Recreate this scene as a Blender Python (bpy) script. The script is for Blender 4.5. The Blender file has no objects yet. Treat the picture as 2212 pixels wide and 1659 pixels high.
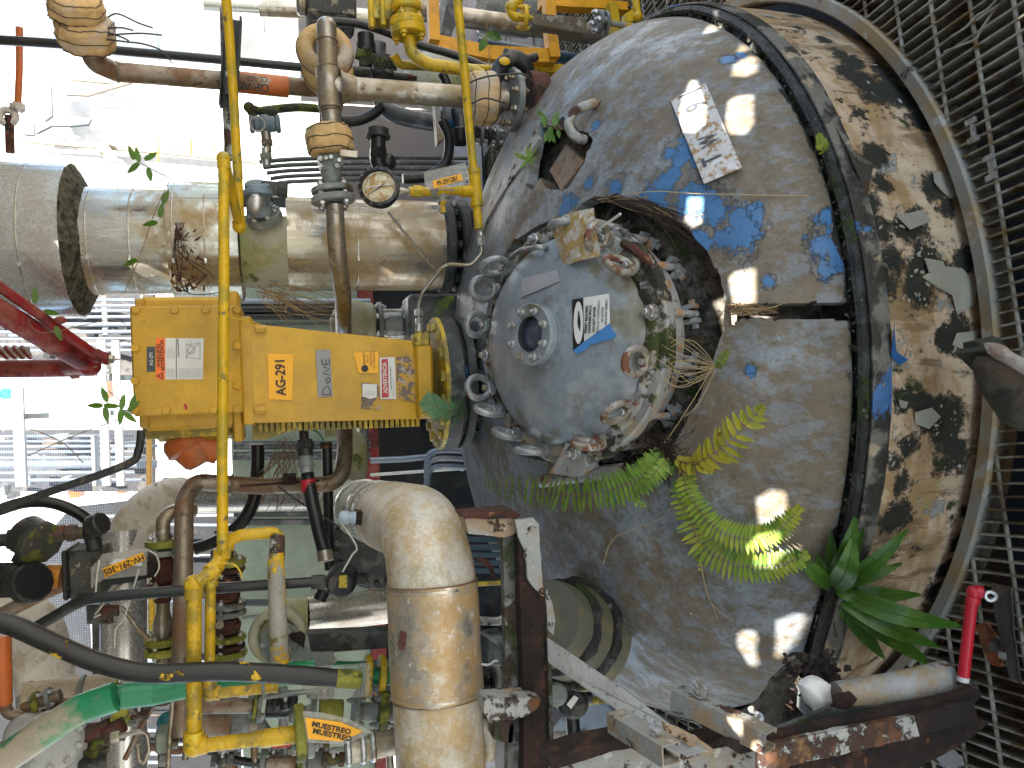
import bpy, math, random
from mathutils import Vector, Matrix, noise
R = math.radians
random.seed(7)
S = bpy.context.scene
COL = S.collection

# ---------------------------------------------------------------- camera, light, exposure
FP = 1640.0; PITCH = 0.28143501; ROLL = -0.03759932; CAM = Vector((0, 0, 1.5))
def _cv(x, y, z):
    xr = x*math.cos(ROLL) - y*math.sin(ROLL); yr = x*math.sin(ROLL) + y*math.cos(ROLL)
    return Vector((xr, z*math.cos(PITCH) + yr*math.sin(PITCH), -z*math.sin(PITCH) + yr*math.cos(PITCH)))
FWD = _cv(0, 0, 1); RIGHT = _cv(1, 0, 0); UPV = _cv(0, 1, 0)
cd = bpy.data.cameras.new('camera'); cam = bpy.data.objects.new('camera', cd); COL.objects.link(cam)
cd.sensor_width = 36; cd.lens = 36*FP/2212; cd.clip_end = 300; cd.clip_start = .05
mx = Matrix((( -UPV.x, RIGHT.x, -FWD.x), (-UPV.y, RIGHT.y, -FWD.y), (-UPV.z, RIGHT.z, -FWD.z))).to_4x4()
cam.matrix_world = Matrix.Translation(CAM) @ mx
S.camera = cam
SUN_EL = R(56); SUN_AZ = R(28)           # azimuth: from behind the camera, towards its right
SUND = Vector((math.sin(SUN_AZ)*math.cos(SUN_EL), -math.cos(SUN_AZ)*math.cos(SUN_EL), math.sin(SUN_EL)))
w = bpy.data.worlds.new('World'); S.world = w; w.use_nodes = True
nt = w.node_tree; bg = nt.nodes['Background']
sky = nt.nodes.new('ShaderNodeTexSky'); sky.sky_type = 'NISHITA'; sky.sun_disc = False
sky.sun_elevation = SUN_EL; sky.sun_rotation = math.atan2(SUND.x, SUND.y); sky.air_density = 1.0; sky.dust_density = 1.0; sky.ozone_density = 1.0
nt.links.new(sky.outputs[0], bg.inputs[0]); bg.inputs[1].default_value = .068
sl = bpy.data.lights.new('sun', 'SUN'); so = bpy.data.objects.new('sun', sl); COL.objects.link(so)
sl.energy = 5.0; sl.angle = R(.3); sl.color = (1, .95, .86)
so.rotation_euler = SUND.to_track_quat('Z', 'Y').to_euler(); so.location = (3, -6, 9)
S.view_settings.view_transform = 'Standard'; S.view_settings.look = 'None'; S.view_settings.gamma = 1
S.view_settings.exposure = 2.75
S.cycles.max_bounces = 8; S.cycles.diffuse_bounces = 4; S.cycles.glossy_bounces = 4; S.cycles.caustics_reflective = False; S.cycles.caustics_refractive = False
S.cycles.use_denoising = True

# ---------------------------------------------------------------- pixel -> place (2212 x 1659 reading of the photograph)
def ray(u, v):
    return _cv((829.5 - v)/FP, -(u - 1106)/FP, 1)
def at(u, v, Y):
    d = ray(u, v); return CAM + d*(Y/d.y)
def atz(u, v, z):
    d = ray(u, v); return CAM + d*((z - CAM.z)/d.z)
def px(p, n):
    return n*(p - CAM).dot(FWD)/FP
def plane(u, v, c, n):
    d = ray(u, v); return CAM + d*((c - CAM).dot(n)/d.dot(n))
AX, AY = .0418, 2.6027
RC, RL, ZL = 1.250, 1.226, .256
DA, DB, DZ = 1.19, .635, .275
def dome(u, v, off=0.0):
    a = DA + off; b = DB + off
    d = ray(u, v); o = CAM - Vector((AX, AY, DZ))
    D = Vector((d.x/a, d.y/a, d.z/b)); O = Vector((o.x/a, o.y/a, o.z/b))
    A = D.dot(D); B = O.dot(D); C = O.dot(O) - 1; q = B*B - A*C
    t = (-B - math.sqrt(max(q, 0)))/A
    return CAM + d*t
def dome_n(p):
    return Vector(((p.x-AX)/DA**2, (p.y-AY)/DA**2, (p.z-DZ)/DB**2)).normalized()
def shell(u, v, off=0.0):
    r = RL + off; d = ray(u, v); ox, oy = -AX, -AY
    A = d.x**2 + d.y**2; B = ox*d.x + oy*d.y; C = ox*ox + oy*oy - r*r; q = B*B - A*C
    return CAM + d*((-B - math.sqrt(max(q, 0)))/A)

# ---------------------------------------------------------------- mesh builder
def frame(axis, up=None):
    z = axis.normalized()
    u = up if up is not None else (Vector((0, 0, 1)) if abs(z.z) < .9 else Vector((1, 0, 0)))
    x = u.cross(z)
    if x.length < 1e-6: x = Vector((1, 0, 0)).cross(z)
    x.normalize(); y = z.cross(x)
    return Matrix((x, y, z)).transposed().to_4x4()
def M(loc, axis=Vector((0, 0, 1)), up=None):
    return Matrix.Translation(loc) @ frame(axis, up)
def fillet(pts, rad, n=6):
    out = [pts[0]]
    for i in range(1, len(pts)-1):
        a, b, c = pts[i-1], pts[i], pts[i+1]
        d1 = (a-b); d2 = (c-b); l1 = d1.length; l2 = d2.length
        if l1 < 1e-6 or l2 < 1e-6: continue
        d1 /= l1; d2 /= l2
        co = max(-1, min(1, d1.dot(d2))); ang = math.acos(co)
        if ang > R(176): out.append(b); continue
        rr = rad[i] if isinstance(rad, (list, tuple)) else rad
        t = min(rr/math.tan(ang/2), l1*.48, l2*.48)
        p1 = b + d1*t; p2 = b + d2*t
        for k in range(n+1):
            s = k/n
            # circular-like blend (rational quadratic)
            wgt = math.sin(ang/2); den = (1-s)**2 + 2*wgt*s*(1-s) + s*s
            out.append((p1*(1-s)**2 + b*2*wgt*s*(1-s) + p2*s*s)/den)
    out.append(pts[-1]); return out
class MB:
    def __init__(s): s.v = []; s.f = []
    def add(s, vs, fs):
        o = len(s.v); s.v += [Vector(p) for p in vs]; s.f += [tuple(i+o for i in f) for f in fs]; return s
    def box(s, c, hx, hy, hz, m=None):
        vs = [Vector((x*hx, y*hy, z*hz)) for x in (-1, 1) for y in (-1, 1) for z in (-1, 1)]
        if m is not None: vs = [m @ p for p in vs]
        vs = [p + Vector(c) for p in vs]
        return s.add(vs, [(0,1,3,2),(4,6,7,5),(0,4,5,1),(2,3,7,6),(0,2,6,4),(1,5,7,3)])
    def aabb(s, x0, x1, y0, y1, z0, z1):
        return s.box(((x0+x1)/2, (y0+y1)/2, (z0+z1)/2), abs(x1-x0)/2, abs(y1-y0)/2, abs(z1-z0)/2)
    def lathe(s, prof, m, n=32, a0=0, a1=2*math.pi):
        full = abs(a1-a0-2*math.pi) < 1e-6; k = n if full else n+1; vs = []; fs = []
        for r_, z_ in prof:
            for i in range(k):
                a = a0 + (a1-a0)*i/n
                vs.append(m @ Vector((r_*math.cos(a), r_*math.sin(a), z_)))
        for j in range(len(prof)-1):
            for i in range(n):
                i2 = (i+1) % k
                fs.append((j*k+i, j*k+i2, (j+1)*k+i2, (j+1)*k+i))
        return s.add(vs, fs)
    def cyl(s, p0, p1, r0, r1=None, n=24, cap=True, bev=0):
        p0 = Vector(p0); p1 = Vector(p1); r1 = r0 if r1 is None else r1; L = (p1-p0).length
        if L < 1e-7: return s
        if bev: prof = [(0, 0), (r0-bev, 0), (r0, bev), (r1, L-bev), (r1-bev, L), (0, L)]
        else: prof = ([(0, 0)] if cap else []) + [(r0, 0), (r1, L)] + ([(0, L)] if cap else [])
        return s.lathe(prof, M(p0, p1-p0), n)
    def hexa(s, p0, p1, r, up=None):
        p0 = Vector(p0); p1 = Vector(p1); L = (p1-p0).length
        return s.lathe([(0, 0), (r, 0), (r, L*.85), (r*.9, L), (0, L)], M(p0, p1-p0, up), 6)
    def tube(s, pts, r, n=14, bend=0, cap=True):
        rs = r
        if bend:
            pts = fillet(pts, bend)
        N = len(pts)
        if not isinstance(r, (list, tuple)): rs = [r]*N
        elif len(r) != N: rs = [r[0] + (r[-1]-r[0])*i/(N-1) for i in range(N)]
        t0 = (pts[1]-pts[0]).normalized(); fr = frame(t0); x = Vector((fr[0][0], fr[1][0], fr[2][0])); vs = []; fs = []
        for i in range(N):
            a = pts[max(0, i-1)]; b = pts[min(N-1, i+1)]; t = (b-a)
            t = t.normalized() if t.length > 1e-9 else t0
            x = (x - t*x.dot(t)).normalized(); y = t.cross(x)
            for k in range(n):
                an = 2*math.pi*k/n; vs.append(pts[i] + (x*math.cos(an) + y*math.sin(an))*rs[i])
        for i in range(N-1):
            for k in range(n):
                k2 = (k+1) % n; fs.append((i*n+k, i*n+k2, (i+1)*n+k2, (i+1)*n+k))
        if cap: fs.append(tuple(range(n-1, -1, -1))); fs.append(tuple((N-1)*n+k for k in range(n)))
        return s.add(vs, fs)
    def ball(s, c, r, n=16, sc=(1, 1, 1), m=None):
        prof = [(math.sin(math.pi*i/(n//2))*1.0, -math.cos(math.pi*i/(n//2))) for i in range(n//2+1)]
        mm = Matrix.Translation(c) @ (m if m is not None else Matrix()) @ Matrix.Diagonal((r*sc[0], r*sc[1], r*sc[2], 1))
        return s.lathe(prof, mm, n)
    def torus(s, m, Rr, r, n=28, k=10, a0=0, a1=2*math.pi, sx=1.0):
        pts = [m @ Vector((Rr*sx*math.cos(a0+(a1-a0)*i/n), Rr*math.sin(a0+(a1-a0)*i/n), 0)) for i in range(n+1)]
        return s.tube(pts, r, k, cap=abs(a1-a0) < 6.28)
    def prism(s, pts, d):
        n = len(pts); d = Vector(d); vs = list(pts) + [p + d for p in pts]
        fs = [tuple(range(n)), tuple(range(2*n-1, n-1, -1))] + [(i, i+n, (i+1) % n + n, (i+1) % n) for i in range(n)]
        return s.add(vs, fs)
    def sweep(s, prof, p0, p1, up):
        m = M(Vector(p0), Vector(p1)-Vector(p0), up); L = (Vector(p1)-Vector(p0)).length
        return s.prism([m @ Vector((a, b, 0)) for a, b in prof], (m.to_3x3() @ Vector((0, 0, L))))
    def mesh(s, name, inv=None, ang=38, smooth=True):
        me = bpy.data.meshes.new(name)
        vs = [inv @ p for p in s.v] if inv is not None else s.v
        me.from_pydata([tuple(p) for p in vs], [], s.f)
        me.update()
        import bmesh
        b = bmesh.new(); b.from_mesh(me); bmesh.ops.remove_doubles(b, verts=b.verts, dist=1e-6)
        bmesh.ops.recalc_face_normals(b, faces=b.faces); b.to_mesh(me); b.free()
        if smooth:
            me.shade_smooth(); me.set_sharp_from_angle(angle=R(ang))
        return me
WM = {}
def tag(o, label, cat, group=None):
    o['label'] = label; o['category'] = cat
    if group: o['group'] = group
    return o
def thing(name, label, cat, loc, group=None):
    o = bpy.data.objects.new(name, None); o.empty_display_size = .05; COL.objects.link(o); o.location = loc
    WM[o.name] = Matrix.Translation(loc); return tag(o, label, cat, group)
def part(parent, name, mb, mat, label=None, ang=38, smooth=True):
    wm = WM[parent.name]; me = mb.mesh(name, wm.inverted(), ang, smooth)
    me.materials.append(mat); o = bpy.data.objects.new(name, me); COL.objects.link(o); o.parent = parent
    WM[o.name] = wm.copy()
    if label: o['label'] = label
    return o
def single(name, label, cat, mb, mat, group=None, ang=38, smooth=True):
    n = len(mb.v); c = sum(mb.v, Vector())/n; zmin = min(p.z for p in mb.v); c = Vector((c.x, c.y, zmin))
    wm = Matrix.Translation(c); me = mb.mesh(name, wm.inverted(), ang, smooth); me.materials.append(mat)
    o = bpy.data.objects.new(name, me); COL.objects.link(o); o.location = c; WM[o.name] = wm
    return tag(o, label, cat, group)
def struct(name, mb, mat, smooth=True, kind='structure'):
    me = mb.mesh(name, None, 38, smooth); me.materials.append(mat); o = bpy.data.objects.new(name, me); COL.objects.link(o)
    o['kind'] = kind; return o
_cache = {}
def inst(parent, name, key, fn, mat, wm, label=None):
    if key not in _cache:
        me = fn().mesh(name); me.materials.append(mat); _cache[key] = me
    o = bpy.data.objects.new(name, _cache[key]); COL.objects.link(o); o.parent = parent
    o.matrix_basis = WM[parent.name].inverted() @ wm; WM[o.name] = wm.copy()
    if label: o['label'] = label
    return o
def text(parent, name, s, c, right, up, size, mat, bold=0.0, lift=.0012, ax='CENTER', sx=1.0):
    cu = bpy.data.curves.new(name, 'FONT'); cu.body = s; cu.size = size; cu.align_x = ax; cu.align_y = 'CENTER'; cu.offset = bold; cu.resolution_u = 3
    to = bpy.data.objects.new('tmp', cu); COL.objects.link(to)
    me = bpy.data.meshes.new_from_object(to); bpy.data.objects.remove(to); bpy.data.curves.remove(cu)
    r = right.normalized(); n = r.cross(up).normalized(); u2 = n.cross(r)
    wm = Matrix((r*sx, u2, n)).transposed().to_4x4(); wm = Matrix.Translation(c + n*lift) @ wm
    me.transform(WM[parent.name].inverted() @ wm); me.name = name; me.materials.append(mat)
    o = bpy.data.objects.new(name, me); COL.objects.link(o); o.parent = parent; WM[o.name] = WM[parent.name].copy()
    return o
# ---------------------------------------------------------------- materials
def mat(name, base, layers=(), metal=0.0, rough=.55, bump=.25, bs=45, var=.18, vs=9, rand=True, st=(1, 1, 1), spec=.42, bd=.006, alpha=None):
    m = bpy.data.materials.new(name); m.use_nodes = True; t = m.node_tree; N = t.nodes; L = t.links
    b = N['Principled BSDF']
    def nn(k, **kw):
        n = N.new(k)
        for a, c in kw.items(): setattr(n, a, c)
        return n
    def math_(op, a, c, clamp=False):
        n = nn('ShaderNodeMath', operation=op, use_clamp=clamp)
        for i, q in enumerate((a, c)):
            if isinstance(q, (int, float)): n.inputs[i].default_value = q
            else: L.new(q, n.inputs[i])
        return n.outputs[0]
    tc = nn('ShaderNodeTexCoord'); co = tc.outputs['Object']
    raw = co
    if rand:
        oi = nn('ShaderNodeObjectInfo'); ml = math_('MULTIPLY', oi.outputs['Random'], 23.0)
        va = nn('ShaderNodeVectorMath', operation='ADD'); L.new(co, va.inputs[0]); L.new(ml, va.inputs[1]); co = va.outputs[0]
    def noise_(scale, stretch=(1, 1, 1), detail=6, rg=.6, off=0, typ='noise'):
        mp = nn('ShaderNodeMapping'); L.new(co, mp.inputs['Vector']); mp.inputs['Scale'].default_value = stretch
        mp.inputs['Location'].default_value = (off*3.7, off*1.3, off*5.1)
        if typ == 'voronoi':
            n = nn('ShaderNodeTexVoronoi'); n.inputs['Scale'].default_value = scale; L.new(mp.outputs[0], n.inputs['Vector']); return n.outputs['Distance']
        n = nn('ShaderNodeTexNoise'); n.inputs['Scale'].default_value = scale; n.inputs['Detail'].default_value = detail; n.inputs['Roughness'].default_value = rg
        L.new(mp.outputs[0], n.inputs['Vector']); return n.outputs['Fac']
    def col(c): return (c[0], c[1], c[2], 1)
    cur = nn('ShaderNodeRGB'); cur.outputs[0].default_value = col(base); cur = cur.outputs[0]
    rr = rough; mm = metal; hh = None
    def mixf(f, a, c):
        n = nn('ShaderNodeMix', data_type='FLOAT'); L.new(f, n.inputs[0])
        for i, q in ((2, a), (3, c)):
            if isinstance(q, (int, float)): n.inputs[i].default_value = q
            else: L.new(q, n.inputs[i])
        return n.outputs[0]
    for i, ly in enumerate(layers):
        f = noise_(ly['s'], ly.get('st', (1, 1, 1)), ly.get('d', 7), ly.get('rg', .62), off=i+1+ly.get('seed', 0), typ=ly.get('typ', 'noise'))
        if 'at' in ly:
            acc = None
            for (p, rad) in ly['at']:
                d = nn('ShaderNodeVectorMath', operation='DISTANCE'); L.new(raw, d.inputs[0]); d.inputs[1].default_value = p
                q = math_('MULTIPLY', d.outputs['Value'], -1.0/rad); q = math_('ADD', q, 1.0, True)
                acc = q if acc is None else math_('MAXIMUM', acc, q)
            f = math_('ADD', f, math_('MULTIPLY', acc, ly.get('gain', .5)))
        if 'z' in ly:   # bias by local height: (z0, z1, gain)
            z0, z1, g = ly['z']; sp = nn('ShaderNodeSeparateXYZ'); L.new(raw, sp.inputs[0])
            mr = nn('ShaderNodeMapRange'); mr.inputs['From Min'].default_value = z0; mr.inputs['From Max'].default_value = z1; L.new(sp.outputs['Z'], mr.inputs['Value'])
            f = math_('ADD', f, math_('MULTIPLY', mr.outputs[0], g))
        mr = nn('ShaderNodeMapRange', interpolation_type='SMOOTHSTEP'); th = ly['t']; wd = ly.get('w', .02)
        mr.inputs['From Min'].default_value = th-wd; mr.inputs['From Max'].default_value = th+wd; mr.inputs['To Max'].default_value = ly.get('a', 1.0)
        L.new(f, mr.inputs['Value']); f = mr.outputs[0]
        n = nn('ShaderNodeMix', data_type='RGBA'); L.new(f, n.inputs[0]); L.new(cur, n.inputs[6]); n.inputs[7].default_value = col(ly['c']); cur = n.outputs[2]
        if 'r' in ly: rr = mixf(f, rr, ly['r'])
        if 'm' in ly: mm = mixf(f, mm, ly['m'])
        if 'h' in ly:
            hv = math_('MULTIPLY', f, ly['h']); hh = hv if hh is None else math_('ADD', hh, hv)
    if var:
        vn = noise_(vs, st, 5, .6, off=31); mr = nn('ShaderNodeMapRange'); mr.inputs['From Min'].default_value = .3; mr.inputs['From Max'].default_value = .7
        mr.inputs['To Min'].default_value = 1-var; mr.inputs['To Max'].default_value = 1+var*.6; L.new(vn, mr.inputs['Value'])
        vn2 = noise_(vs*9, st, 4, .7, off=37); mr2 = nn('ShaderNodeMapRange'); mr2.inputs['From Min'].default_value = .3; mr2.inputs['From Max'].default_value = .7
        mr2.inputs['To Min'].default_value = 1-var*.7; mr2.inputs['To Max'].default_value = 1+var*.4; L.new(vn2, mr2.inputs['Value'])
        sc = nn('ShaderNodeVectorMath', operation='SCALE'); L.new(cur, sc.inputs[0]); L.new(math_('MULTIPLY', mr.outputs[0], mr2.outputs[0]), sc.inputs['Scale']); cur = sc.outputs[0]
        rn = math_('MULTIPLY', math_('SUBTRACT', vn2, .5), .35)
        rr = math_('ADD', rr, rn, True)
    L.new(cur, b.inputs['Base Color'])
    for s_, q in (('Roughness', rr), ('Metallic', mm)):
        if isinstance(q, (int, float)): b.inputs[s_].default_value = q
        else: L.new(q, b.inputs[s_])
    b.inputs['Specular IOR Level'].default_value = spec
    if bump:
        bn = noise_(bs, st, 6, .65, off=50); h = math_('MULTIPLY', bn, bump)
        if hh is not None: h = math_('ADD', h, hh)
        bp = nn('ShaderNodeBump'); bp.inputs['Distance'].default_value = bd; bp.inputs['Strength'].default_value = 1.0; L.new(h, bp.inputs['Height']); L.new(bp.outputs[0], b.inputs['Normal'])
    if alpha is not None:
        b.inputs['Alpha'].default_value = alpha
    return m
def ly(c, s, t, w=.03, **k): d = dict(c=c, s=s, t=t, w=w); d.update(k); return d
GREY = (.215, .25, .285)
def V2(u, v): p = dome(u, v); return (p.x-AX, p.y-AY, p.z)
BLUE_AT = [(V2(1500, 350), .05), (V2(1480, 300), .05), (V2(1455, 330), .05), (V2(1485, 430), .06), (V2(1430, 440), .05), (V2(1590, 470), .06), (V2(1560, 510), .06), (V2(1620, 500), .05),
           (V2(1790, 470), .05), (V2(1810, 520), .05), (V2(1780, 580), .05), (V2(1850, 650), .05), (V2(1570, 130), .04), (V2(1600, 120), .03), (V2(1290, 270), .035), (V2(1275, 395), .035),
           (V2(1220, 430), .03), (V2(1850, 470), .04), (V2(1240, 440), .03), (V2(1690, 150), .04), (V2(1700, 120), .03), (V2(1750, 270), .03), (V2(1620, 800), .03), (V2(1330, 1075), .035), (V2(1660, 605), .03), (V2(1480, 330), .09), (V2(1505, 440), .11), (V2(1440, 390), .09), (V2(1420, 430), .08), (V2(1545, 460), .09), (V2(1520, 520), .07), (V2(1225, 440), .06), (V2(1330, 400), .05), (V2(1600, 500), .10), (V2(1800, 530), .11), (V2(1850, 300), .06), (V2(1840, 420), .06)]
BLUE_AT = [(p, r*1.55) for p, r in BLUE_AT]
m_dome = mat('painted_insulation', GREY, [
    ly((.29, .315, .33), 2.2, .52, .08, st=(1, 1, 2.2), a=.5),
    ly((.15, .105, .055), 3.6, .525, .05, st=(1, 1, .5), d=12, rg=.80, a=.85, z=(.95, .45, .085), r=.7),
    ly((.13, .10, .065), 60, .60, .05, d=5, a=.6),
    ly((.12, .09, .045), 1.6, .60, .10, st=(1, 1, .5), d=10, rg=.72, a=.75),
    ly((.205, .24, .275), 24, .53, .05, st=(1, 1, .4), d=9, rg=.75, a=.55),
    ly((.11, .085, .05), 34, .575, .035, st=(1, 1, .5), d=9, rg=.75, a=.6),
    ly((.34, .36, .37), 13, .665, .012, d=10, rg=.8, h=.3, a=.6),
    ly((.16, .15, .13), 13, .825, .02, d=10, rg=.80, at=BLUE_AT, gain=.50, h=-.4, r=.5, seed=4),
    ly((.055, .16, .34), 13, .86, .010, d=10, rg=.80, at=BLUE_AT, gain=.50, h=-.7, r=.38, seed=4),
    ly((.55, .5, .42), 24, .745, .008, d=5, h=-.3),
    ly((.018, .018, .012), 7, .84, .02, d=9, z=(.37, .30, .33), r=.85, h=.6),
], rough=.4, bump=.5, bs=40, var=.25, vs=14, rand=False, bd=.004)
m_under = mat('dark_debris', (.11, .095, .08), [ly((.24, .21, .18), 5, .52, .08, d=9), ly((.10, .08, .05), 30, .56, .03, h=.8), ly((.02, .017, .013), 8, .56, .05, h=.5), ly((.05, .065, .02), 12, .6, .03, h=.5), ly((.2, .2, .19), 45, .68, .01, h=1)], rough=.9, bump=1.2, bs=70, bd=.012)
MOULD_AT = []
for _u, _v, _r in ((1815,118,.05),(1850,135,.07),(1900,150,.08),(1830,160,.06),(1870,180,.08),(1930,190,.07),(1960,215,.06),(1890,205,.06),(1990,260,.05),(1885,440,.05),(1900,500,.08),(1950,500,.08),(1920,550,.09),(1990,560,.08),(1980,620,.07),(2040,600,.06),(1900,600,.07),(2085,560,.06),(2035,730,.045),(2070,725,.05),(1990,870,.04),(2020,895,.06),(2050,920,.07),(2060,975,.07),(2040,1000,.05),(1950,860,.04),(1945,1040,.04),(2085,1110,.04),(2070,1170,.04),(2045,1230,.04),(2015,1280,.04),(1930,1120,.06),(1925,1180,.05),(1925,1000,.04),(1960,960,.04),(1890,340,.05),(1905,400,.05),(2020,400,.05),(2050,450,.04),(1780,90,.04)):
    _p = shell(_u, _v); MOULD_AT.append(((_p.x-AX, _p.y-AY, _p.z), _r*1.45))
m_tan = mat('weathered_insulation', (.50, .37, .25), [
    ly((.34, .205, .09), 5, .5, .07, st=(1, 1, 3), d=9, rg=.7, a=.9),
    ly((.58, .44, .30), 6, .56, .04, d=8, seed=3, a=.8),
    ly((.17, .11, .05), 14, .57, .03, st=(1, 1, .25), d=8, a=.8),
    ly((.30, .30, .27), 6, .645, .012, d=7, seed=5, h=.8, a=.95),
    ly((.33, .27, .11), 5, .66, .02, d=6, seed=11, a=.9),
    ly((.022, .022, .014), 8, .70, .035, d=12, rg=.84, seed=2, h=.6, r=.9, at=MOULD_AT, gain=.34),
    ly((.022, .022, .014), 7, .60, .02, d=10, rg=.74, seed=2, h=.6, r=.9),
    ly((.035, .045, .014), 9, .64, .03, d=8, seed=7, h=.5, r=.95),
    ly((.42, .42, .41), 34, .68, .012, d=5, seed=8, h=.8),
], rough=.6, bump=.35, bs=130, var=.2, vs=25, rand=False, st=(1, 1, .12), bd=.004)
m_ring = mat('mossy_mastic', (.018, .018, .017), [ly((.05, .052, .05), 12, .52, .05, h=.4), ly((.035, .05, .012), 7, .56, .04, h=.9, r=.95), ly((.05, .14, .33), 9, .69, .012, h=-.3), ly((.2, .2, .19), 30, .66, .015, h=.8)], rough=.5, bump=1.2, bs=60, rand=False, bd=.01)
m_lip = mat('lip_strip', (.17, .16, .135), [ly((.035, .032, .026), 9, .49, .05, h=.5), ly((.06, .16, .36), 7, .6, .015, h=.3), ly((.4, .33, .22), 12, .6, .03)], metal=.2, rough=.5, rand=False, bump=.7)
m_curb = mat('curb_galvanised', (.27, .26, .22), [ly((.30, .19, .07), 6, .5, .08, d=9, a=.8), ly((.4, .4, .37), 14, .6, .03, a=.7), ly((.06, .05, .03), 10, .66, .03)], metal=.15, rough=.6, rand=False, bump=.4)
m_grate = mat('grating_steel', (.20, .18, .13), [ly((.33, .31, .25), 9, .5, .06), ly((.09, .055, .03), 6, .56, .05), ly((.17, .10, .03), 14, .6, .04)], metal=.2, rough=.6, rand=False)
m_yel = mat('yellow_paint', (.58, .33, .02), [ly((.40, .25, .05), 3.2, .55, .10, a=.6, d=9), ly((.42, .24, .02), 7, .52, .08, a=.6), ly((.22, .14, .03), 70, .68, .05, a=.5), ly((.12, .09, .03), 18, .70, .03, a=.7), ly((.05, .035, .02), 26, .74, .01)], rough=.42, bump=.25, bs=60, bd=.003, var=.12)
m_yelp = mat('yellow_pipe_paint', (.62, .38, .008), [ly((.36, .28, .03), 12, .53, .05, a=.8), ly((.12, .11, .05), 30, .63, .02, a=.9), ly((.25, .09, .03), 22, .7, .02)], rough=.4, bump=.3)
m_yelm = mat('mottled_yellow', (.60, .37, .012), [ly((.30, .29, .25), 11, .5, .03, h=-.4), ly((.36, .14, .05), 16, .63, .03, h=-.3), ly((.17, .14, .03), 30, .6, .02)], rough=.5, bump=.4)
m_yelw = mat('yellow_weather', (.58, .40, .02), [ly((.25, .19, .03), 14, .48, .05), ly((.50, .42, .10), 40, .6, .03), ly((.07, .06, .03), 20, .66, .02)], rough=.45, bump=.5)
m_ora = mat('orange_yellow_steel', (.75, .34, .01), [ly((.5, .22, .02), 10, .58, .05, a=.7), ly((.2, .1, .04), 14, .7, .02)], rough=.4, bump=.3)
m_ss = mat('stainless_pipe', (.36, .33, .28), [ly((.22, .16, .08), 9, .5, .1, d=8, a=.8, m=.4, r=.5), ly((.13, .09, .05), 40, .62, .03, a=.7, r=.7), ly((.5, .49, .46), 20, .62, .04, a=.7)], metal=.85, rough=.36, bump=.2)
m_ssr = mat('rusty_stainless', (.25, .205, .165), [ly((.20, .11, .06), 8, .5, .08, m=.2, r=.6), ly((.12, .08, .05), 25, .6, .04)], metal=.6, rough=.42, bump=.3)
m_clad = mat('aluminium_cladding', (.50, .49, .465), [ly((.30, .285, .26), 9, .5, .05, st=(1, 1, .08), d=4, a=.8), ly((.32, .21, .08), 3.0, .52, .07, st=(1, 1, 1.2), d=9, rg=.7, a=.9, m=.15, r=.5), ly((.42, .38, .30), 8, .52, .06, a=.6, m=.5), ly((.60, .52, .38), 40, .68, .02, m=.1, a=.7), ly((.06, .06, .03), 7, .72, .03, m=0, r=.8)], metal=.85, rough=.22, bump=0, st=(3, 3, .25), var=.1)
m_cladc = mat('clean_cladding', (.56, .56, .55), [ly((.40, .35, .28), 5, .6, .08, a=.6, m=.4)], metal=.75, rough=.26, bump=0, var=.06)
m_wins = mat('white_weathered_cladding', (.62, .59, .53), [ly((.48, .31, .11), 4, .495, .08, d=12, rg=.86, a=.8), ly((.33, .28, .13), 8, .56, .06, d=12, rg=.84, a=.6), ly((.66, .63, .56), 60, .62, .03, a=.8), ly((.25, .25, .12), 3, .66, .06, a=.6)], metal=.1, rough=.5, bump=.4, bs=60, bd=.003)
m_wclad = mat('stained_aluminium_jacket', (.55, .54, .50), [ly((.50, .29, .08), 4.5, .485, .09, d=11, rg=.82, a=.8, m=.1, r=.6), ly((.30, .27, .15), 7, .60, .07, d=11, rg=.8, a=.5, m=.1), ly((.66, .62, .54), 60, .63, .03, a=.8, m=.1)], metal=.85, rough=.27, bump=.25, bs=14, bd=.004)
m_paintw = mat('peeling_white_paint', (.62, .59, .54), [ly((.42, .33, .22), 7, .56, .04, a=.7), ly((.18, .07, .04), 8, .66, .02, h=-.5), ly((.45, .42, .36), 25, .6, .04)], rough=.6, bump=.4)
m_mossw = mat('mossy_white_cladding', (.40, .39, .30), [ly((.30, .31, .12), 6, .52, .07, a=.9), ly((.10, .13, .03), 9, .62, .04, r=.9), ly((.42, .38, .25), 20, .6, .04)], rough=.65, bump=.4)
m_canvas = mat('canvas', (.58, .38, .17), [ly((.50, .43, .36), 4, .56, .06), ly((.42, .28, .12), 9, .6, .05, a=.6), ly((.08, .06, .04), 12, .74, .02)], rough=.85, bump=1.0, bs=14, st=(1, 1, .3), bd=.012, var=.12)
m_blk = mat('black_plastic', (.009, .010, .011), [ly((.035, .037, .037), 10, .62, .04, a=.7)], rough=.34, bump=.15)
m_blks = mat('black_steel', (.016, .017, .018), [ly((.07, .062, .05), 14, .60, .03, h=.3), ly((.30, .26, .17), 22, .70, .02)], rough=.5, bump=.4)
m_blkm = mat('mouldy_housing', (.05, .05, .045), [ly((.24, .21, .15), 16, .56, .03, d=9, h=.5), ly((.36, .33, .27), 30, .64, .02, h=.4), ly((.012, .012, .01), 12, .6, .03)], rough=.75, bump=.6)
m_mossb = mat('mossy_black_fitting', (.035, .036, .03), [ly((.10, .11, .02), 16, .53, .04, h=.5), ly((.24, .20, .12), 26, .66, .03)], rough=.75, bump=.7)
m_gfl = mat('grey_flange_paint', (.17, .19, .185), [ly((.26, .27, .26), 16, .54, .04), ly((.09, .07, .04), 12, .6, .04), ly((.13, .15, .03), 18, .68, .03)], rough=.5, bump=.35)
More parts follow.
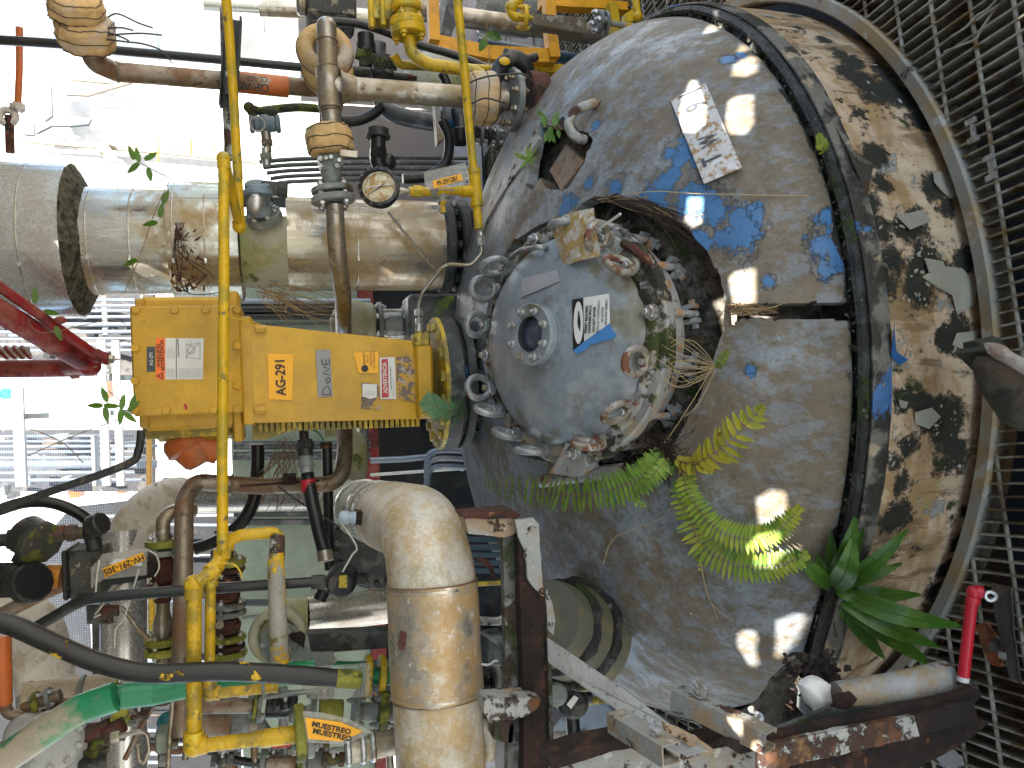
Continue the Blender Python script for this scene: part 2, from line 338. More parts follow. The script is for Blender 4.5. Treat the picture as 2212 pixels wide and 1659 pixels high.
m_dfl = mat('dark_flange', (.038, .040, .040), [ly((.11, .115, .11), 14, .56, .05), ly((.02, .02, .015), 9, .58, .04), ly((.06, .07, .02), 14, .66, .03)], rough=.55, bump=.5)
m_yfl = mat('mossy_yellow_flange', (.22, .22, .03), [ly((.40, .38, .05), 14, .54, .05), ly((.07, .08, .02), 16, .56, .04, h=.4), ly((.2, .18, .13), 24, .66, .02)], rough=.65, bump=.5)
m_red = mat('red_paint', (.24, .014, .018), [ly((.28, .08, .06), 9, .53, .06, d=10, rg=.75, h=.2), ly((.10, .01, .01), 9, .6, .05), ly((.33, .18, .14), 28, .66, .02)], rough=.5, bump=.5, bs=25)
m_redb = mat('bright_red_paint', (.50, .015, .03), [ly((.30, .03, .03), 12, .62, .05), ly((.6, .45, .42), 20, .74, .01)], rough=.38, bump=.15)
m_redr = mat('red_brown_fitting', (.10, .03, .022), [ly((.05, .035, .025), 14, .5, .05), ly((.12, .12, .03), 14, .6, .04)], rough=.7, bump=.5)
m_orp = mat('orange_paint', (.48, .12, .025), [ly((.35, .12, .04), 9, .6, .05)], rough=.45)
m_grn = mat('green_paint', (.02, .25, .115), [ly((.03, .20, .10), 8, .55, .06)], rough=.32, bump=.25, bs=20)
m_grnw = mat('dusty_pipe_back', (.36, .31, .23), [ly((.22, .17, .11), 12, .55, .06)], rough=.6)
m_rust = mat('heavy_rust', (.045, .023, .017), [ly((.10, .045, .028), 22, .58, .05, d=9, h=.5), ly((.022, .015, .013), 12, .50, .05, h=-.4), ly((.26, .10, .03), 24, .68, .03)], rough=.92, bump=2.2, bs=120, bd=.006)
m_gpd = mat('grimy_peeling_paint', (.13, .135, .125), [ly((.25, .25, .23), 12, .56, .03, d=9), ly((.05, .028, .02), 9, .52, .03, d=9, h=-.8), ly((.04, .05, .015), 14, .57, .04, h=.5)], rough=.7, bump=.8, bs=60)
m_rpl = mat('rust_with_paint_remains', (.06, .03, .021), [ly((.15, .065, .03), 18, .55, .05), ly((.38, .38, .36), 12, .50, .015, d=10, rg=.76, h=1.0, r=.5), ly((.42, .24, .10), 12, .6, .05, a=.6), ly((.10, .04, .025), 22, .64, .02)], rough=.85, bump=.8, bs=55)
m_gpl = mat('peeling_grey_paint', (.30, .31, .30), [ly((.33, .21, .10), 7, .54, .08, d=9, a=.8), ly((.075, .035, .025), 15, .575, .012, d=10, rg=.74, h=-1.0, r=.9), ly((.50, .49, .45), 30, .62, .03)], rough=.5, bump=.4)
m_steelg = mat('grey_painted_bar', (.66, .66, .65), [ly((.36, .22, .08), 9, .57, .05, a=.7), ly((.22, .22, .21), 70, .62, .02, a=.8)], rough=.5, metal=.1, bump=.2)
m_zinc = mat('zinc_bolt', (.52, .53, .54), [ly((.28, .24, .19), 40, .55, .06, m=.4), ly((.20, .09, .04), 60, .66, .04, m=.1)], metal=.8, rough=.38, bump=.4, bs=120, bd=.002)
m_eye = mat('rusty_eye_nut', (.36, .34, .32), [ly((.26, .23, .17), 40, .5, .05), ly((.17, .065, .04), 34, .545, .02, d=8, m=0, r=.8, h=-.4)], metal=.35, rough=.45, bump=.5, bs=90, bd=.002)
m_eyeg = mat('grey_eye_nut', (.22, .235, .24), [ly((.34, .34, .34), 40, .54, .05), ly((.17, .065, .04), 30, .62, .02, m=0, r=.8)], metal=.4, rough=.42, bump=.5, bs=90, bd=.002)
m_swing = mat('swing_bolt_paint', (.36, .365, .36), [ly((.44, .24, .12), 26, .57, .04, d=8), ly((.16, .14, .11), 30, .6, .04)], rough=.5, bump=.5, bs=80, bd=.003)
m_cover = mat('cover_paint', (.215, .25, .285), [
    ly((.32, .345, .36), 12, .54, .06, a=.7),
    ly((.13, .11, .055), 7, .60, .07, d=9, a=.8, z=(.85, .68, .16)),
    ly((.05, .19, .44), 10, .695, .012, d=9, h=-.7, r=.4),
    ly((.50, .47, .42), 26, .70, .01, h=-.4)], rough=.34, bump=.4, bs=60, bd=.003, rand=False)
m_crim = mat('rim_crust', (.30, .30, .285), [ly((.36, .30, .22), 14, .52, .05), ly((.03, .028, .02), 10, .53, .025, d=9, h=.8, r=.9), ly((.05, .065, .015), 14, .57, .03, h=.9), ly((.16, .06, .03), 12, .62, .02)], rough=.6, bump=1.0, bs=70, bd=.006, rand=False)
m_rrust = mat('rusty_gasket', (.10, .035, .025), [ly((.32, .13, .07), 22, .6, .04), ly((.05, .06, .015), 12, .58, .04, h=.6), ly((.03, .02, .015), 14, .55, .04)], rough=.9, bump=1.5, bs=60, bd=.01)
m_mint = mat('pale_green_wall', (.36, .44, .36), [ly((.34, .40, .33), 2, .56, .1, a=.6), ly((.28, .30, .22), 8, .7, .04)], rough=.6, bump=.1)
m_white = mat('white_wall', (.80, .79, .76), [ly((.70, .68, .64), 2, .6, .1)], rough=.7, bump=0)
m_greyw = mat('grey_building', (.30, .31, .33), [ly((.2, .2, .2), 2, .6, .1)], rough=.7, bump=0)
m_dark = mat('painted_interior_shade', (.02, .021, .024), [ly((.05, .05, .05), 3, .6, .05)], rough=.8, bump=0)  # near black: the shade of rooms and voids put into the colour
m_con = mat('galvanised_conduit', (.24, .28, .34), [ly((.35, .36, .37), 9, .58, .06)], metal=.35, rough=.4, bump=0)
m_strut = mat('galvanised_strut', (.34, .36, .38), [ly((.45, .47, .47), 12, .58, .06)], metal=.3, rough=.45, bump=0)
m_dcon = mat('dark_grey_conduit', (.05, .055, .065), [ly((.16, .16, .17), 8, .58, .06)], rough=.4, bump=0)
m_wire = mat('dark_wire', (.02, .02, .02), rough=.5, bump=0, var=0)
m_wirel = mat('pale_tie', (.55, .55, .5), rough=.5, bump=0, var=0)
m_mesh = mat('wire_mesh', (.42, .45, .48), metal=.3, rough=.5, bump=0, var=0)
m_concrete = mat('concrete', (.30, .29, .27), [ly((.2, .19, .17), 3, .55, .1)], rough=.85, bump=.2)
m_deck = mat('deck_underside', (.25, .25, .24), rough=.8, bump=0)
m_bluedk = mat('blue_paint', (.02, .10, .26), [ly((.10, .11, .13), 9, .5, .05)], rough=.4)
m_bluep = mat('dark_teal_pipe', (.035, .075, .11), rough=.4)
m_teal = mat('teal_paint', (.03, .20, .24), rough=.4)
m_lblue = mat('pale_blue_steel', (.40, .50, .60), rough=.4)
m_inst = mat('instrument_blue_grey', (.17, .23, .28), [ly((.28, .31, .32), 14, .56, .05), ly((.10, .09, .07), 18, .62, .03)], rough=.5, bump=.4)
m_instl = mat('light_instrument', (.40, .41, .42), [ly((.30, .30, .29), 12, .56, .05)], rough=.45, bump=.2)
m_dial = mat('stained_dial', (.55, .48, .32), [ly((.36, .22, .08), 38, .54, .05), ly((.68, .62, .48), 60, .6, .04), ly((.18, .12, .05), 70, .66, .03)], rough=.35, bump=0)
m_leaf = mat('leaf_green', (.09, .20, .02), [ly((.09, .17, .03), 30, .55, .06)], rough=.4, bump=.2)
m_leafd = mat('leaf_dark_green', (.06, .15, .018), [ly((.10, .21, .03), 14, .54, .08), ly((.10, .18, .06), 60, .62, .05, a=.6)], rough=.35, bump=.5, bs=80, bd=.003)
m_fern = mat('fern_yellow_green', (.20, .30, .025), [ly((.34, .36, .03), 14, .54, .08), ly((.10, .20, .02), 12, .6, .06)], rough=.5, bump=.2)
m_fernd = mat('fern_green', (.15, .27, .035), [ly((.24, .36, .05), 14, .54, .08)], rough=.5, bump=.2)
m_ferny = mat('fern_dying_yellow', (.48, .42, .04), [ly((.26, .30, .03), 16, .56, .07), ly((.20, .09, .02), 30, .66, .03)], rough=.55, bump=.2)
m_fernp = mat('fern_pale_green', (.13, .27, .14), [ly((.09, .20, .07), 16, .56, .07)], rough=.55, bump=.2)
for _m in (m_leaf, m_leafd, m_fern, m_fernd, m_ferny, m_fernp):
    _b = _m.node_tree.nodes['Principled BSDF']; _b.inputs['Subsurface Weight'].default_value = 0
    t = _m.node_tree; tr = t.nodes.new('ShaderNodeBsdfTranslucent'); mxn = t.nodes.new('ShaderNodeMixShader'); mxn.inputs[0].default_value = .3
    src = _b.inputs['Base Color'].links[0].from_socket; t.links.new(src, tr.inputs[0]); t.links.new(_b.outputs[0], mxn.inputs[1]); t.links.new(tr.outputs[0], mxn.inputs[2])
    t.links.new(mxn.outputs[0], t.nodes['Material Output'].inputs[0])
m_stem = mat('dry_stem', (.16, .085, .04), [ly((.28, .20, .10), 30, .5, .1)], rough=.7, bump=0)
m_straw = mat('straw', (.42, .32, .16), rough=.7, bump=0)
m_root = mat('dark_root', (.03, .015, .01), rough=.8, bump=0)
m_dead = mat('dead_leaf', (.11, .05, .035), [ly((.05, .025, .02), 30, .5, .1)], rough=.8)
def flat(name, c, rough=.5, metal=0): return mat(name, c, rough=rough, metal=metal, bump=0, var=.06, vs=20)
m_sy = flat('label_yellow', (.85, .40, .01), .4); m_sk = flat('print_black', (.012, .012, .012), .5); m_sw = flat('label_white', (.62, .62, .60), .4)
m_sr = flat('label_red', (.42, .015, .03), .4); m_so = flat('label_orange', (.85, .16, .02), .4); m_sg = flat('label_dark_grey', (.05, .055, .065), .5)
m_tape = mat('duct_tape', (.26, .26, .27), rough=.45, bump=.4, bs=30, var=.1); m_plate = mat('blank_metal_plate', (.40, .40, .44), [ly((.30, .22, .16), 30, .62, .05)], metal=.4, rough=.45, bump=.2)
m_tagp = mat('plate_rusted_white', (.50, .49, .48), [ly((.30, .19, .09), 60, .53, .04, d=9), ly((.60, .60, .62), 20, .6, .04)], rough=.45, bump=.2)
m_film = mat('plastic_film', (.45, .42, .36), [ly((.38, .26, .10), 34, .5, .05, d=9), ly((.62, .60, .56), 50, .6, .04)], rough=.22, bump=.4, bs=14, bd=.006)
m_clear = bpy.data.materials.new('clear_plastic'); m_clear.use_nodes = True
_b = m_clear.node_tree.nodes['Principled BSDF']; _b.inputs['Base Color'].default_value = (.5, .5, .47, 1); _b.inputs['Alpha'].default_value = .28; _b.inputs['Roughness'].default_value = .22
m_glass = mat('sight_glass', (.05, .07, .12), rough=.08, bump=0, var=.1, spec=.8)
m_glas2 = mat('brown_sight_tube', (.13, .10, .07), [ly((.3, .27, .22), 20, .56, .05)], rough=.15, bump=.1)
m_moss = mat('moss_clump', (.075, .075, .045), [ly((.15, .14, .10), 50, .52, .04), ly((.025, .025, .015), 36, .54, .04)], rough=.95, bump=1.5, bs=120, bd=.008)
m_felt = mat('dirty_felt_cloth', (.045, .045, .03), [ly((.075, .075, .05), 16, .52, .06), ly((.07, .045, .03), 8, .56, .06), ly((.015, .015, .012), 12, .6, .05)], rough=.95, bump=1.0, bs=60, bd=.008)
m_feltw = mat('pale_dusty_edge', (.42, .37, .32), [ly((.30, .21, .16), 20, .5, .08)], rough=.9, bump=1.0, bs=50)
m_flake = mat('paint_flake', (.30, .28, .22), [ly((.3, .24, .17), 30, .6, .04)], rough=.6, bump=.3)

m_yelo = mat('yellow_frame_paint', (.60, .37, .01), [ly((.36, .25, .02), 12, .50, .05, d=9), ly((.17, .14, .06), 26, .60, .03, d=8, a=.9), ly((.66, .50, .04), 30, .60, .04)], rough=.42, bump=.4)
m_rackd = mat('painted_rack_shade', (.055, .055, .06), [ly((.12, .11, .10), 3, .55, .03), ly((.25, .25, .26), 5, .64, .02)], rough=.8, bump=0)  # dark tone stands for the shade behind the rack
# ---------------------------------------------------------------- setting: ground, grating, curb, overhead deck
mb = MB(); mb.aabb(-60, 60, -20, 120, -3.3, -3.2); struct('ground', mb, m_concrete)
mb = MB(); mb.aabb(-8, 8, 6.2, 60, -.12, -.02); struct('concrete_floor', mb, m_concrete)
mb = MB(); mb.aabb(-3.2, 3.2, -1, 6.2, -.62, -.6); struct('void_shade_sheet', mb, m_dark)  # near-black sheet added for the dark void under the grating
# grating: bearing bars on edge, cross rods, every bar cut at the round curb
gd = Vector((-.12, .993, 0)).normalized(); gp = Vector((gd.y, -gd.x, 0))
mb = MB(); gc = Vector((AX, AY, 0)); RG = RC + .042
def clip_bars(p, d, length, r, emit):
    o = p - gc; b = o.dot(d); c = o.dot(o) - r*r; q = b*b - c
    if q <= 0: emit(p, p + d*length); return
    t0 = -b - math.sqrt(q); t1 = -b + math.sqrt(q)
    if t0 > .03: emit(p, p + d*min(t0, length))
    if 0 < t1 < length: emit(p + d*t1, p + d*length)
base = Vector((0, .35, 0))
for i in range(-80, 85):
    s = base + gp*(i*.0287)
    def em(a, b_):
        L = (b_-a).length
        if L < .01: return
        jit = random.uniform(-.0012, .0012)
        c = (a+b_)/2; m = frame(Vector((0, 0, 1)), gp); mm = Matrix((gd, gp, Vector((0, 0, 1)))).transposed()
        mb.box(c + Vector((0, 0, -.018+jit)), L/2, .0022, .018, mm)
    clip_bars(s, gd, 5.2, RG, em)
rb = MB()
for j in range(0, 50):
    s = base + gd*(j*.1) - gp*2.4
    def em2(a, b_):
        if (b_-a).length < .01: return
        rb.cyl(a + Vector((0, 0, -.006)), b_ + Vector((0, 0, -.006)), .0052, n=6)
    clip_bars(s, gp, 5.0, RG, em2)
mb.v, mb.f = mb.v + rb.v, mb.f + [tuple(k+len(mb.v) for k in f) for f in rb.f]
struct('floor_grating', mb, m_grate)
mb = MB(); m0 = Matrix.Translation((AX, AY, 0))
mb.lathe([(RC+.004, -.05), (RC+.004, .004), (RC+.008, .009), (RC+.037, .009), (RC+.042, .004), (RC+.042, -.06), (RC+.004, -.06)], m0, 160)
struct('floor_curb', mb, m_curb)
# joists seen through the grating
jb = MB()
for k in range(5): jb.box(base + gd*(.35+k*.9) + Vector((0, 0, -.14)), 2.6, .035, .09, Matrix((gp, gd, Vector((0, 0, 1)))).transposed())
struct('floor_joists', jb, m_rust)
# unseen overhead deck; gaps cut to place sun patches, left side stretched to block sky
ZD = 2.9
def castY(Y): return lambda u, v: at(u, v, Y)
HOLES = [(dome, [(1517,74),(1528,55),(1560,43),(1576,49),(1552,66)]), (dome, [(1590,114),(1600,96),(1616,87),(1631,93),(1626,106),(1610,114)]),
 (dome, [(1581,165),(1585,142),(1613,126),(1643,125),(1639,155),(1613,167)]), (dome, [(1568,274),(1573,225),(1593,213),(1630,210),(1630,265),(1613,288),(1577,288)]),
 (dome, [(1490,180),(1510,182),(1530,231),(1530,265),(1504,287),(1478,284),(1474,245)]), (dome, [(1477,476),(1484,427),(1520,427),(1517,476),(1494,489)]),
 (dome, [(1573,605),(1586,592),(1633,583),(1633,648),(1613,661),(1583,658)]), (dome, [(1503,634),(1537,620),(1566,644),(1554,681),(1562,707),(1527,712),(1515,660)]),
 (dome, [(1633,1082),(1665,1061),(1698,1064),(1703,1100),(1680,1128),(1640,1132)]), (dome, [(1650,1192),(1666,1166),(1720,1159),(1729,1182),(1705,1228),(1662,1228)]),
 (dome, [(1608,1375),(1622,1363),(1652,1364),(1660,1378),(1659,1398),(1679,1425),(1672,1436),(1649,1436),(1628,1412),(1615,1402)]),
 (dome, [(1689,1346),(1733,1329),(1771,1331),(1781,1385),(1754,1398),(1743,1415),(1713,1420),(1706,1402)]),
 (castY(1.42), [(1733,1462),(1775,1455),(1800,1480),(1795,1560),(1740,1530)]), (castY(1.25), [(1680,1595),(1722,1588),(1730,1640),(1690,1659),(1670,1640)]),
 (castY(1.30), [(1600,1659),(1610,1635),(1640,1635),(1640,1659)]),
 (castY(2.62), [(0,486),(40,480),(70,488),(100,520),(120,560),(60,560),(15,540)]), (castY(2.62), [(95,488),(130,484),(150,500),(170,560),(150,580),(110,520)]),
 (castY(2.75), [(745,560),(770,548),(790,572),(760,585)]), (castY(1.2), [(2185,0),(2200,-8),(2212,0),(2205,16),(2190,14)])]
cu = bpy.data.curves.new('overhead_deck', 'CURVE'); cu.dimensions = '2D'; cu.fill_mode = 'BOTH'; cu.extrude = .01
def spl(pts):
    s = cu.splines.new('POLY'); s.points.add(len(pts)-1)
    for i, p in enumerate(pts): s.points[i].co = (p[0], p[1], 0, 1)
    s.use_cyclic_u = True
spl([(-9.5, -5.2), (4.6, -5.2), (4.6, 4.1), (-9.5, 4.1)])
for fn, pts in HOLES:
    q = []
    cu_ = sum(a for a, _ in pts)/len(pts); cv_ = sum(b for _, b in pts)/len(pts)
    for u, v in pts:
        g_ = 1.12 if cv_ < 1300 else 1.05; u = cu_ + (u-cu_)*g_; v = cv_ + (v-cv_)*g_; p = fn(u, v); q.append(p + SUND*((ZD - p.z)/SUND.z))
    spl([(p.x, p.y) for p in q])
ub = MB(); ub.aabb(-9.6, 4.6, 2.6, 6.3, 4.6, 4.65); struct('unseen_shade_deck', ub, m_deck)  # second deck out of view, added to shade the green wall
to = bpy.data.objects.new('tmp', cu); COL.objects.link(to); me = bpy.data.meshes.new_from_object(to); bpy.data.objects.remove(to)
me.transform(Matrix.Translation((0, 0, ZD))); me.materials.append(m_deck); me.name = 'overhead_deck'
o = bpy.data.objects.new('overhead_deck', me); COL.objects.link(o); o['kind'] = 'structure'
# ---------------------------------------------------------------- the vessel
vessel = thing('pressure_vessel', 'big round vessel with peeling grey dome, bolted manhole and tan flaking side', 'vessel', (AX, AY, 0))
def project(p):
    d = p - CAM; z = d.dot(FWD); return 1106 - FP*d.dot(UPV)/z, 829.5 - FP*d.dot(RIGHT)/z
def inpoly(x, y, P):
    c = False; n = len(P); j = n-1
    for i in range(n):
        if (P[i][1] > y) != (P[j][1] > y) and x < (P[j][0]-P[i][0])*(y-P[i][1])/(P[j][1]-P[i][1]) + P[i][0]: c = not c
        j = i
    return c
def near(x, y, P):
    best = (1e9, x, y); n = len(P)
    for i in range(n):
        a = P[i]; b = P[(i+1) % n]; dx = b[0]-a[0]; dy = b[1]-a[1]; L = dx*dx+dy*dy
        t = 0 if L == 0 else max(0, min(1, ((x-a[0])*dx + (y-a[1])*dy)/L))
        qx = a[0]+t*dx; qy = a[1]+t*dy; d = math.hypot(x-qx, y-qy)
        if d < best[0]: best = (d, qx, qy)
    return best
def rough_poly(P, amp=3.5, step=9):
    out = []; n = len(P)
    for i in range(n):
        a = P[i]; b = P[(i+1) % n]; L = math.hypot(b[0]-a[0], b[1]-a[1]); k = max(1, int(L/step))
        for j in range(k):
            t = j/k; x = a[0]+(b[0]-a[0])*t; y = a[1]+(b[1]-a[1])*t
            nz = noise.noise_vector(Vector((x*.045, y*.045, 3)))*amp + noise.noise_vector(Vector((x*.16, y*.16, 9)))*amp*.5
            out.append((x+nz.x, y+nz.y))
    return out
CUTS = [rough_poly([(1235,470),(1255,440),(1285,424),(1305,430),(1330,420),(1370,427),(1405,435),(1450,462),(1492,500),(1530,550),(1556,600),(1566,650),(1560,720),(1538,790),(1510,862),(1472,930),(1440,988),(1390,1000),(1330,1008),(1240,1012),(1215,1000),(1120,985),(1060,900),(1040,750),(1060,600),(1110,520),(1180,480)], 3),
        rough_poly([(1166,258),(1190,272),(1215,252),(1236,262),(1250,285),(1264,284),(1285,304),(1272,330),(1264,352),(1240,385),(1228,412),(1205,440),(1168,455),(1140,492),(1110,524),(1086,520),(1092,480),(1118,430),(1140,395),(1146,340),(1158,300)], 3.5),
        rough_poly([(1572,664),(1590,656),(1700,655),(1880,652),(1890,690),(1870,688),(1700,690),(1600,688),(1580,700),(1568,690)], 1.2)]
BB = [(min(p[0] for p in P)-12, max(p[0] for p in P)+12, min(p[1] for p in P)-12, max(p[1] for p in P)+12) for P in CUTS]
BUL = .058
def bulge(ph, h=1.0): return BUL*h*math.exp(-((ph + R(43))/R(10))**2)
def dome_pt(ph, th, da=0):
    a = DA+da; b = DB+da; x = a*math.cos(th)*math.sin(ph); y = -a*math.cos(th)*math.cos(ph); z = b*math.sin(th)
    p = Vector((AX+x, AY+y, DZ+z)); n = dome_n(p)
    # soft dents, and the cover rolling in over its own bottom edge
    w_ = noise.noise(p*2.2)*.007 + noise.noise(p*7)*.0022
    e = max(0, (R(5.0)-th)/R(5.0)); w_ -= .02*e*e; w_ += bulge(ph if ph < math.pi else ph-2*math.pi, max(0, 1-th/R(50)))
    # soft shoulder where a lower jacket sheet overlaps
    return p + n*w_
NPH, NTH = 540, 200; TH0 = R(1.8)
vs = []; pp = []
for j in range(NTH+1):
    th = TH0 + (R(89.5)-TH0)*(j/NTH)**1.12
    for i in range(NPH+1):
        ph = R(-104) + R(208)*i/NPH; p = dome_pt(ph, th); u, v = project(p)
        vs.append(p); pp.append((u, v))
state = [None]*len(vs)
for k, (u, v) in enumerate(pp):
    if (vs[k]-CAM).dot(dome_n(vs[k])) > 0: continue
    for ci, b in enumerate(BB):
        if b[0] < u < b[1] and b[2] < v < b[3]:
            d, qx, qy = near(u, v, CUTS[ci])
            cell = 2.6 if u < 1450 else 3.4
            if d < cell:
                q = dome(qx, qy); nn_ = dome_n(q)
                vs[k] = q + nn_*(noise.noise(q*2.2)*.007 + noise.noise(q*7)*.0022); state[k] = 'e'
            elif inpoly(u, v, CUTS[ci]): state[k] = 'i'
            break
fs = []
W1 = NPH+1
for j in range(NTH):
    for i in range(NPH):
        q = (j*W1+i, j*W1+i+1, (j+1)*W1+i+1, (j+1)*W1+i)
        ss = [state[k] for k in q]
        if 'i' in ss: continue
        if ss.count('e') == 4:
            cu_ = sum(pp[k][0] for k in q)/4; cv_ = sum(pp[k][1] for k in q)/4
            if any(inpoly(cu_, cv_, P) for P in CUTS): continue
        fs.append(q)
import bmesh
me = bpy.data.meshes.new('dome_insulation'); org = Vector((AX, AY, 0))
me.from_pydata([tuple(p-org) for p in vs], [], fs); b = bmesh.new(); b.from_mesh(me)
bmesh.ops.delete(b, geom=[v for v in b.verts if not v.link_faces], context='VERTS')
be = [e for e in b.edges if e.is_boundary]
r_ = bmesh.ops.extrude_edge_only(b, edges=be)
for v in [g for g in r_['geom'] if isinstance(g, bmesh.types.BMVert)]:
    p = v.co + org; v.co = v.co - dome_n(p)*.034
bmesh.ops.recalc_face_normals(b, faces=b.faces); b.to_mesh(me); b.free(); me.shade_smooth(); me.set_sharp_from_angle(angle=R(45)); me.materials.append(m_dome)
o = bpy.data.objects.new('dome_insulation', me); COL.objects.link(o); o.parent = vessel; WM[o.name] = WM[vessel.name].copy(); dome_ob = o
mb = MB(); vs = []; fs = []
for j in range(31):
    th = TH0 + (R(89.5)-TH0)*j/30
    for i in range(41): vs.append(dome_pt(R(104)+R(152)*i/40, th))
for j in range(30):
    for i in range(40): fs.append((j*41+i, j*41+i+1, (j+1)*41+i+1, (j+1)*41+i))
mb.add(vs, fs); part(vessel, 'dome_insulation_back', mb, m_dome)
# bare head below the insulation
mb = MB(); vs = []; fs = []
for j in range(61):
    th = R(1) + R(88.5)*j/60
    for i in range(181):
        p = dome_pt(R(-180)+R(360)*i/180, th, -.085); p += Vector((0, 0, noise.noise(p*14)*.006)); vs.append(p)
for j in range(60):
    for i in range(180): fs.append((j*181+i, j*181+i+1, (j+1)*181+i+1, (j+1)*181+i))
mb.add(vs, fs); part(vessel, 'bare_head', mb, m_under)
# mastic trench, lip strip, clamped ring
def ringmesh(prof, n=420, amp=0, fr=9, k2=3):
    vs = []; fs = []; m_ = len(prof)
    for i in range(n):
        a = 2*math.pi*i/n; ca, sa = math.cos(a), math.sin(a)
        for (r, z) in prof:
            r_b = r + bulge(math.atan2(ca, -sa), max(0, min(1, z/.23)))
            p = Vector((AX + r_b*ca, AY + r_b*sa, z)); w1 = noise.noise(p*fr)*amp; w2 = noise.noise(p*fr*k2+Vector((5, 0, 0)))*amp*.6
            vs.append(p + Vector((ca*w1, sa*w1, w2+w1*.4)))
    for i in range(n):
        i2 = (i+1) % n
        for j in range(m_-1): fs.append((i*m_+j, i2*m_+j, i2*m_+j+1, i*m_+j+1))
    return MB().add(vs, fs)
part(vessel, 'mastic_joint', ringmesh([(1.10, .30), (1.14, .292), (1.17, .283), (1.19, .276), (1.205, .272), (1.222, .268)], 700, .009, 14), m_ring)
part(vessel, 'clamp_band', ringmesh([(1.193, .272), (1.196, .292), (1.206, .299), (1.217, .295), (1.221, .275)], 500, .003, 6), m_ring)
part(vessel, 'lip_strip', ringmesh([(1.222, .262), (1.224, .281), (1.229, .281), (1.232, .262), (1.231, .232), (1.226, .231)], 400, .0022, 7), m_lip)
part(vessel, 'side_insulation', ringmesh([(1.226, .234), (1.229, .20), (1.228, .14), (1.229, .08), (1.228, .02), (1.226, -.05)], 500, .0018, 5), m_tan)
# loose flakes of paint and plaster along the side: nobody could count them
rnd = random.Random(5); fl = MB(); fc = MB()
def flake(mbx, p, n, s, rnd):
    t = n.cross(Vector((rnd.uniform(-1, 1), rnd.uniform(-1, 1), rnd.uniform(-1, 1)))).normalized(); b2 = n.cross(t); k = rnd.randint(5, 7)
    ring = []; tilt = rnd.uniform(0, .5)
    for i in range(k):
        a = 2*math.pi*i/k + rnd.uniform(-.3, .3); r = s*rnd.uniform(.5, 1.1); ring.append(p + t*math.cos(a)*r + b2*math.sin(a)*r*.7 + n*(r*tilt*math.cos(a) + .002 + abs(math.sin(a))*r*.15))
    mbx.prism(ring, n*.0012)
for cl in range(26):
    u0 = rnd.uniform(1905, 2110); v0 = rnd.choice([rnd.uniform(90, 220), rnd.uniform(470, 640), rnd.uniform(740, 1000), rnd.uniform(100, 1200)])
    for k in range(13):
        u, v = u0+rnd.gauss(0, 20), v0+rnd.gauss(0, 26); p = shell(u, v, .002)
        if not (.01 < p.z < .23): continue
        n = Vector((p.x-AX, p.y-AY, 0)).normalized(); flake(fl, p, n, rnd.uniform(.002, .008), rnd)
for k in range(420):
    a = R(-90) + rnd.gauss(0, R(50)); r = rnd.uniform(1.16, 1.215); p = Vector((AX+r*math.cos(a), AY+r*math.sin(a), .286))
    flake(fl, p, Vector((rnd.uniform(-.4, .4), rnd.uniform(-.4, .4), 1)).normalized(), rnd.uniform(.002, .007), rnd)
o = part(vessel, 'paint_flakes', fl, m_flake); o['kind'] = 'stuff'
# larger curled sheets on the side
def sheet(poly, off, curl, mat_, nm, lab=None):
    ps = [shell(u, v, .003) for u, v in poly]; c = sum(ps, Vector())/len(ps); n = Vector((c.x-AX, c.y-AY, 0)).normalized()
    mb = MB(); ring = []
    for i, p in enumerate(ps): ring.append(p + n*(off + curl*(i % 3 == 0)))
    mb.prism(ring, n*.0016); return part(vessel, nm, mb, mat_, lab)
m_blu = flat('exposed_blue_sheet', (.03, .11, .28), .4)
for poly in ([(2010,376),(2055,372),(2068,400),(2070,425),(2050,430),(2030,412),(2012,398)], [(1985,600),(2030,575),(2075,580),(2105,615),(2100,660),(2065,680),(2050,640),(2020,622)],
             [(2060,720),(2110,715),(2108,745),(2080,760),(2055,745)], [(1930,470),(1990,455),(2010,478),(1960,500)], [(1970,890),(2010,880),(2030,900),(2000,925),(1975,915)], [(1935,862),(1960,868),(1955,882),(1938,880)],
             [(1990,560),(2035,565),(2045,600),(2000,590)]):
    sheet(poly, .002, .006, m_flake, 'paint_sheet')
sheet([(1918,700),(1926,712),(1930,760),(1948,778),(1938,790),(1920,770),(1914,740)], .006, .012, m_blu, 'paint_sheet', 'curled blue paint sheet hanging from the lip')
# bulge of torn jacket sheet under the lip
mb = MB(); a_ = [shell(1805, 275, .006), shell(1830, 320, .02), shell(1856, 352, .035), shell(1886, 356, .03), shell(1880, 390, .02), shell(1872, 425, .004), shell(1862, 385, .004), shell(1840, 345, .004)]
mb.prism(a_, (0, -.003, .001)); part(vessel, 'torn_sheet', mb, m_gpl, 'torn sheet curling out under the lip')

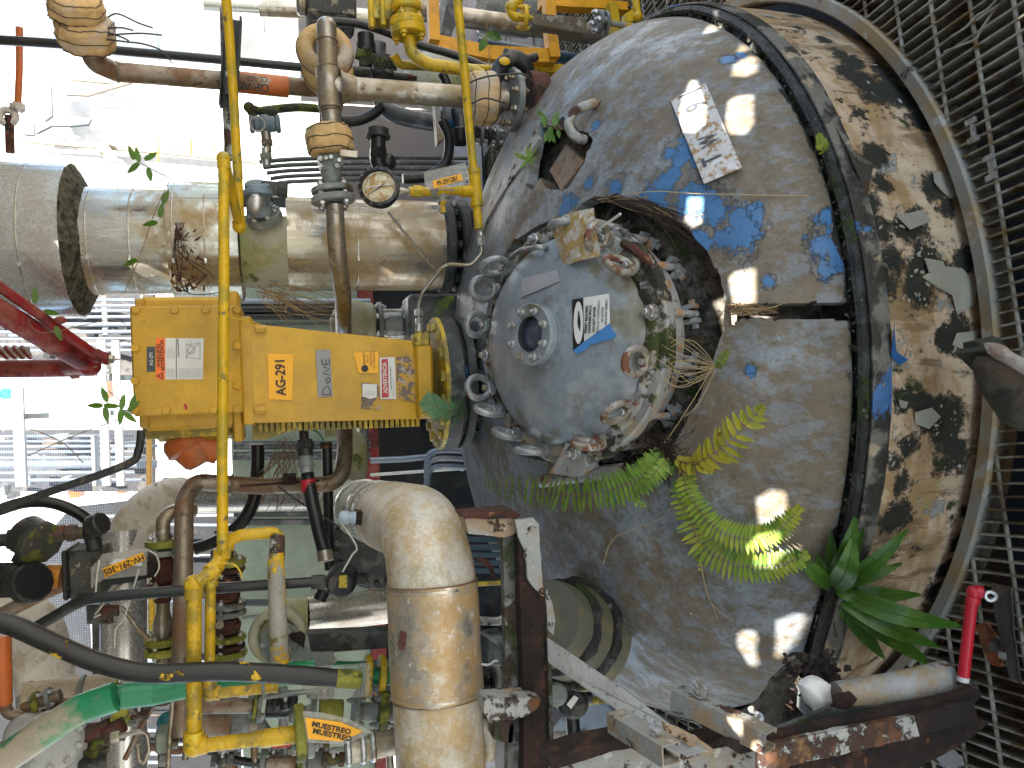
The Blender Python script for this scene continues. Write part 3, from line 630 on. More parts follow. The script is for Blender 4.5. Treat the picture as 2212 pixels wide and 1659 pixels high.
# stencilled plate with sun on it
def quad_on(parent, name, corners, mat_, off=.004, sub=6, castf=dome, th=.002, label=None):
    mb = MB(); vs = []; (a, b_, c, d) = corners
    for layer in (off, off-th):
        for j in range(sub+1):
            for i in range(sub+1):
                s, t = i/sub, j/sub; u = (a[0]*(1-s)+b_[0]*s)*(1-t) + (d[0]*(1-s)+c[0]*s)*t; v = (a[1]*(1-s)+b_[1]*s)*(1-t) + (d[1]*(1-s)+c[1]*s)*t
                vs.append(castf(u, v, layer))
    n = sub+1; fs = []
    for L_ in (0, 1):
        for j in range(sub):
            for i in range(sub):
                o_ = L_*n*n; fs.append((o_+j*n+i, o_+j*n+i+1, o_+(j+1)*n+i+1, o_+(j+1)*n+i))
    ed = [i for i in range(n)] + [j*n+sub for j in range(1, n)] + [sub*n+i for i in range(sub-1, -1, -1)] + [j*n for j in range(sub-1, 0, -1)]
    for k in range(len(ed)):
        x, y = ed[k], ed[(k+1) % len(ed)]; fs.append((x, y, y+n*n, x+n*n))
    mb.add(vs, fs); return part(parent, name, mb, mat_, label)
pl = quad_on(vessel, 'number_plate', [(1448,216),(1524,179),(1603,362),(1521,397)], m_tagp, .012, label='rusty white stencilled plate reading TW-91')
def dome_text(parent, s, u, v, u2, v2, h, mat_, off, sx=1.0, bold=0):   # baseline direction from (u,v) towards (u2,v2)
    c = dome(u, v, off); c2 = dome(u2, v2, off); r_ = c2 - c; n = dome_n(c); up = n.cross(r_)
    return text(parent, 'lettering', s, c, r_, up, h, mat_, bold, sx=sx)
m_fade = mat('faded_print', (.20, .20, .21), [ly((.42, .42, .41), 60, .5, .05)], rough=.5, bump=0)
for ch, (u, v) in (('T', (1540, 343)), ('W', (1533, 302)), ('9', (1506, 228)), ('1', (1491, 200))):
    c = dome(u, v, .0125); r_ = dome(1475+ (u-1491)*1.0, v-40, .0125) - dome(u, v, .0125) if False else dome(u-18, v-42, .0125) - c
    n = dome_n(c); text(pl, 'lettering', ch, c, r_, n.cross(r_), .066 if ch in 'TW' else .080, m_sg, .0008, sx=.62 if ch != 'W' else .5)
# blank plate standing on the cover, film tag etc. come with the manhole below
# lifting eye on the dome
mb = MB(); pts = [dome(1290,222,.0), dome(1272,226,.035), dome(1240,240,.05), dome(1226,268,.055), dome(1240,296,.04), dome(1262,302,.0)]
mb.tube(pts, .0135, 14, bend=.03); part(vessel, 'lifting_loop', mb, m_gpl)
# metal blocks in the torn opening
for cs, off in (([(1187,368),(1222,313),(1260,348),(1212,412)], .008), ([(1114,466),(1167,384),(1192,430),(1130,508)], .0)):
    ps = [dome(u, v, off) for u, v in cs]; n = dome_n(ps[0]); mb = MB(); mb.prism(ps, n*-.05); part(vessel, 'spacer_block', mb, m_ssr)
# jacket strips that run over the far shoulder behind the opening
def strap(pix, wpx, mat_, off=.01, th=.012, name='jacket_strip', label=None):
    mb = MB(); P = [dome(u, v, off) for u, v in pix]; L_, Rr_ = [], []
    for i, p in enumerate(P):
        t = (P[min(i+1, len(P)-1)] - P[max(0, i-1)]).normalized(); n = dome_n(p); s = n.cross(t).normalized()*px(p, wpx)
        L_.append(p+s); Rr_.append(p-s)
    for i in range(len(P)-1):
        n = dome_n(P[i])*-th; mb.add([L_[i], Rr_[i], Rr_[i+1], L_[i+1], L_[i]+n, Rr_[i]+n, Rr_[i+1]+n, L_[i+1]+n], [(0,1,2,3),(7,6,5,4),(0,3,7,4),(1,5,6,2),(0,4,5,1),(3,2,6,7)])
    return part(vessel, name, mb, mat_, label)
strap([(1160,290),(1135,330),(1105,370),(1075,415),(1050,460),(1030,510)], 26, m_gpl)
# side nozzle lower left with black cracked joints
def nozzle(parent, c, axis, r, prof, mat_, name='nozzle'):
    mb = MB(); mb.lathe([(r*a, r*b_) for a, b_ in prof], M(c, axis), 56); return part(parent, name, mb, mat_)
nb = at(1247, 1372, 2.0); nax = (at(1157, 1330, 1.86) - nb)
mb = MB(); mb.lathe([(0, .20), (.104, .20), (.110, .17), (.113, .12), (.122, .10), (.136, .02), (.142, -.05)], M(nb, nax), 56); part(vessel, 'side_nozzle', mb, mat('nozzle_cladding', (.12, .12, .095), [ly((.17, .15, .08), 9, .52, .08), ly((.30, .19, .09), 6, .62, .05)], rough=.6, bump=.4))
mb = MB(); mb.torus(M(nb+nax.normalized()*.12, nax), .116, .014, 44, 10); mb.torus(M(nb+nax.normalized()*.035, nax), .136, .016, 44, 10)
for k in range(len(mb.v)): mb.v[k] = mb.v[k] + noise.noise_vector(mb.v[k]*30)*.008
part(vessel, 'cracked_mastic', mb, m_ring)
# upper right nozzle (below the canvas covered flange)
nz0 = at(1120, 215, 2.5); nz1 = at(1250, 222, 2.55); ax_ = Vector((0, 0, -1))
mb = MB(); mb.cyl(nz0 + Vector((0, 0, -.05)), nz0 + Vector((0, 0, -.32)), px(nz0, 30), n=32); part(vessel, 'branch_nozzle', mb, m_gpl)

# ---------------- manhole
HC = plane(1228, 738, Vector((.12, 1.87, .80)), Vector((0, -1, 0)))
az_ = math.atan2(HC.x-AX, AY-HC.y); E_ = R(63)
HN = Vector((math.sin(az_)*math.cos(E_), -math.cos(az_)*math.cos(E_), math.sin(E_)))
HC = HC + HN*.0
HM = M(HC, HN, Vector((1, 0, 0)))
mb = MB(); mb.lathe([(.27, -.24), (.27, -.100), (.296, -.092), (.300, -.086), (.300, -.040), (.296, -.036), (.25, -.036)], HM, 72); part(vessel, 'manhole_neck', mb, m_swing)
mb = MB(); mb.lathe([(.255, -.038), (.311, -.036), (.313, -.028), (.255, -.026)], HM, 90)
for k in range(len(mb.v)): mb.v[k] = mb.v[k] + noise.noise_vector(mb.v[k]*25)*.007
part(vessel, 'manhole_gasket', mb, m_ring)
def wob(mb, a, f):
    for k in range(len(mb.v)): mb.v[k] = mb.v[k] + noise.noise_vector(mb.v[k]*f)*a
cover = None
mb = MB(); mb.lathe([(.24, -.024), (.318, -.024), (.322, -.020), (.322, .008), (.317, .013), (.275, .014), (.262, .016)], HM, 140); wob(mb, .003, 22)
rim = part(vessel, 'manhole_cover_rim', mb, m_crim)
prof = []
for k in range(25):
    s = k/24; r = .272*(1-s); prof.append((r, .004 + .118*math.sqrt(max(0, 1-(r/.276)**2.3))))
mb = MB(); mb.lathe(prof, HM, 110); wob(mb, .0016, 9); dish = part(vessel, 'manhole_cover', mb, m_cover)
mb = MB(); mb.lathe([(.262, .012), (.285, .012), (.300, .014), (.296, .024), (.280, .030), (.266, .026)], HM, 140)
for k in range(len(mb.v)):
    l = HM.inverted() @ mb.v[k]; low = max(0, -l.y/.27 + .15) if False else 1
    mb.v[k] = mb.v[k] + noise.noise_vector(mb.v[k]*28)*.010
part(vessel, 'moss_collar', mb, m_crim)
def hplane(u, v, h=.014): return plane(u, v, HC + HN*h, HN)
# sight glass
sc_ = plane(1142, 722, HC + HN*.150, HN); sm = M(sc_, HN)
mb = MB(); mb.lathe([(.045, -.005), (.045, 0), (.075, .0), (.078, -.003), (.078, -.022), (.072, -.024), (.072, -.028), (.078, -.030), (.078, -.05), (.088, -.075)], sm, 56); sg = part(vessel, 'sight_glass_flange', mb, m_swing)
sg.data.materials.clear(); sg.data.materials.append(m_cover)
mb = MB(); mb.lathe([(.046, .001), (.045, -.024), (.034, -.026)], sm, 40); part(sg, 'seat_ring', mb, m_ring)
mb = MB(); mb.lathe([(0, -.016), (.03, -.017), (.043, -.021), (.043, -.03)], sm, 40); part(sg, 'glass', mb, m_glass)
def mk_bolt():
    b = MB(); b.hexa((0, 0, 0), (0, 0, .008), .0095); b.cyl((0, 0, .008), (0, 0, .019), .0052, n=12, bev=.001); return b
for u, v in ((1120,660),(1160,668),(1110,688),(1098,720),(1105,755),(1104,772)) if False else []: pass
for k in range(8):
    a = 2*math.pi*(k+.35)/8; p = sm @ Vector((.060*math.cos(a), .060*math.sin(a), 0)); inst(sg, 'bolt', 'sgb', mk_bolt, m_zinc, M(p, HN, Vector((1, .3, 0))))
# plates on the dish
def dish_pt(u, v, off=0.0):
    # march the ray onto the dished cover
    d = ray(u, v); inv = HM.inverted(); t = (HC-CAM).length*.78
    for i in range(400):
        p = CAM + d*t; l = inv @ p; r = math.hypot(l.x, l.y); hz = .004 + .118*math.sqrt(max(0, 1-(min(r, .275)/.276)**2.3)) + off
        if l.z <= hz: return p
        t += max(.0005, (l.z-hz)*.5/d.length)
    return p
pl = quad_on(vessel, 'blank_plate', [(1127,602),(1203,582),(1210,607),(1124,643)], m_plate, .004, 5, dish_pt, .0015)
sign = quad_on(vessel, 'confined_space_sign', [(1236,647),(1316,634),(1318,705),(1238,757)], m_sw, .004, 6, dish_pt, .0012, label='white confined space sign with torn lower corner')
def dish_quad(name, cs, mat_, off=.0052): return quad_on(sign, name, cs, mat_, off, 4, dish_pt, .0008)
dish_quad('sign_band', [(1236,647),(1260,643),(1262,744),(1238,757)], m_sk)
mb = MB(); el = []
for k in range(28):
    a = 2*math.pi*k/28; el.append((1249.5+10.5*math.cos(a)+.0, 697+46*math.sin(a)))
c0 = [dish_pt(u, v, .0066) for u, v in el]; mb.add(c0, [tuple(range(28))]); part(sign, 'oval_field', mb, m_sw)
def dish_text(s, u, v, size, mat_=m_sk, parent=sign, bold=.0002, sx=1.0):
    c = dish_pt(u, v, .0056); r_ = (dish_pt(u+1, v-22, .0056) - dish_pt(u+1-2, v+22, .0056)); n = (dish_pt(u+10, v, .0056)-c).cross(r_).normalized()
    if n.dot(c-CAM) > 0: n = -n
    text(parent, 'lettering', s, c, r_, n.cross(r_), size, mat_, bold, lift=.0012, sx=sx)
for s, u, v, z in (('PERMIT REQUIRED', 1267, 690, .0082), ('CONFINED SPACE', 1275, 690, .0082), ('DO NOT ENTER', 1284, 690, .0082), ('ESPACIO CONFINADO', 1293, 684, .0076), ('NO ENTRE', 1302, 680, .0076), ('REQUIERE PERMISO', 1310, 674, .0070)):
    dish_text(s, u, v, z, bold=.0004 if u < 1290 else .0001)
# torn corner: blue paint shows (a real patch of old paint)
mb = MB()
poly = [(1238,757),(1262,738),(1290,718),(1318,698),(1322,712),(1333,722),(1325,733),(1300,737),(1290,742),(1275,745),(1262,758),(1246,764)]
mb.add([dish_pt(u, v, .0072) for u, v in poly], [tuple(range(len(poly)))]); part(vessel, 'old_blue_paint', mb, flat('old_blue', (.05, .19, .44), .4))
# eye nuts, stud ends and swing bolts round the rim
def mk_eye():
    b = MB(); b.cyl((0, 0, 0), (0, 0, .010), .016, .0145, n=20)
    pts = []
    for k in range(25):
        a = R(-62) + R(304)*k/24 - math.pi/2 + math.pi/2
        a = R(-90) + R(28) + R(304)*k/24
        pts.append(Vector((.0235*math.sin(a+math.pi/2)*1.0, 0, .034 - .025*math.cos(a+math.pi/2)*-1)))
    pts = [Vector((.0235*math.cos(R(-62)+R(304)*k/24), 0, .036+.029*math.sin(R(-62)+R(304)*k/24))) for k in range(25)]
    b.tube(pts, .0072, 12); b.tube([Vector((-.012, 0, .008)), Vector((.012, 0, .008))], .0085, 12)
    return b
def mk_stud():
    b = MB(); b.cyl((0, 0, 0), (0, 0, .024), .0062, n=14, bev=.0012); return b
def mk_hexn():
    b = MB(); b.cyl((0, 0, 0), (0, 0, .003), .020, n=24); b.hexa((0, 0, .003), (0, 0, .015), .0165); b.cyl((0, 0, .015), (0, 0, .030), .008, n=14, bev=.0015); return b
def mk_swing():
    b = MB(); b.cyl((0, 0, -.006), (0, 0, -.125), .0095, n=16); b.ball((0, 0, -.130), .0125, 14); return b
def mk_lug():
    b = MB(); b.box((0, 0, 0), .016, .0055, .020); b.cyl((0, .0055, -.004), (0, .018, -.004), .009, n=6); return b
EYES = [((1078,545), -12, 0), ((1068,616), 25, 0), ((1045,700), 4, 0), ((1050,853), -18, 0), ((1065,916), 30, 0), ((1118,968), 14, 0), ((1180,992), 5, 0), ((1305,946), -40, 1), ((1356,874), -5, 1), ((1393,778), 0, 1), ((1375,580), 12, 1), ((1330,505), -78, 1), ((1262,462), 18, 0)]
NUTS = [(1160,494), (1044,771), (1411,677), (1252,990)]
for (u, v), yaw, rusty in EYES:
    p = hplane(u, v); rd = (p-HC).normalized(); q = HC + rd*.291 + HN*.020
    wm = M(q, HN, rd) @ Matrix.Scale(1.3, 4) @ Matrix.Rotation(R(yaw), 4, 'Z') @ Matrix.Rotation(R(random.uniform(-9, 9)), 4, 'X')
    e = inst(vessel, 'eye_nut', 'eye%d' % rusty, mk_eye, m_eye if rusty else m_eyeg, wm, 'rusty eye nut' if rusty else None)
    inst(e, 'stud_end', 'stud', mk_stud, m_zinc, wm)
for u, v in NUTS:
    p = hplane(u, v); rd = (p-HC).normalized(); q = HC + rd*.293 + HN*.013; inst(vessel, 'hex_nut', 'hexn', mk_hexn, m_zinc, M(q, HN, rd))
for (u, v) in [e[0] for e in EYES] + NUTS:
    p = hplane(u, v); rd = (p-HC).normalized(); q = HC + rd*.306 + HN*-.01; wm = M(q, HN, rd)
    tx = HN.cross(rd); wm = Matrix((rd, tx, HN)).transposed().to_4x4(); wm = Matrix.Translation(q) @ wm
    sbo = inst(vessel, 'swing_bolt', 'swing', mk_swing, m_swing, wm)
    inst(sbo, 'lug', 'lug', mk_lug, m_swing, wm @ Matrix.Translation((-.002, .018, -.125)))
    inst(sbo, 'lug', 'lug', mk_lug, m_swing, wm @ Matrix.Translation((-.002, -.018, -.125)) @ Matrix.Rotation(math.pi, 4, 'Z'))
# handle bar on the cover, hinge bracket
mb = MB(); mb.tube([dish_pt(1104,555,.0), dish_pt(1104,555,.025), dish_pt(1125,540,.035), dish_pt(1165,533,.04), dish_pt(1182,536,.0)], .0072, 12, bend=.012); part(vessel, 'cover_handle', mb, m_eyeg)
mb = MB(); mb.prism([hplane(1187,1022,.02), hplane(1240,1030,.02), hplane(1266,1010,.02), hplane(1262,985,.02), hplane(1238,955,.02), hplane(1218,958,.02)], HN*-.05); mb.prism([hplane(1222,957,.045), hplane(1230,957,.045), hplane(1200,1020,.02), hplane(1192,1020,.02)], HN*-.05); part(vessel, 'hinge_bracket', mb, m_swing)
mb = MB(); mb.cyl(dome(1170,1040,.02), dome(1268,1026,.02), .018, n=20); mb.cyl(dome(1268,1026,.02), dome(1278,1024,.02), .0215, n=20); mb.cyl(dome(1278,1024,.02), dome(1345,1016,.015), .019, n=20); part(vessel, 'hinge_pipe', mb, m_gpl)
# small shelf gasket pieces crust: rusty strip
mb = MB(); mb.tube([hplane(1345,525,.03), hplane(1365,535,.035), hplane(1395,560,.03), hplane(1408,575,.02)], [.010, .012, .011, .006], 8); wob(mb, .004, 40); part(vessel, 'rust_scale_strip', mb, m_rrust)
# plastic film sheet hanging over the rim
flm = MB(); vs = []; fs = []
cs = [(1187,476),(1283,449),(1297,553),(1218,578)]
c3 = [hplane(u, v, .085) for u, v in cs]
for j in range(9):
    for i in range(9):
        s, t = i/8, j/8; p = c3[0]*(1-s)*(1-t) + c3[1]*s*(1-t) + c3[2]*s*t + c3[3]*(1-s)*t
        vs.append(p + HN*(math.sin(s*3.1)*.010 + noise.noise(p*20)*.005))
for j in range(8):
    for i in range(8): fs.append((j*9+i, j*9+i+1, (j+1)*9+i+1, (j+1)*9+i))
flm.add(vs, fs); flm.add([p + HN*.0012 for p in vs], [tuple(reversed(f)) for f in fs])
single('plastic_sleeve', 'stained clear plastic sleeve tied to the far rim of the manhole cover', 'sleeve', flm, m_film)
mb = MB(); mb.tube([hplane(1296,492,.085), hplane(1322,475,.09), hplane(1340,462,.10)], .0035, 6); single('cable_tie', 'short pale cable tie end sticking up past the plastic sleeve on the manhole', 'cable tie', mb, m_wirel)
# ---------------------------------------------------------------- shared builders
def PT(pix, Y): return [at(p[0], p[1], p[2] if len(p) > 2 else Y) for p in pix]
def pipe_mb(pix, rpx, Y, bend=None, n=20, r2=None):
    P = PT(pix, Y); r = px(P[0], rpx); b = r*2.2 if bend is None else px(P[0], bend)
    return MB().tube(P, r if r2 is None else [r, px(P[-1], r2)], n, bend=b if len(P) > 2 else 0)
def pipe(name, label, cat, pix, rpx, m, Y=2.6, bend=None, group=None, n=20):
    return single(name, label, cat, pipe_mb(pix, rpx, Y, bend, n), m, group)
def pipe_part(root, name, pix, rpx, m, Y=2.6, bend=None, n=20, label=None):
    return part(root, name, pipe_mb(pix, rpx, Y, bend, n), m, label)
def ring_at(root, name, a, b, t, r, w, m, n=28):
    d = (b-a); c = a + d*t; d = d.normalized(); return part(root, name, MB().cyl(c - d*w/2, c + d*w/2, r, n=n, bev=min(w, r)*.25), m)
def mkb(r):
    def f():
        b = MB(); b.hexa((0, 0, 0), (0, 0, r*.9), r); b.cyl((0, 0, r*.9), (0, 0, r*1.7), r*.55, n=10, bev=r*.1); return b
    return f
def mkh(r):
    def f():
        b = MB(); b.hexa((0, 0, 0), (0, 0, r*.75), r); return b
    return f
def flange(root, c, axis, r, th, m, nb=4, br=None, bm=None, name='flange', rr=.76, both=True, n=40, a0=.4, head=False):
    axis = axis.normalized(); br = br or r*.13; bm = bm or m_zinc
    f = part(root, name, MB().cyl(c - axis*th/2, c + axis*th/2, r, n=n, bev=min(th*.18, r*.06)), m); wm = M(c, axis)
    key = ('h' if head else 'b') + '%.4f%s' % (br, bm.name)
    for k in range(nb):
        a = a0 + 2*math.pi*k/nb; o = Vector((math.cos(a)*r*rr, math.sin(a)*r*rr, 0)); p = wm @ (o + Vector((0, 0, th/2)))
        inst(f, 'bolt', key, (mkh if head else mkb)(br), bm, M(p, axis))
        if both: p = wm @ (o - Vector((0, 0, th/2))); inst(f, 'bolt', key, (mkh if head else mkb)(br), bm, M(p, -axis))
    return f
def quadY(root, name, cs, Y, th, m, label=None):
    P = [at(c[0], c[1], c[2] if len(c) > 2 else Y) for c in cs]; return part(root, name, MB().prism(P, (0, th, 0)), m, label)
def lab(root, s, c, c2, size, m, bold=0, sx=1.0, toward=None):
    r_ = c2 - c; n = (CAM - c); n = (n - r_*n.dot(r_)/r_.length_squared).normalized() if toward is None else toward
    return text(root, 'lettering', s, c, r_, n.cross(r_), size, m, bold, sx=sx)
def bez(P, n=24):
    out = []
    for k in range(len(P)-1):
        p0 = P[max(0, k-1)]; p1 = P[k]; p2 = P[k+1]; p3 = P[min(len(P)-1, k+2)]; m_ = max(2, n//(len(P)-1))
        for i in range(m_):
            t = i/m_; out.append(.5*((2*p1) + (p2-p0)*t + (2*p0-5*p1+4*p2-p3)*t*t + (3*p1-p0-3*p2+p3)*t**3))
    out.append(P[-1]); return out
def wire(pix, r, Y, n=6): return MB().tube(bez(PT(pix, Y), 28), r, n)

# ---------------------------------------------------------------- agitator drive
A0 = at(975, 827, 2.6); X0 = A0.x
def zu(u, Y=2.6): return at(u, 827, Y).z
ag = thing('agitator_drive', 'yellow gear drive with pedestal and labels, standing on dark flanges above the dome', 'agitator drive', (X0, 2.6, zu(1040)))
UPZ = Vector((0, 0, 1))
def fb(u0, u1, v0, v1, Y0, Y1, bev=.006):
    um, vm = (u0+u1)/2, (v0+v1)/2
    x0 = at(um, v1, Y0).x; x1 = at(um, v0, Y0).x; z1 = at(u0, vm, Y0).z; z0 = at(u1, vm, Y0).z
    return rbox(x0, x1, Y0, Y1, z0, z1, bev)
def rbox(x0, x1, y0, y1, z0, z1, b):
    # box with chamfered upright and front edges
    P = []
    for z, s in ((z0, b), (z0+b, 0), (z1-b, 0), (z1, b)):
        q = b if s == 0 else b+s
        e = s
        P.append([(x0+e, y0+b+e, z), (x0+b+e, y0+e, z), (x1-b-e, y0+e, z), (x1-e, y0+b+e, z), (x1-e, y1-b-e, z), (x1-b-e, y1-e, z), (x0+b+e, y1-e, z), (x0+e, y1-b-e, z)])
    vs = [p for r_ in P for p in r_]; fs = [tuple(range(7, -1, -1)), tuple(range(24, 32))]
    for j in range(3):
        for i in range(8): fs.append((j*8+i, j*8+(i+1) % 8, (j+1)*8+(i+1) % 8, (j+1)*8+i))
    return MB().add(vs, fs)
gb = part(ag, 'gearbox_housing', fb(303, 516, 640, 928, 2.44, 2.84, .012), m_yel)
part(gb, 'side_rib', fb(296, 300+18, 645, 925, 2.43, 2.5, .004), m_yel)
part(gb, 'side_rib', fb(498, 520, 628, 955, 2.43, 2.56, .005), m_yel)
mb = fb(306, 506, 900, 945, 2.50, 2.80, .012); part(gb, 'side_housing', mb, m_yelw)
mb = MB(); q = [at(320,930,2.5), at(345,955,2.56), at(500,948,2.56), at(505,925,2.5)]; mb.prism(q, (0, .22, 0)); part(gb, 'side_rib', mb, m_yelw)
cp = part(ag, 'cover_plate', fb(284, 522, 660, 896, 2.385, 2.44, .005), m_yel)
yf = 2.385
for u, v in ((294,669),(377,669),(445,669),(512,669),(293,752),(512,747),(512,833),(292,823),(292,887),(360,886),(461,885),(512,884)):
    p = at(u, v, yf); inst(cp, 'bolt', 'cvb', mkh(.0125), m_yel, M(p, Vector((0, -1, 0))))
part(ag, 'mounting_flange', fb(520, 548, 683, 918, 2.41, 2.82, .005), m_yel)
for v in (710, 886):
    p = at(552, v, 2.40); part(ag, 'bolt', MB().hexa(p+Vector((0, 0, .0)), p+Vector((0, 0, -.03)), .013), m_yel)
# pedestal: front, left side leaning in, as one tapered casting
def quadz(u, v0, v1, Y0, Y1):
    um = u; return [at(um, v1, Y0), at(um, v0, Y0)], Y1
a, b_ = at(545, 914, 2.41), at(545, 699, 2.41); c, d = at(903, 905, 2.45), at(903, 737, 2.45)
za, zc = (a.z+b_.z)/2, (c.z+d.z)/2
vs = [(a.x, 2.41, za), (b_.x, 2.41, za), (b_.x, 2.79, za), (a.x, 2.79, za), (c.x, 2.45, zc), (d.x, 2.45, zc), (d.x, 2.75, zc), (c.x, 2.75, zc)]
part(ag, 'pedestal', MB().add(vs, [(0,1,5,4),(1,2,6,5),(2,3,7,6),(3,0,4,7),(3,2,1,0),(4,5,6,7)]), m_yel)
mb = MB(); e0 = at(560, 925, 2.50); e1 = at(905, 912, 2.52)
for k in range(30):
    t = k/30; p = e0.lerp(e1, t); q = e0.lerp(e1, t+.022); mb.aabb(p.x-.012+.0, p.x+.03, 2.47, 2.72, q.z, p.z)
part(ag, 'side_grille', mb, m_yelw)
part(ag, 'lower_block', fb(898, 938, 742, 905, 2.43, 2.74, .01), m_yel)
# scroll of the housing at the left of the pedestal top
mb = MB(); mb.prism([at(545,915,2.5), at(545,948,2.5), at(575,950,2.5), at(640,925,2.5), at(648,912,2.5)], (0, .2, 0)); part(ag, 'side_bracket', mb, m_yelw)
part(ag, 'grease_boss', fb(893, 930, 720, 748, 2.43, 2.5, .006), m_yelw)
fz0, fz1 = zu(940), zu(945)
mb = MB(); mb.lathe([(0, zu(938)), (.226, zu(938)), (.229, zu(942)), (.229, zu(946)), (0, zu(946))], Matrix.Translation((X0, 2.6, 0)), 64); top = part(ag, 'base_plate', mb, m_yelw)
for k in range(16):
    a = 2*math.pi*(k+.3)/16; inst(top, 'bolt', 'agb', mkh(.0165), m_yelw, M(Vector((X0+.195*math.cos(a), 2.6+.195*math.sin(a), zu(938))), UPZ))
mb = MB(); zt = zu(946); mb.lathe([(0, zt-.001), (.228, zt-.001), (.230, zt-.004), (.230, zt-.045), (.226, zt-.049), (0, zt-.049)], Matrix.Translation((X0, 2.6, 0)), 64); wob(mb, .0012, 20); part(ag, 'upper_flange', mb, m_dfl)
mb = MB(); mb.lathe([(0, zt-.049), (.205, zt-.049), (.205, zt-.062), (0, zt-.062)], Matrix.Translation((X0, 2.6, 0)), 48); part(ag, 'gasket', mb, m_ring)
mb = MB(); mb.lathe([(0, zt-.062), (.222, zt-.062), (.226, zt-.066), (.226, zt-.088), (.222, zt-.092), (.12, zt-.092), (.12, zt-.30)], Matrix.Translation((X0, 2.6, 0)), 64); wob(mb, .0015, 20); lf = part(ag, 'lower_flange', mb, m_dfl)
for k in range(16):
    a = 2*math.pi*(k+.3)/16; inst(lf, 'stud', 'ags', lambda: MB().hexa((0, 0, 0), (0, 0, -.02), .016).cyl((0, 0, -.02), (0, 0, -.04), .009, n=10), m_dfl, Matrix.Translation((X0+.19*math.cos(a), 2.6+.19*math.sin(a), zt-.092)))
# motor
mb = MB(); p0 = at(400, 935, 2.62); mb.lathe([(0, 0), (.075, 0), (.085, .02), (.085, .05), (.07, .06), (.06, .10), (.05, .11), (0, .11)], M(p0, Vector((-.75, -.1, -.45))), 28); part(ag, 'motor_end', mb, m_orp, 'orange motor end behind the housing')
mb = MB(); mb.cyl(at(432, 958, 2.60), at(475, 972, 2.60), .052, .048, n=24); part(ag, 'motor_bell', mb, m_orp)
# labels on the housing
Yl = 2.385
w1 = quadY(ag, 'warning_label', [(339,730),(440,731),(438,819),(338,820)], Yl-.0012, .001, m_sw, 'white and orange warning label')
def lq(root, name, cs, m, Y): return quadY(root, name, cs, Y, .0006, m)
lq(w1, 'orange_band', [(337,730),(357,730),(357,820),(337,820)], m_so, Yl-.0022)
lq(w1, 'divider', [(380,731),(381.5,731),(381.5,819),(380,819)], m_sk, Yl-.002)
def ptext(root, s, u, v, size, m, Y, bold=0, sx=1.0, ax='CENTER'):
    text(root, 'lettering', s, at(u, v, Y), Vector((1, 0, 0)), UPZ, size, m, bold, lift=.0012, ax=ax, sx=sx)
ptext(w1, 'WARNING', 342.5, 768, .014, m_sk, Yl-.002, .0002); ptext(w1, 'ADVERTENCIA', 351, 768, .0135, m_sk, Yl-.002, .0003)
def tri(root, c, r, m, Y):
    mb = MB(); P = [c + Vector((r*math.sin(2*math.pi*k/3), 0, r*math.cos(2*math.pi*k/3))) for k in range(3)]; Q = [c + (p-c)*.62 for p in P]; mb.add(P+Q, [(0,1,4,3),(1,2,5,4),(2,0,3,5)])
    part(root, 'hazard_symbol', mb, m)
tri(w1, at(347, 812, Yl-.0032), .0125, m_sk, Yl); ptext(w1, '!', 347.3, 812, .010, m_sk, Yl-.002, .0003)
# rows of fine print as blocks of small type
rn = random.Random(3)
def fine(root, u0, u1, v0, v1, size, Y, m=None, dens=1):
    m = m or m_sk; u = u0
    while u < u1:
        s = ''.join(rn.choice('aeionrstlcdm ') for _ in range(int((v1-v0)/ (size*690)*1.6))); ptext(root, s, u, v1, size, m, Y, 0, ax='LEFT', sx=.8); u += size*690*1.25
fine(w1, 361, 379, 735, 775, .0036, Yl-.0012, m_fade); fine(w1, 361, 379, 780, 816, .0036, Yl-.0012, m_fade)
fine(w1, 388, 436, 779, 816, .0036, Yl-.0012, m_fade)
ptext(w1, 'LIFTING PROCEDURES', 385.5, 752, .0052, m_sk, Yl-.0012, .0001)
mb = MB(); 
for a, b_ in (((400,745),(432,741)),((400,775),(432,738)),((432,738),(432,776)),((403,740),(403,772)),((432,776),(403,772)),((412,735),(412,748))):
    p, q = at(a[0], a[1], Yl-.0022), at(b_[0], b_[1], Yl-.0022); mb.tube([p, q], .0006, 4)
mb.torus(M(at(413, 756, Yl-.0022), Vector((0, -1, 0))), .010, .0008, 20, 4); part(w1, 'lifting_drawing', mb, m_fade)
np_ = quadY(ag, 'name_plate', [(317,749),(335,749),(335,803),(317,803)], Yl-.0012, .001, m_sg, 'dark grey plate with white lettering')
ptext(np_, 'AG-291', 327, 775, .0125, m_sw, Yl-.0012, .0001)
tagY = 2.412
t1 = quadY(ag, 'tag_label', [(578,763,2.410),(634,765,2.414),(631,864,2.414),(581,863,2.410)], 0, .001, m_sy, 'yellow label with black lettering')
def pedY(u): return 2.408 + (u-545)/358*.04
text(t1, 'lettering', 'AG-291', at(607, 814, pedY(607)-.004), Vector((1, 0, 0)), UPZ, .040, m_sk, .0009, lift=.001, sx=.88)
tp = quadY(ag, 'duct_tape', [(682,756,pedY(682)-.003),(713,755,pedY(713)-.003),(719,856,pedY(719)-.003),(687,858,pedY(687)-.003)], 0, .001, m_tape)
mb = MB(); Yt = pedY(700)-.006
for strokes in ([(696,852),(714,853)], [(696,852),(699,838),(708,834),(714,843),(714,853)], [(707,828),(713,824),(714,818),(709,815),(704,819),(707,828)], [(714,810),(698,806),(713,796),(698,793)], [(712,786),(697,788)], [(697,788),(695,776)], [(705,787),(703,777)], [(712,786),(711,774)]):
    mb.tube([at(u, v, Yt) for u, v in strokes], .0011, 5)
part(tp, 'handwriting', mb, m_sk)
Yb = pedY(780)-.003
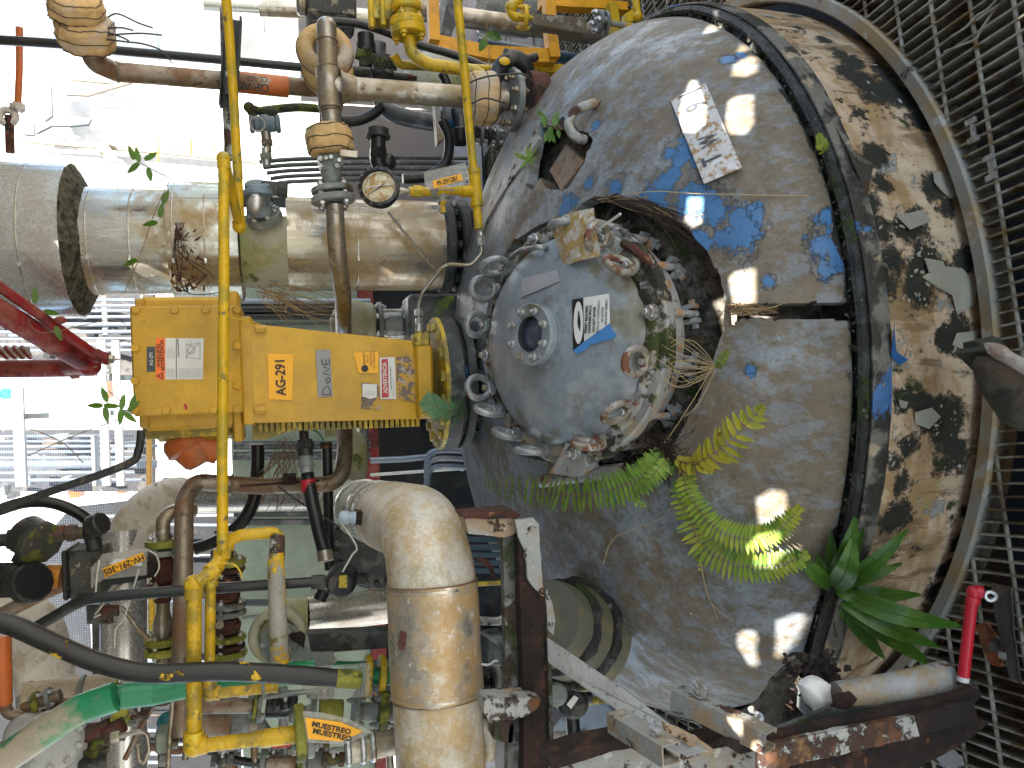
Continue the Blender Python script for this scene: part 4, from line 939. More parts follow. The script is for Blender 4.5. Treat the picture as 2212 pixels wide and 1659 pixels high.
t2 = quadY(ag, 'small_label', [(764,762),(817,759),(817,806),(775,806)], Yb, .001, m_sy)
def ct(root, s, u, v, size, m=m_sk, b=0, sx=1): text(root, 'lettering', s, at(u, v, Yb-.001), Vector((1, 0, 0)), UPZ, size, m, b, lift=.001, sx=sx)
ct(t2, 'REQUIERE', 787, 775, .0085); ct(t2, 'EN LA', 794, 775, .0085); ct(t2, 'ESCOTILLA', 801, 776, .0085); ct(t2, '18 TORNILLOS', 808, 777, .0085)
mb = MB(); mb.cyl(at(788, 796, Yb-.002), at(788, 796, Yb), .011, n=20); part(t2, 'dot_symbol', mb, m_sk)
Yb = pedY(830)-.003
t3 = quadY(ag, 'advertencia_sign', [(820,773),(853,771),(856,862),(822,862)], Yb, .001, m_sw, 'red and white sign with torn lower half')
quadY(t3, 'red_band', [(824,776),(838,775),(840,858),(825,859)], Yb-.001, .0006, m_sr)
ct(t3, 'ADVERTENCIA', 832, 816, .0185, m_sw, .0004, .80); Yb -= 0; ct(t3, 'Antes de Poner en Servicio el Agitador', 844, 817, .0066, m_sk, .0001, .72)
fineY = Yb-.001; fine(t3, 849, 854, 775, 858, .0036, fineY, m_fade)
tearm = mat('torn_sticker', (.50, .29, .04), [ly((.17, .12, .10), 34, .5, .02, d=9), ly((.36, .34, .32), 50, .60, .02)], rough=.6, bump=.4)
quadY(ag, 'torn_sticker', [(856,771),(897,768),(898,868),(858,862)], pedY(880)-.003, .001, tearm)
quadY(ag, 'torn_sticker', [(780,826),(818,829),(822,884),(780,884)], pedY(800)-.003, .001, tearm)
t4 = quadY(ag, 'torn_label', [(783,829),(814,830),(814,858),(800,862),(783,856)], pedY(800)-.005, .001, m_sw); Yb = pedY(800)-.006; fine(t4, 789, 810, 833, 855, .0038, Yb, m_fade)
mb = MB(); mb.prism([at(397,873,Yl-.001), at(402,872,Yl-.001), at(406,882,Yl-.001), at(400,886,Yl-.001)], (0, .001, 0)); part(ag, 'red_paint_chip', mb, m_redb)
# ---- grease line: thin stainless tube from the flange to the yellow gauge leg
gl = thing('grease_line', 'thin bent stainless tube running from the drive flange up to the small yellow pipe', 'tube', at(945, 720, 2.5))
part(gl, 'tube', MB().tube([at(905,702,2.44), at(905,655,2.44), at(912,632,2.42), at(955,578,2.40), at(970,571,2.40), at(1018,574,2.4), at(1040,548,2.4), at(1040,515,2.4)], .0062, 12, bend=.03), m_ss)
part(gl, 'compression_fitting', MB().hexa(at(905,682,2.44), at(905,668,2.44), .0155).hexa(at(905,700,2.44), at(905,688,2.44), .014).cyl(at(905,716,2.44), at(905,700,2.44), .012), m_zinc)
part(gl, 'nipple', MB().cyl(at(905,735,2.44), at(905,714,2.44), .011), m_yelw)
part(gl, 'compression_fitting', MB().hexa(at(1040,530,2.4), at(1039,510,2.4), .0125).cyl(at(1039,512,2.4), at(1038,502,2.4), .009), m_zinc)
# ---- fittings at the left side of the drive: glands and flexible hose
h = thing('flexible_hose', 'black corrugated flexible hose with grey glands leaving the left of the yellow drive', 'hose', at(660, 920, 2.5))
part(h, 'gland', MB().cyl(at(655,915,2.52), at(657,950,2.5), px(at(656,930,2.5),10)).cyl(at(658,950,2.5), at(660,985,2.49), px(at(656,930,2.5),16)).cyl(at(658,957,2.5), at(659,972,2.49), px(at(656,930,2.5),19), n=8), m_blks)
part(h, 'coupling', MB().cyl(at(660,985,2.49), at(664,1030,2.47), px(at(656,1000,2.5),13)).cyl(at(661,1000,2.49), at(662,1012,2.48), px(at(656,1000,2.5),17)), m_gfl)
pth = bez([at(663,1022,2.47), at(668,1050,2.46), at(678,1100,2.44), at(692,1160,2.42), at(703,1200,2.40)], 60)
part(h, 'hose', MB().tube(pth, [px(pth[0], 14)*(1+.07*(k % 2)) for k in range(len(pth))], 16), m_blk)
part(h, 'red_collar', MB().cyl(at(665,1036,2.465), at(668,1062,2.46), px(pth[0], 15.5)), m_redb)
part(h, 'ferrule', MB().cyl(at(701,1190,2.40), at(704,1212,2.39), px(pth[0], 17)), m_ss)
h = thing('conduit_drop', 'dark conduit with rusty bushing and green wire left of the yellow pedestal', 'conduit', at(705, 960, 2.6))
part(h, 'conduit', pipe_mb([(706,960),(708,1040),(712,1230)], 11, 2.7), m_blk); part(h, 'bushing', MB().cyl(at(704,955,2.7), at(705,968,2.7), px(at(704,960,2.7), 13)), m_rrust)
part(h, 'green_wire', wire([(700,952),(688,935),(668,928),(655,930)], .003, 2.68), m_grn)
# ---------------------------------------------------------------- big jacketed duct behind, right of the drive
D0 = at(985, 533, 2.95); DR = px(D0, 97)
duct = thing('jacketed_duct', 'wide upright aluminium jacketed duct with ochre stains rising right of the yellow drive', 'duct', D0)
def dz(u): return at(u, 533, 2.95).z
def sec(u0, u1, rpx, m, name, label=None, prof=None, amp=.002):
    # upright jacket section between two heights
    zc = (dz(u0)+dz(u1))/2; r = rpx/1640*2.95; z0, z1 = dz(u1), dz(u0); n = 14
    mb = MB(); mb.lathe([(r*.96, z0)] + [(r, z0 + (z1-z0)*k/n) for k in range(n+1)] + [(r*.96, z1), (r*.6, z1)], Matrix.Translation((D0.x, 2.95, 0)), 180)
    for k in range(len(mb.v)):
        q = mb.v[k]; rx, ry = q.x-D0.x, q.y-2.95; a = math.atan2(ry, rx); g = 1 + .0035*noise.noise(Vector((a*9, 3, u0*.01))) + .0045*noise.noise(Vector((a*23, 7, u0*.01)))
        mb.v[k] = Vector((D0.x+rx*g, 2.95+ry*g, q.z)) + noise.noise_vector(q*5)*amp
    return part(duct, name, mb, m, label)
def band(parent, u, rpx, wpx=3):
    r = rpx/1640*2.95; z = dz(u); wz = wpx/1640*2.95/2
    b = part(parent, 'band', MB().lathe([(r*.98, z-wz), (r+.0012, z-wz), (r+.0018, z), (r+.0012, z+wz), (r*.98, z+wz)], Matrix.Translation((D0.x, 2.95, 0)), 64), m_clad)
    p = Vector((D0.x - r*.45, 2.95 - r*.90, z)); part(b, 'clip', MB().box(p, .008, .005, wz*1.4), m_cladc)
s = sec(620, 950, 96, m_clad, 'jacket_section'); [band(s, u, 96) for u in (715, 766)]
s = sec(378, 522, 119, m_clad, 'jacket_section'); [band(s, u, 119) for u in (390, 455)]
s = sec(185, 380, 103, m_clad, 'jacket_section'); [band(s, u, 103) for u in (213, 300)]
s = sec(-140, 172, 146, m_cladc, 'jacket_section'); [band(s, u, 146) for u in (90, 30)]
mb = MB(); mb.lathe([(.17, dz(206)), (146/1640*2.95*.985, dz(172)), (146/1640*2.95*.985, dz(168))], Matrix.Translation((D0.x, 2.95, 0)), 64); wob(mb, .006, 22); part(duct, 'mossy_insulation_end', mb, m_moss)
mb = MB(); mb.lathe([(.10, dz(620)), (100/1640*2.95, dz(621)), (101/1640*2.95, dz(600)), (101/1640*2.95, dz(540)), (98/1640*2.95, dz(524)), (.1, dz(522))], Matrix.Translation((D0.x, 2.95, 0)), 64, R(200), R(292)); wob(mb, .003, 12); part(duct, 'mossy_sleeve', mb, m_mossw)
mb = MB(); mb.lathe([(.10, dz(620)), (100/1640*2.95, dz(621)), (101/1640*2.95, dz(600)), (101/1640*2.95, dz(540)), (98/1640*2.95, dz(524)), (.1, dz(522))], Matrix.Translation((D0.x, 2.95, 0)), 64, R(325), R(390)); part(duct, 'mossy_sleeve', mb, m_mossw)
mb = MB(); mb.lathe([(.02, dz(625)), (.10, dz(622)), (.10, dz(520)), (.02, dz(518))], Matrix.Translation((D0.x, 2.95, 0)), 32); part(duct, 'inner_pipe', mb, m_redr)
for k in range(2):
    u = (958, 992)[k]; flange(duct, Vector((D0.x, 2.95, dz(u))), UPZ, 103/1640*2.95, .042, m_dfl, 12, .017, m_dfl)
mb = MB(); mb.lathe([(.14, dz(1005)), (.15, dz(1020)), (.19, dz(1040)), (.2, dz(1080))], Matrix.Translation((D0.x, 2.95, 0)), 40); wob(mb, .01, 20); part(duct, 'neck', mb, m_ring)
mb = MB(); mb.tube([at(838,458,2.74), at(895,530,2.74), at(938,580,2.78)], .006, 5); part(duct, 'jacket_seam', mb, m_cladc)
# pressure transmitter in the opening of the duct and the one above it
def transmitter(name, label, u, v, Y, s, up, mainm=m_inst, cap=True):
    c = at(u, v, Y); t = thing(name, label, 'transmitter', c); k = px(c, 1)*s
    a = up.normalized(); d = Vector((0, -1, 0)); side = a.cross(d)
    part(t, 'housing', MB().ball(c, 34*k, 20, (1, 1, .9)).cyl(c - side*36*k, c + side*36*k, 27*k, n=24, bev=4*k), mainm)
    part(t, 'end_cap', MB().cyl(c + side*36*k, c + side*52*k, 31*k, n=24, bev=4*k), mainm)
    part(t, 'end_cap', MB().cyl(c - side*36*k, c - side*52*k, 31*k, n=24, bev=4*k), mainm)
    part(t, 'neck', MB().cyl(c - a*25*k, c - a*58*k, 17*k).hexa(c - a*58*k, c - a*74*k, 22*k).cyl(c - a*74*k, c - a*98*k, 13*k), m_ss)
    return t, c, k
t, c, k = transmitter('pressure_transmitter', 'blue grey instrument head on a short neck beside the open sleeve of the duct', 572, 268, 2.85, .62, Vector((0, 0, 1)) if False else (at(560, 220, 2.85)-at(572, 330, 2.85)))
part(t, 'conduit_elbow', MB().tube([c + Vector((.0, .0, .03)), at(548,250,2.85), at(536,232,2.85), at(560,240,2.85), at(600,245,2.85)], px(c, 9), 14, bend=.02).ball(at(538,232,2.85), px(c, 12)), m_mossb)
part(t, 'sensing_leg', MB().cyl(at(574,320,2.85), at(576,358,2.85), px(c, 9)).hexa(at(574,333,2.85), at(575,345,2.85), px(c, 14)), m_zinc)
part(t, 'cap_ring', MB().torus(M(at(556,268,2.79), Vector((-.5, -1, .1))), px(c, 15), px(c, 2), 24, 6), m_instl)
dv = thing('diaphragm_seal', 'blue grey round sensor bolted to a dark recess in the duct sleeve', 'sensor', at(565, 460, 2.72))
c = at(560, 455, 2.74); ax = (at(530, 375, 2.66)-at(575, 470, 2.76)).normalized()
flange(dv, at(572, 470, 2.76), ax, px(c, 38), .03, m_gfl, 6, .012, m_zinc, both=False)
part(dv, 'sensor_body', MB().cyl(at(560,462,2.72), at(555,395,2.66), px(c, 26), n=28, bev=.006).cyl(at(557,425,2.66), at(556,412,2.66), px(c, 31), n=28, bev=.004), m_inst)
part(dv, 'side_port', MB().cyl(at(565,405,2.68), at(605,408,2.68), px(c, 15)).cyl(at(600,408,2.68), at(622,410,2.68), px(c, 18), n=8, bev=.004), m_dfl)
part(dv, 'crumpled_cap', MB().ball(at(552,438,2.62), px(c, 16), 10, (1.3, .6, 1)), m_zinc)
# ---------------------------------------------------------------- stainless lines with canvas covers
def canvas(root, c, axis, r, L, fold=.12, name='canvas_cover', seed=0):
    mb = MB(); prof = [(r*.42, -L*.5), (r*.62, -L*.49), (r*.86, -L*.42), (r*.98, -L*.25), (r, 0), (r*.98, L*.25), (r*.88, L*.42), (r*.62, L*.49), (r*.42, L*.5)]
    m_ = M(c, axis); n = 72; vs = []; fs = []
    fine_ = []
    for j in range(len(prof)-1):
        for s in range(4):
            t = s/4; fine_.append((prof[j][0]*(1-t)+prof[j+1][0]*t, prof[j][1]*(1-t)+prof[j+1][1]*t))
    fine_.append(prof[-1])
    for (rr_, zz) in fine_:
        e = (abs(zz)/(L*.5))**2
        for i in range(n):
            a = 2*math.pi*i/n
            w_ = 1 + fold*e*.5*math.sin(a*17+seed) + noise.noise(Vector((math.cos(a)*2, math.sin(a)*2, zz/L*2+seed)))*fold + noise.noise(Vector((math.cos(a)*5, math.sin(a)*5, zz/L*5+seed)))*fold*.45
            vs.append(m_ @ Vector((rr_*w_*math.cos(a), rr_*w_*math.sin(a), zz)))
    for j in range(len(fine_)-1):
        for i in range(n): fs.append((j*n+i, j*n+(i+1) % n, (j+1)*n+(i+1) % n, (j+1)*n+i))
    o = part(root, name, MB().add(vs, fs), m_canvas, ang=60)
    for f in (-.36, .02, .38):
        rr2 = r*(1.0 if abs(f) < .3 else .93)*1.012
        tb = MB(); pts = []
        for i in range(49):
            a = 2*math.pi*i/48; zz = L*f + .002*math.sin(a*5)
            w_ = 1 + fold*(abs(zz)/(L*.5))**2*.5*math.sin(a*17+seed) + noise.noise(Vector((math.cos(a)*2, math.sin(a)*2, zz/L*2+seed)))*fold + noise.noise(Vector((math.cos(a)*5, math.sin(a)*5, zz/L*5+seed)))*fold*.45
            pts.append(m_ @ Vector((rr2*w_*math.cos(a), rr2*w_*math.sin(a), zz)))
        tb.tube(pts, .0013 if f < .3 else .002, 5); part(o, 'tie_wire', tb, m_wire)
    return o
sa = thing('stainless_line', 'stainless pipe with orange band coming down past the black bracket, canvas bundle on top', 'pipe', at(690, 185, 2.75))
part(sa, 'pipe', pipe_mb([(190,90,2.55),(205,135,2.6),(250,155,2.65),(430,170,2.72),(700,192,2.78)], 22, 2.6, 26), m_ssr)
part(sa, 'orange_band', MB().cyl(at(505,176,2.745), at(622,188,2.765), px(at(505,176,2.74), 22.7), n=32), m_orp)
for s, u, v in (('OP AL', 548, 183),): lab(sa, s, at(u, v+4, 2.66), at(u-30, v+1, 2.66), .036, m_sk, .0006)
lab(sa, 'CL-503', at(556, 170, 2.665), at(526, 168, 2.665), .022, m_sk, .0003)
for k in range(2): ring_at(sa, 'weld_seam', at(250,155,2.65), at(430,170,2.72), .02+.0*k, px(at(250,155,2.65), 22.8), .006, m_ss)
canvas(sa, at(185, 72, 2.55), (at(190,110,2.58)-at(180,30,2.5)), px(at(185,72,2.55), 58), px(at(185,72,2.55), 72), .12, seed=1)
canvas(sa, at(165, 15, 2.50), (at(190,110,2.58)-at(180,30,2.5)), px(at(165,15,2.5), 56), px(at(165,15,2.5), 56), .12, seed=4)
for pts in ([(232,38),(255,30),(300,50),(330,60)], [(230,62),(262,60),(288,66)], [(232,76),(300,72),(350,76)], [(230,85),(270,90),(310,95),(350,110),(372,137)], [(232,70),(262,80),(278,88)]): part(sa, 'loose_wire', wire(pts, .0025, 2.5), m_wire)
sb = thing('stainless_tee_line', 'stainless tee pipe with rounded cap whose branch runs to the canvas covered flange joint', 'pipe', at(1120, 215, 2.5))
part(sb, 'run_pipe', MB().tube([at(705,58,2.5), at(707,120,2.5), at(712,200,2.5), at(718,290,2.5)], px(at(705,60,2.5), 21.5), 28), m_ss)
part(sb, 'cap', MB().ball(at(705,58,2.5), px(at(705,60,2.5), 21.5), 24), m_ss)
part(sb, 'branch_pipe', MB().tube([at(715,188,2.5), at(1095,216,2.5)], px(at(800,200,2.5), 24), 28), m_ss)
part(sb, 'tee_shoulder', MB().lathe([(px(A0, 36), 0), (px(A0, 31), .01), (px(A0, 25.5), .035), (px(A0, 24.3), .05)], M(at(735,190,2.5), at(900,202,2.5)-at(735,190,2.5)), 28), m_ss)
part(sb, 'tee_body', MB().tube([at(709,150,2.5), at(714,235,2.5)], px(A0, 24.5), 28), m_ss)
for (u, v, u2, v2, rr_) in ((706,88,707,120,22.4),(707,146,709,160,22.6),(714,240,716,260,22.6),(765,192,900,202,25.2),(1005,209,1095,216,25.2)): ring_at(sb, 'weld_seam', at(u,v,2.5), at(u2,v2,2.5), .02, px(A0, rr_*.97), .005, m_ssr)
canvas(sb, at(1041, 212, 2.49), (at(1095,216,2.5)-at(900,202,2.5)), px(A0, 55), px(A0, 70), .07, seed=7)
cf = flange(sb, at(1105, 218, 2.5), UPZ + Vector((.0, -.12, 0)), px(A0, 64), .022, m_gfl, 8, .0125, m_ss, a0=.1)
part(sb, 'rusty_gasket', (lambda q: (wob(q, .006, 26), q)[1])(MB().cyl(at(1137,220,2.5), at(1172,222,2.5), px(A0, 62), n=64)), m_rrust)
part(sb, 'black_tie', wire([(1003,215),(1010,232),(1022,222),(1048,212),(1075,218),(1092,222)], .003, 2.36), m_wire)
part(sb, 'black_tie', wire([(1000,228),(1004,190),(1016,178),(1050,166),(1100,160),(1130,160),(1150,175)], .003, 2.38), m_wire)
# canvas rings behind the tee
def cuff(root, c, ax, r, seed):
    m_ = M(c, ax); vs = []; fs = []; n, k = 110, 20
    for i in range(n):
        a = 2*math.pi*i/n; pl_ = .5+.5*math.sin(a*31+seed)+noise.noise(Vector((math.cos(a)*4, math.sin(a)*4, seed)))
        for j in range(k):
            b = 2*math.pi*j/k; inn = max(0, -math.cos(b)); rr_ = r*(.68 + .30*math.cos(b)*(1+.04*noise.noise(Vector((math.cos(a)*3, math.sin(a)*3, b))))) + r*.05*pl_*inn; zz = r*.42*math.sin(b)*(1+.10*pl_*(.3+inn))
            vs.append(m_ @ Vector((rr_*math.cos(a), rr_*math.sin(a), zz)))
    for i in range(n):
        for j in range(k): fs.append((i*k+j, ((i+1) % n)*k+j, ((i+1) % n)*k+(j+1) % k, i*k+(j+1) % k))
    o = part(root, 'canvas_ring', MB().add(vs, fs), m_canvas, ang=70); part(o, 'tie_wire', MB().torus(M(c, ax), r*.99, .0014, 60, 5), m_wire)
for i, (u, v, r_) in enumerate(((702,112,62),(708,155,56))):
    c = at(u, v, 2.66+.03*i); cr = thing('canvas_cuff', ('large gathered canvas cuff behind the top of the tee pipe', 'smaller canvas cuff tucked under the large one behind the tee pipe')[i], 'pipe cover', c)
    ax = Vector((.15, -1, -.1)); cuff(cr, c, ax, px(c, r_), 11+i)
    part(cr, 'dark_core', MB().cyl(c - ax.normalized()*.03, c + ax.normalized()*.01, px(c, r_*.55), n=28), m_dfl)
cl = thing('valve_line', 'grey valve and stainless pipe hanging from the tee, canvas cover above its bolted flange', 'valve', at(730, 425, 2.45))
canvas(cl, at(713, 304, 2.45), (at(718,340,2.45)-at(710,270,2.45)), px(A0, 46)*.96, px(A0, 64)*.95, .12, seed=21)
part(cl, 'valve_bracket', MB().prism([at(686,335,2.42), at(738,330,2.42), at(742,352,2.42), at(732,364,2.42), at(694,366,2.42)], (0, .06, 0)), m_gfl)
for u, v in ((693,342),(704,340),(715,338),(733,345),(693,357),(728,357)): part(cl, 'bolt', MB().hexa(at(u,v,2.42), at(u,v,2.395), px(A0, 4.5)), m_zinc)
part(cl, 'valve_body', MB().cyl(at(713,362,2.45), at(717,404,2.45), px(A0, 20), px(A0, 16), n=20, bev=.004), m_gfl)
ax = at(728,460,2.45)-at(720,404,2.45)
flange(cl, at(718,411,2.45), ax, px(A0, 41), .018, m_gfl, 4, .0105, m_zinc, a0=.8); flange(cl, at(720,431,2.45), ax, px(A0, 42), .022, m_gfl, 4, .0105, m_zinc, a0=.8)
part(cl, 'pipe', MB().tube([at(723,442,2.45), at(728,545,2.46), at(741,640,2.6), at(743,760,2.95), at(742,850,2.95)], px(A0, 17.5), 24, bend=.12), m_ss)
part(cl, 'identity_tag', MB().prism([at(664,352,2.38), at(700,350,2.38), at(700,362,2.38), at(664,364,2.38)] if False else [at(735,323,2.38), at(772,326,2.38), at(771,339,2.38), at(735,335,2.38)], (0, .002, 0)), m_ss)
# long stainless run behind the drive coming out at the left and turning down
sr = thing('stainless_run', 'stainless pipe emerging left of the yellow pedestal, bending up then across behind the yellow frame', 'pipe', at(742, 1000, 2.7))
part(sr, 'pipe', MB().tube([at(745,900,2.85), at(745,975,2.72), at(738,1045,2.66), at(560,1050,2.62), at(418,1040,2.6), at(398,1080,2.55), at(396,1240,2.45), at(392,1420,2.4), at(392,1590,2.35)], [px(A0, 17)]*1 + [px(A0, 17)], 24, bend=.10), m_ssr)
part(sr, 'pipe_clamp', MB().torus(M(at(500,1048,2.61), at(560,1050,2.62)-at(500,1048,2.61)), px(A0, 21), px(A0, 2.2), 24, 6, sx=1.1), m_ss)
part(sr, 'rusty_clamp', MB().aabb(at(630,1044,2.6).x, at(630,1026,2.6).x, 2.56, 2.66, at(640,1035,2.6).z, at(612,1035,2.6).z).aabb(at(590,1046,2.58).x, at(590,1041,2.58).x, 2.555, 2.57, at(690,1045,2.58).z, at(520,1045,2.58).z), m_rust)
# ---------------------------------------------------------------- pressure gauge with its small yellow leg
ga = thing('pressure_gauge', 'round black pressure gauge with stained dial in front of the aluminium duct', 'gauge', at(815, 410, 2.35))
gc_ = at(819, 405, 2.33); gx = Vector((.16, -1, .26)).normalized(); gm = M(gc_, gx)
r_ = px(gc_, 43)
part(ga, 'case', MB().lathe([(0, -.05), (r_*.80, -.05), (r_*.92, -.02), (r_*1.0, -.018), (r_*1.04, .0), (r_*1.02, .012), (r_*.86, .014), (r_*.82, .004)], gm, 56), m_blk)
dl = part(ga, 'dial', MB().cyl(gc_ - gx*.002, gc_ + gx*.003, r_*.84, n=48), m_dial)
mb = MB()
for k in range(41):
    a = R(-45) + R(270)*k/40; l = .10 if k % 5 == 0 else .05
    mb.tube([gm @ Vector((r_*.72*math.cos(a), r_*.72*math.sin(a), .0045)), gm @ Vector((r_*(.72-l)*math.cos(a), r_*(.72-l)*math.sin(a), .0045))], .0006, 4)
part(dl, 'scale', mb, m_sk)
part(dl, 'pointer', MB().tube([gm @ Vector((r_*.1, -r_*.25, .006)), gm @ Vector((-r_*.35, r_*.5, .006))], [.0022, .0008], 6), m_sk)
part(dl, 'fluid_streak', MB().tube([gm @ Vector((-r_*.0, r_*.68, .006)), gm @ Vector((r_*.08, -r_*.7, .006))], .0015, 6), m_sw)
part(ga, 'bezel_lugs', (lambda q: [q.box(gm @ Vector((r_*.98*math.cos(2*math.pi*k/14), r_*.98*math.sin(2*math.pi*k/14), .012)), .004, .004, .004) for k in range(14)] and q)(MB()), m_blk)
part(ga, 'stem', MB().hexa(at(862,413,2.35), at(874,413,2.35), px(A0, 7)).cyl(at(872,413,2.35), at(885,413,2.35), px(A0, 5)), m_ss)
part(ga, 'blank_tag', MB().prism([at(735,323,2.3), at(773,326,2.3), at(771,340,2.3), at(736,336,2.3)], (0, .0015, 0)), m_ss)
bt = thing('black_thermowell_head', 'black capped fitting rising behind the round pressure gauge', 'fitting', at(822, 330, 2.45))
part(bt, 'stem', MB().tube([at(817,290,2.45), at(816,350,2.45), at(828,375,2.47)], px(A0, 15), 20).hexa(at(817,322,2.45), at(816,345,2.45), px(A0, 18)), m_blk)
part(bt, 'cap', MB().cyl(at(817,277,2.45), at(817,295,2.45), px(A0, 21), n=28, bev=.004).cyl(at(817,293,2.45), at(817,298,2.45), px(A0, 24), n=28), m_blks)
part(bt, 'side_body', MB().ball(at(835,350,2.5), px(A0, 20), 16), m_blk)
# ---------------------------------------------------------------- yellow small bore pipework on the right
def fit(root, u, v, Y, r, m, name='fitting'): return part(root, name, MB().ball(at(u, v, Y), px(A0, r)*Y/2.6, 16), m)
yl = thing('yellow_gauge_leg', 'slim yellow pipe crossing from the top edge to the gauge with plastic PI tag', 'pipe', at(1025, 420, 2.4))
part(yl, 'pipe', MB().tube([at(985,-30,2.25), at(1000,120,2.3), at(1015,290,2.36), at(1026,400,2.4), at(1034,495,2.4)], px(A0, 8.5), 16), m_yelp)
part(yl, 'tee', MB().tube([at(1024,370,2.39), at(1030,440,2.4)], px(A0, 12.5), 16).tube([at(1026,412,2.4), at(995,414,2.39)], px(A0, 12), 16).cyl(at(1023,365,2.39), at(1024,375,2.39), px(A0, 14)).cyl(at(1029,436,2.4), at(1031,446,2.4), px(A0, 14)), m_yelp)
part(yl, 'gauge_branch', MB().tube([at(1000,412,2.39), at(930,414,2.37), at(884,413,2.36)], px(A0, 9), 16).hexa(at(910,414,2.37), at(890,413,2.36), px(A0, 12)), m_yelp)
part(yl, 'needle_valve', MB().hexa(at(975,414,2.39), at(935,414,2.38), px(A0, 14)).cyl(at(955,414,2.38), at(955,440,2.38), px(A0, 9)).box(at(955,440,2.38), .03, .01, .008).ball(at(935,412,2.37), px(A0, 12), 14), m_yelm)
tg = part(yl, 'clear_tag', MB().prism([at(915,372,2.33), at(1006,350,2.33), at(1014,385,2.33), at(1000,401,2.33), at(920,410,2.33)], (0, .0012, 0)), m_clear)
quadY(tg, 'yellow_label', [(934,391),(996,375),(1000,389),(938,407)], 2.327, .001, m_sy); lab(tg, 'PI-291281', at(967,391,2.3245), at(997,383,2.3245), .020, m_sk, .0005, .86)
yp = thing('yellow_handrail_pipe', 'long yellow pipe crossing in front of the duct and gearbox with a bent end piece', 'pipe', at(483, 800, 2.2))
part(yp, 'long_pipe', MB().tube([at(483,345,2.24), at(484,600,2.2), at(482,800,2.17), at(480,1000,2.14), at(481,1195,2.1)], px(A0, 10.6)*.84, 20), m_yelp)
part(yp, 'cap_elbow', MB().ball(at(483,342,2.24), px(A0, 14)*.84, 20).cyl(at(483,338,2.24), at(484,365,2.24), px(A0, 13)*.84), m_yelp)
part(yp, 'return_pipe', MB().tube([at(484,345,2.25), at(516,482,2.45)], px(A0, 9.5)*.9, 18), m_yelp)
part(yp, 'end_elbow', MB().ball(at(517,490,2.46), px(A0, 12.5), 18).cyl(at(515,475,2.45), at(518,492,2.46), px(A0, 12)), m_yelp)
part(yp, 'upper_pipe', MB().tube([at(486,-30,2.3), at(494,60,2.35), at(506,230,2.4), at(519,485,2.46)], px(A0, 8.5), 18), m_yelp)
part(yp, 'zip_tie', MB().torus(M(at(483,688,2.19), Vector((1, 0, 0))), px(A0, 10.5)*.84, .002, 20, 6).tube([at(490,686,2.17), at(530,692,2.2), at(560,700,2.25)], .0022, 6), m_yelp)
br = thing('black_channel_bracket', 'black steel strut channel clamped across the pipe with the orange band', 'bracket', at(497, 170, 2.6))
prf = [(-.028, -.02), (.028, -.02), (.028, .02), (.022, .02), (.022, -.013), (-.022, -.013), (-.022, .02), (-.028, .02)]
part(br, 'channel', MB().sweep(prf, at(503,38,2.62), at(493,232,2.62), Vector((0, -1, 0))), m_blks)
part(br, 'strap', MB().aabb(at(498,200,2.55).x, at(498,150,2.55).x, 2.56, 2.60, at(505,175,2.55).z, at(485,175,2.55).z), m_blks)
part(br, 'screw', MB().cyl(at(495,160,2.55), at(495,160,2.50), .006, n=10).hexa(at(495,160,2.56), at(495,160,2.53), .012), m_zinc)
rp = pipe('rusty_riser', 'thin rusty pipe standing behind the black bracket and yellow pipe', 'pipe', [(486,20),(492,230),(497,345)], 11, m_rpl, 2.75)
# yellow flanged fitting at the very top and its curved branches
yf_ = thing('yellow_flanged_valve', 'yellow flanged valve assembly at the top edge with curved yellow branch pipe', 'valve', at(880, 60, 2.6))
c = at(882, 60, 2.62); ax = at(888,110,2.62)-at(878,-40,2.62)
flange(yf_, at(879,52,2.62), ax, px(A0, 37), .03, m_yelp, 4, .013, m_yelp, a0=.5); flange(yf_, at(882,68,2.62), ax, px(A0, 37), .03, m_yelp, 4, .013, m_yelp, a0=.5)
part(yf_, 'valve_body', MB().cyl(at(874,-40,2.62), at(880,46,2.62), px(A0, 26), px(A0, 24), n=28).cyl(at(876,5,2.62), at(878,26,2.62), px(A0, 33), n=28, bev=.006), m_yelp)
part(yf_, 'curved_branch', MB().tube([at(883,80,2.62), at(888,118,2.62), at(930,140,2.62), at(1020,152,2.6), at(1050,168,2.58), at(1056,190,2.55)], px(A0, 13.5), 20, bend=.05), m_yelp)
part(yf_, 'lower_branch', MB().tube([at(850,118,2.7), at(862,140,2.72), at(960,145,2.75), at(1060,150,2.8)], px(A0, 10), 16, bend=.04), m_yelp)
part(yf_, 'side_yoke', MB().aabb(at(820,50,2.7).x, at(820,0,2.7).x, 2.66, 2.74, at(845,20,2.7).z, at(798,20,2.7).z), m_yelw)
part(yf_, 'yoke_rod', MB().cyl(at(800,-10,2.66), at(803,60,2.66), px(A0, 7)).cyl(at(825,-10,2.64), at(828,55,2.64), px(A0, 6)), m_yelp)
mv = thing('mossy_black_valve', 'mossy black threaded fittings running left from under the yellow flanged valve', 'fitting', at(810, 130, 2.75))
part(mv, 'body', MB().tube([at(768,115,2.75), at(830,135,2.75), at(858,142,2.75)], px(A0, 12), 14).hexa(at(780,118,2.75), at(800,126,2.75), px(A0, 19)).hexa(at(818,130,2.75), at(836,137,2.75), px(A0, 18)), m_mossb)
part(mv, 'stem', MB().cyl(at(800,128,2.75), at(792,100,2.7), px(A0, 7)), m_mossb)
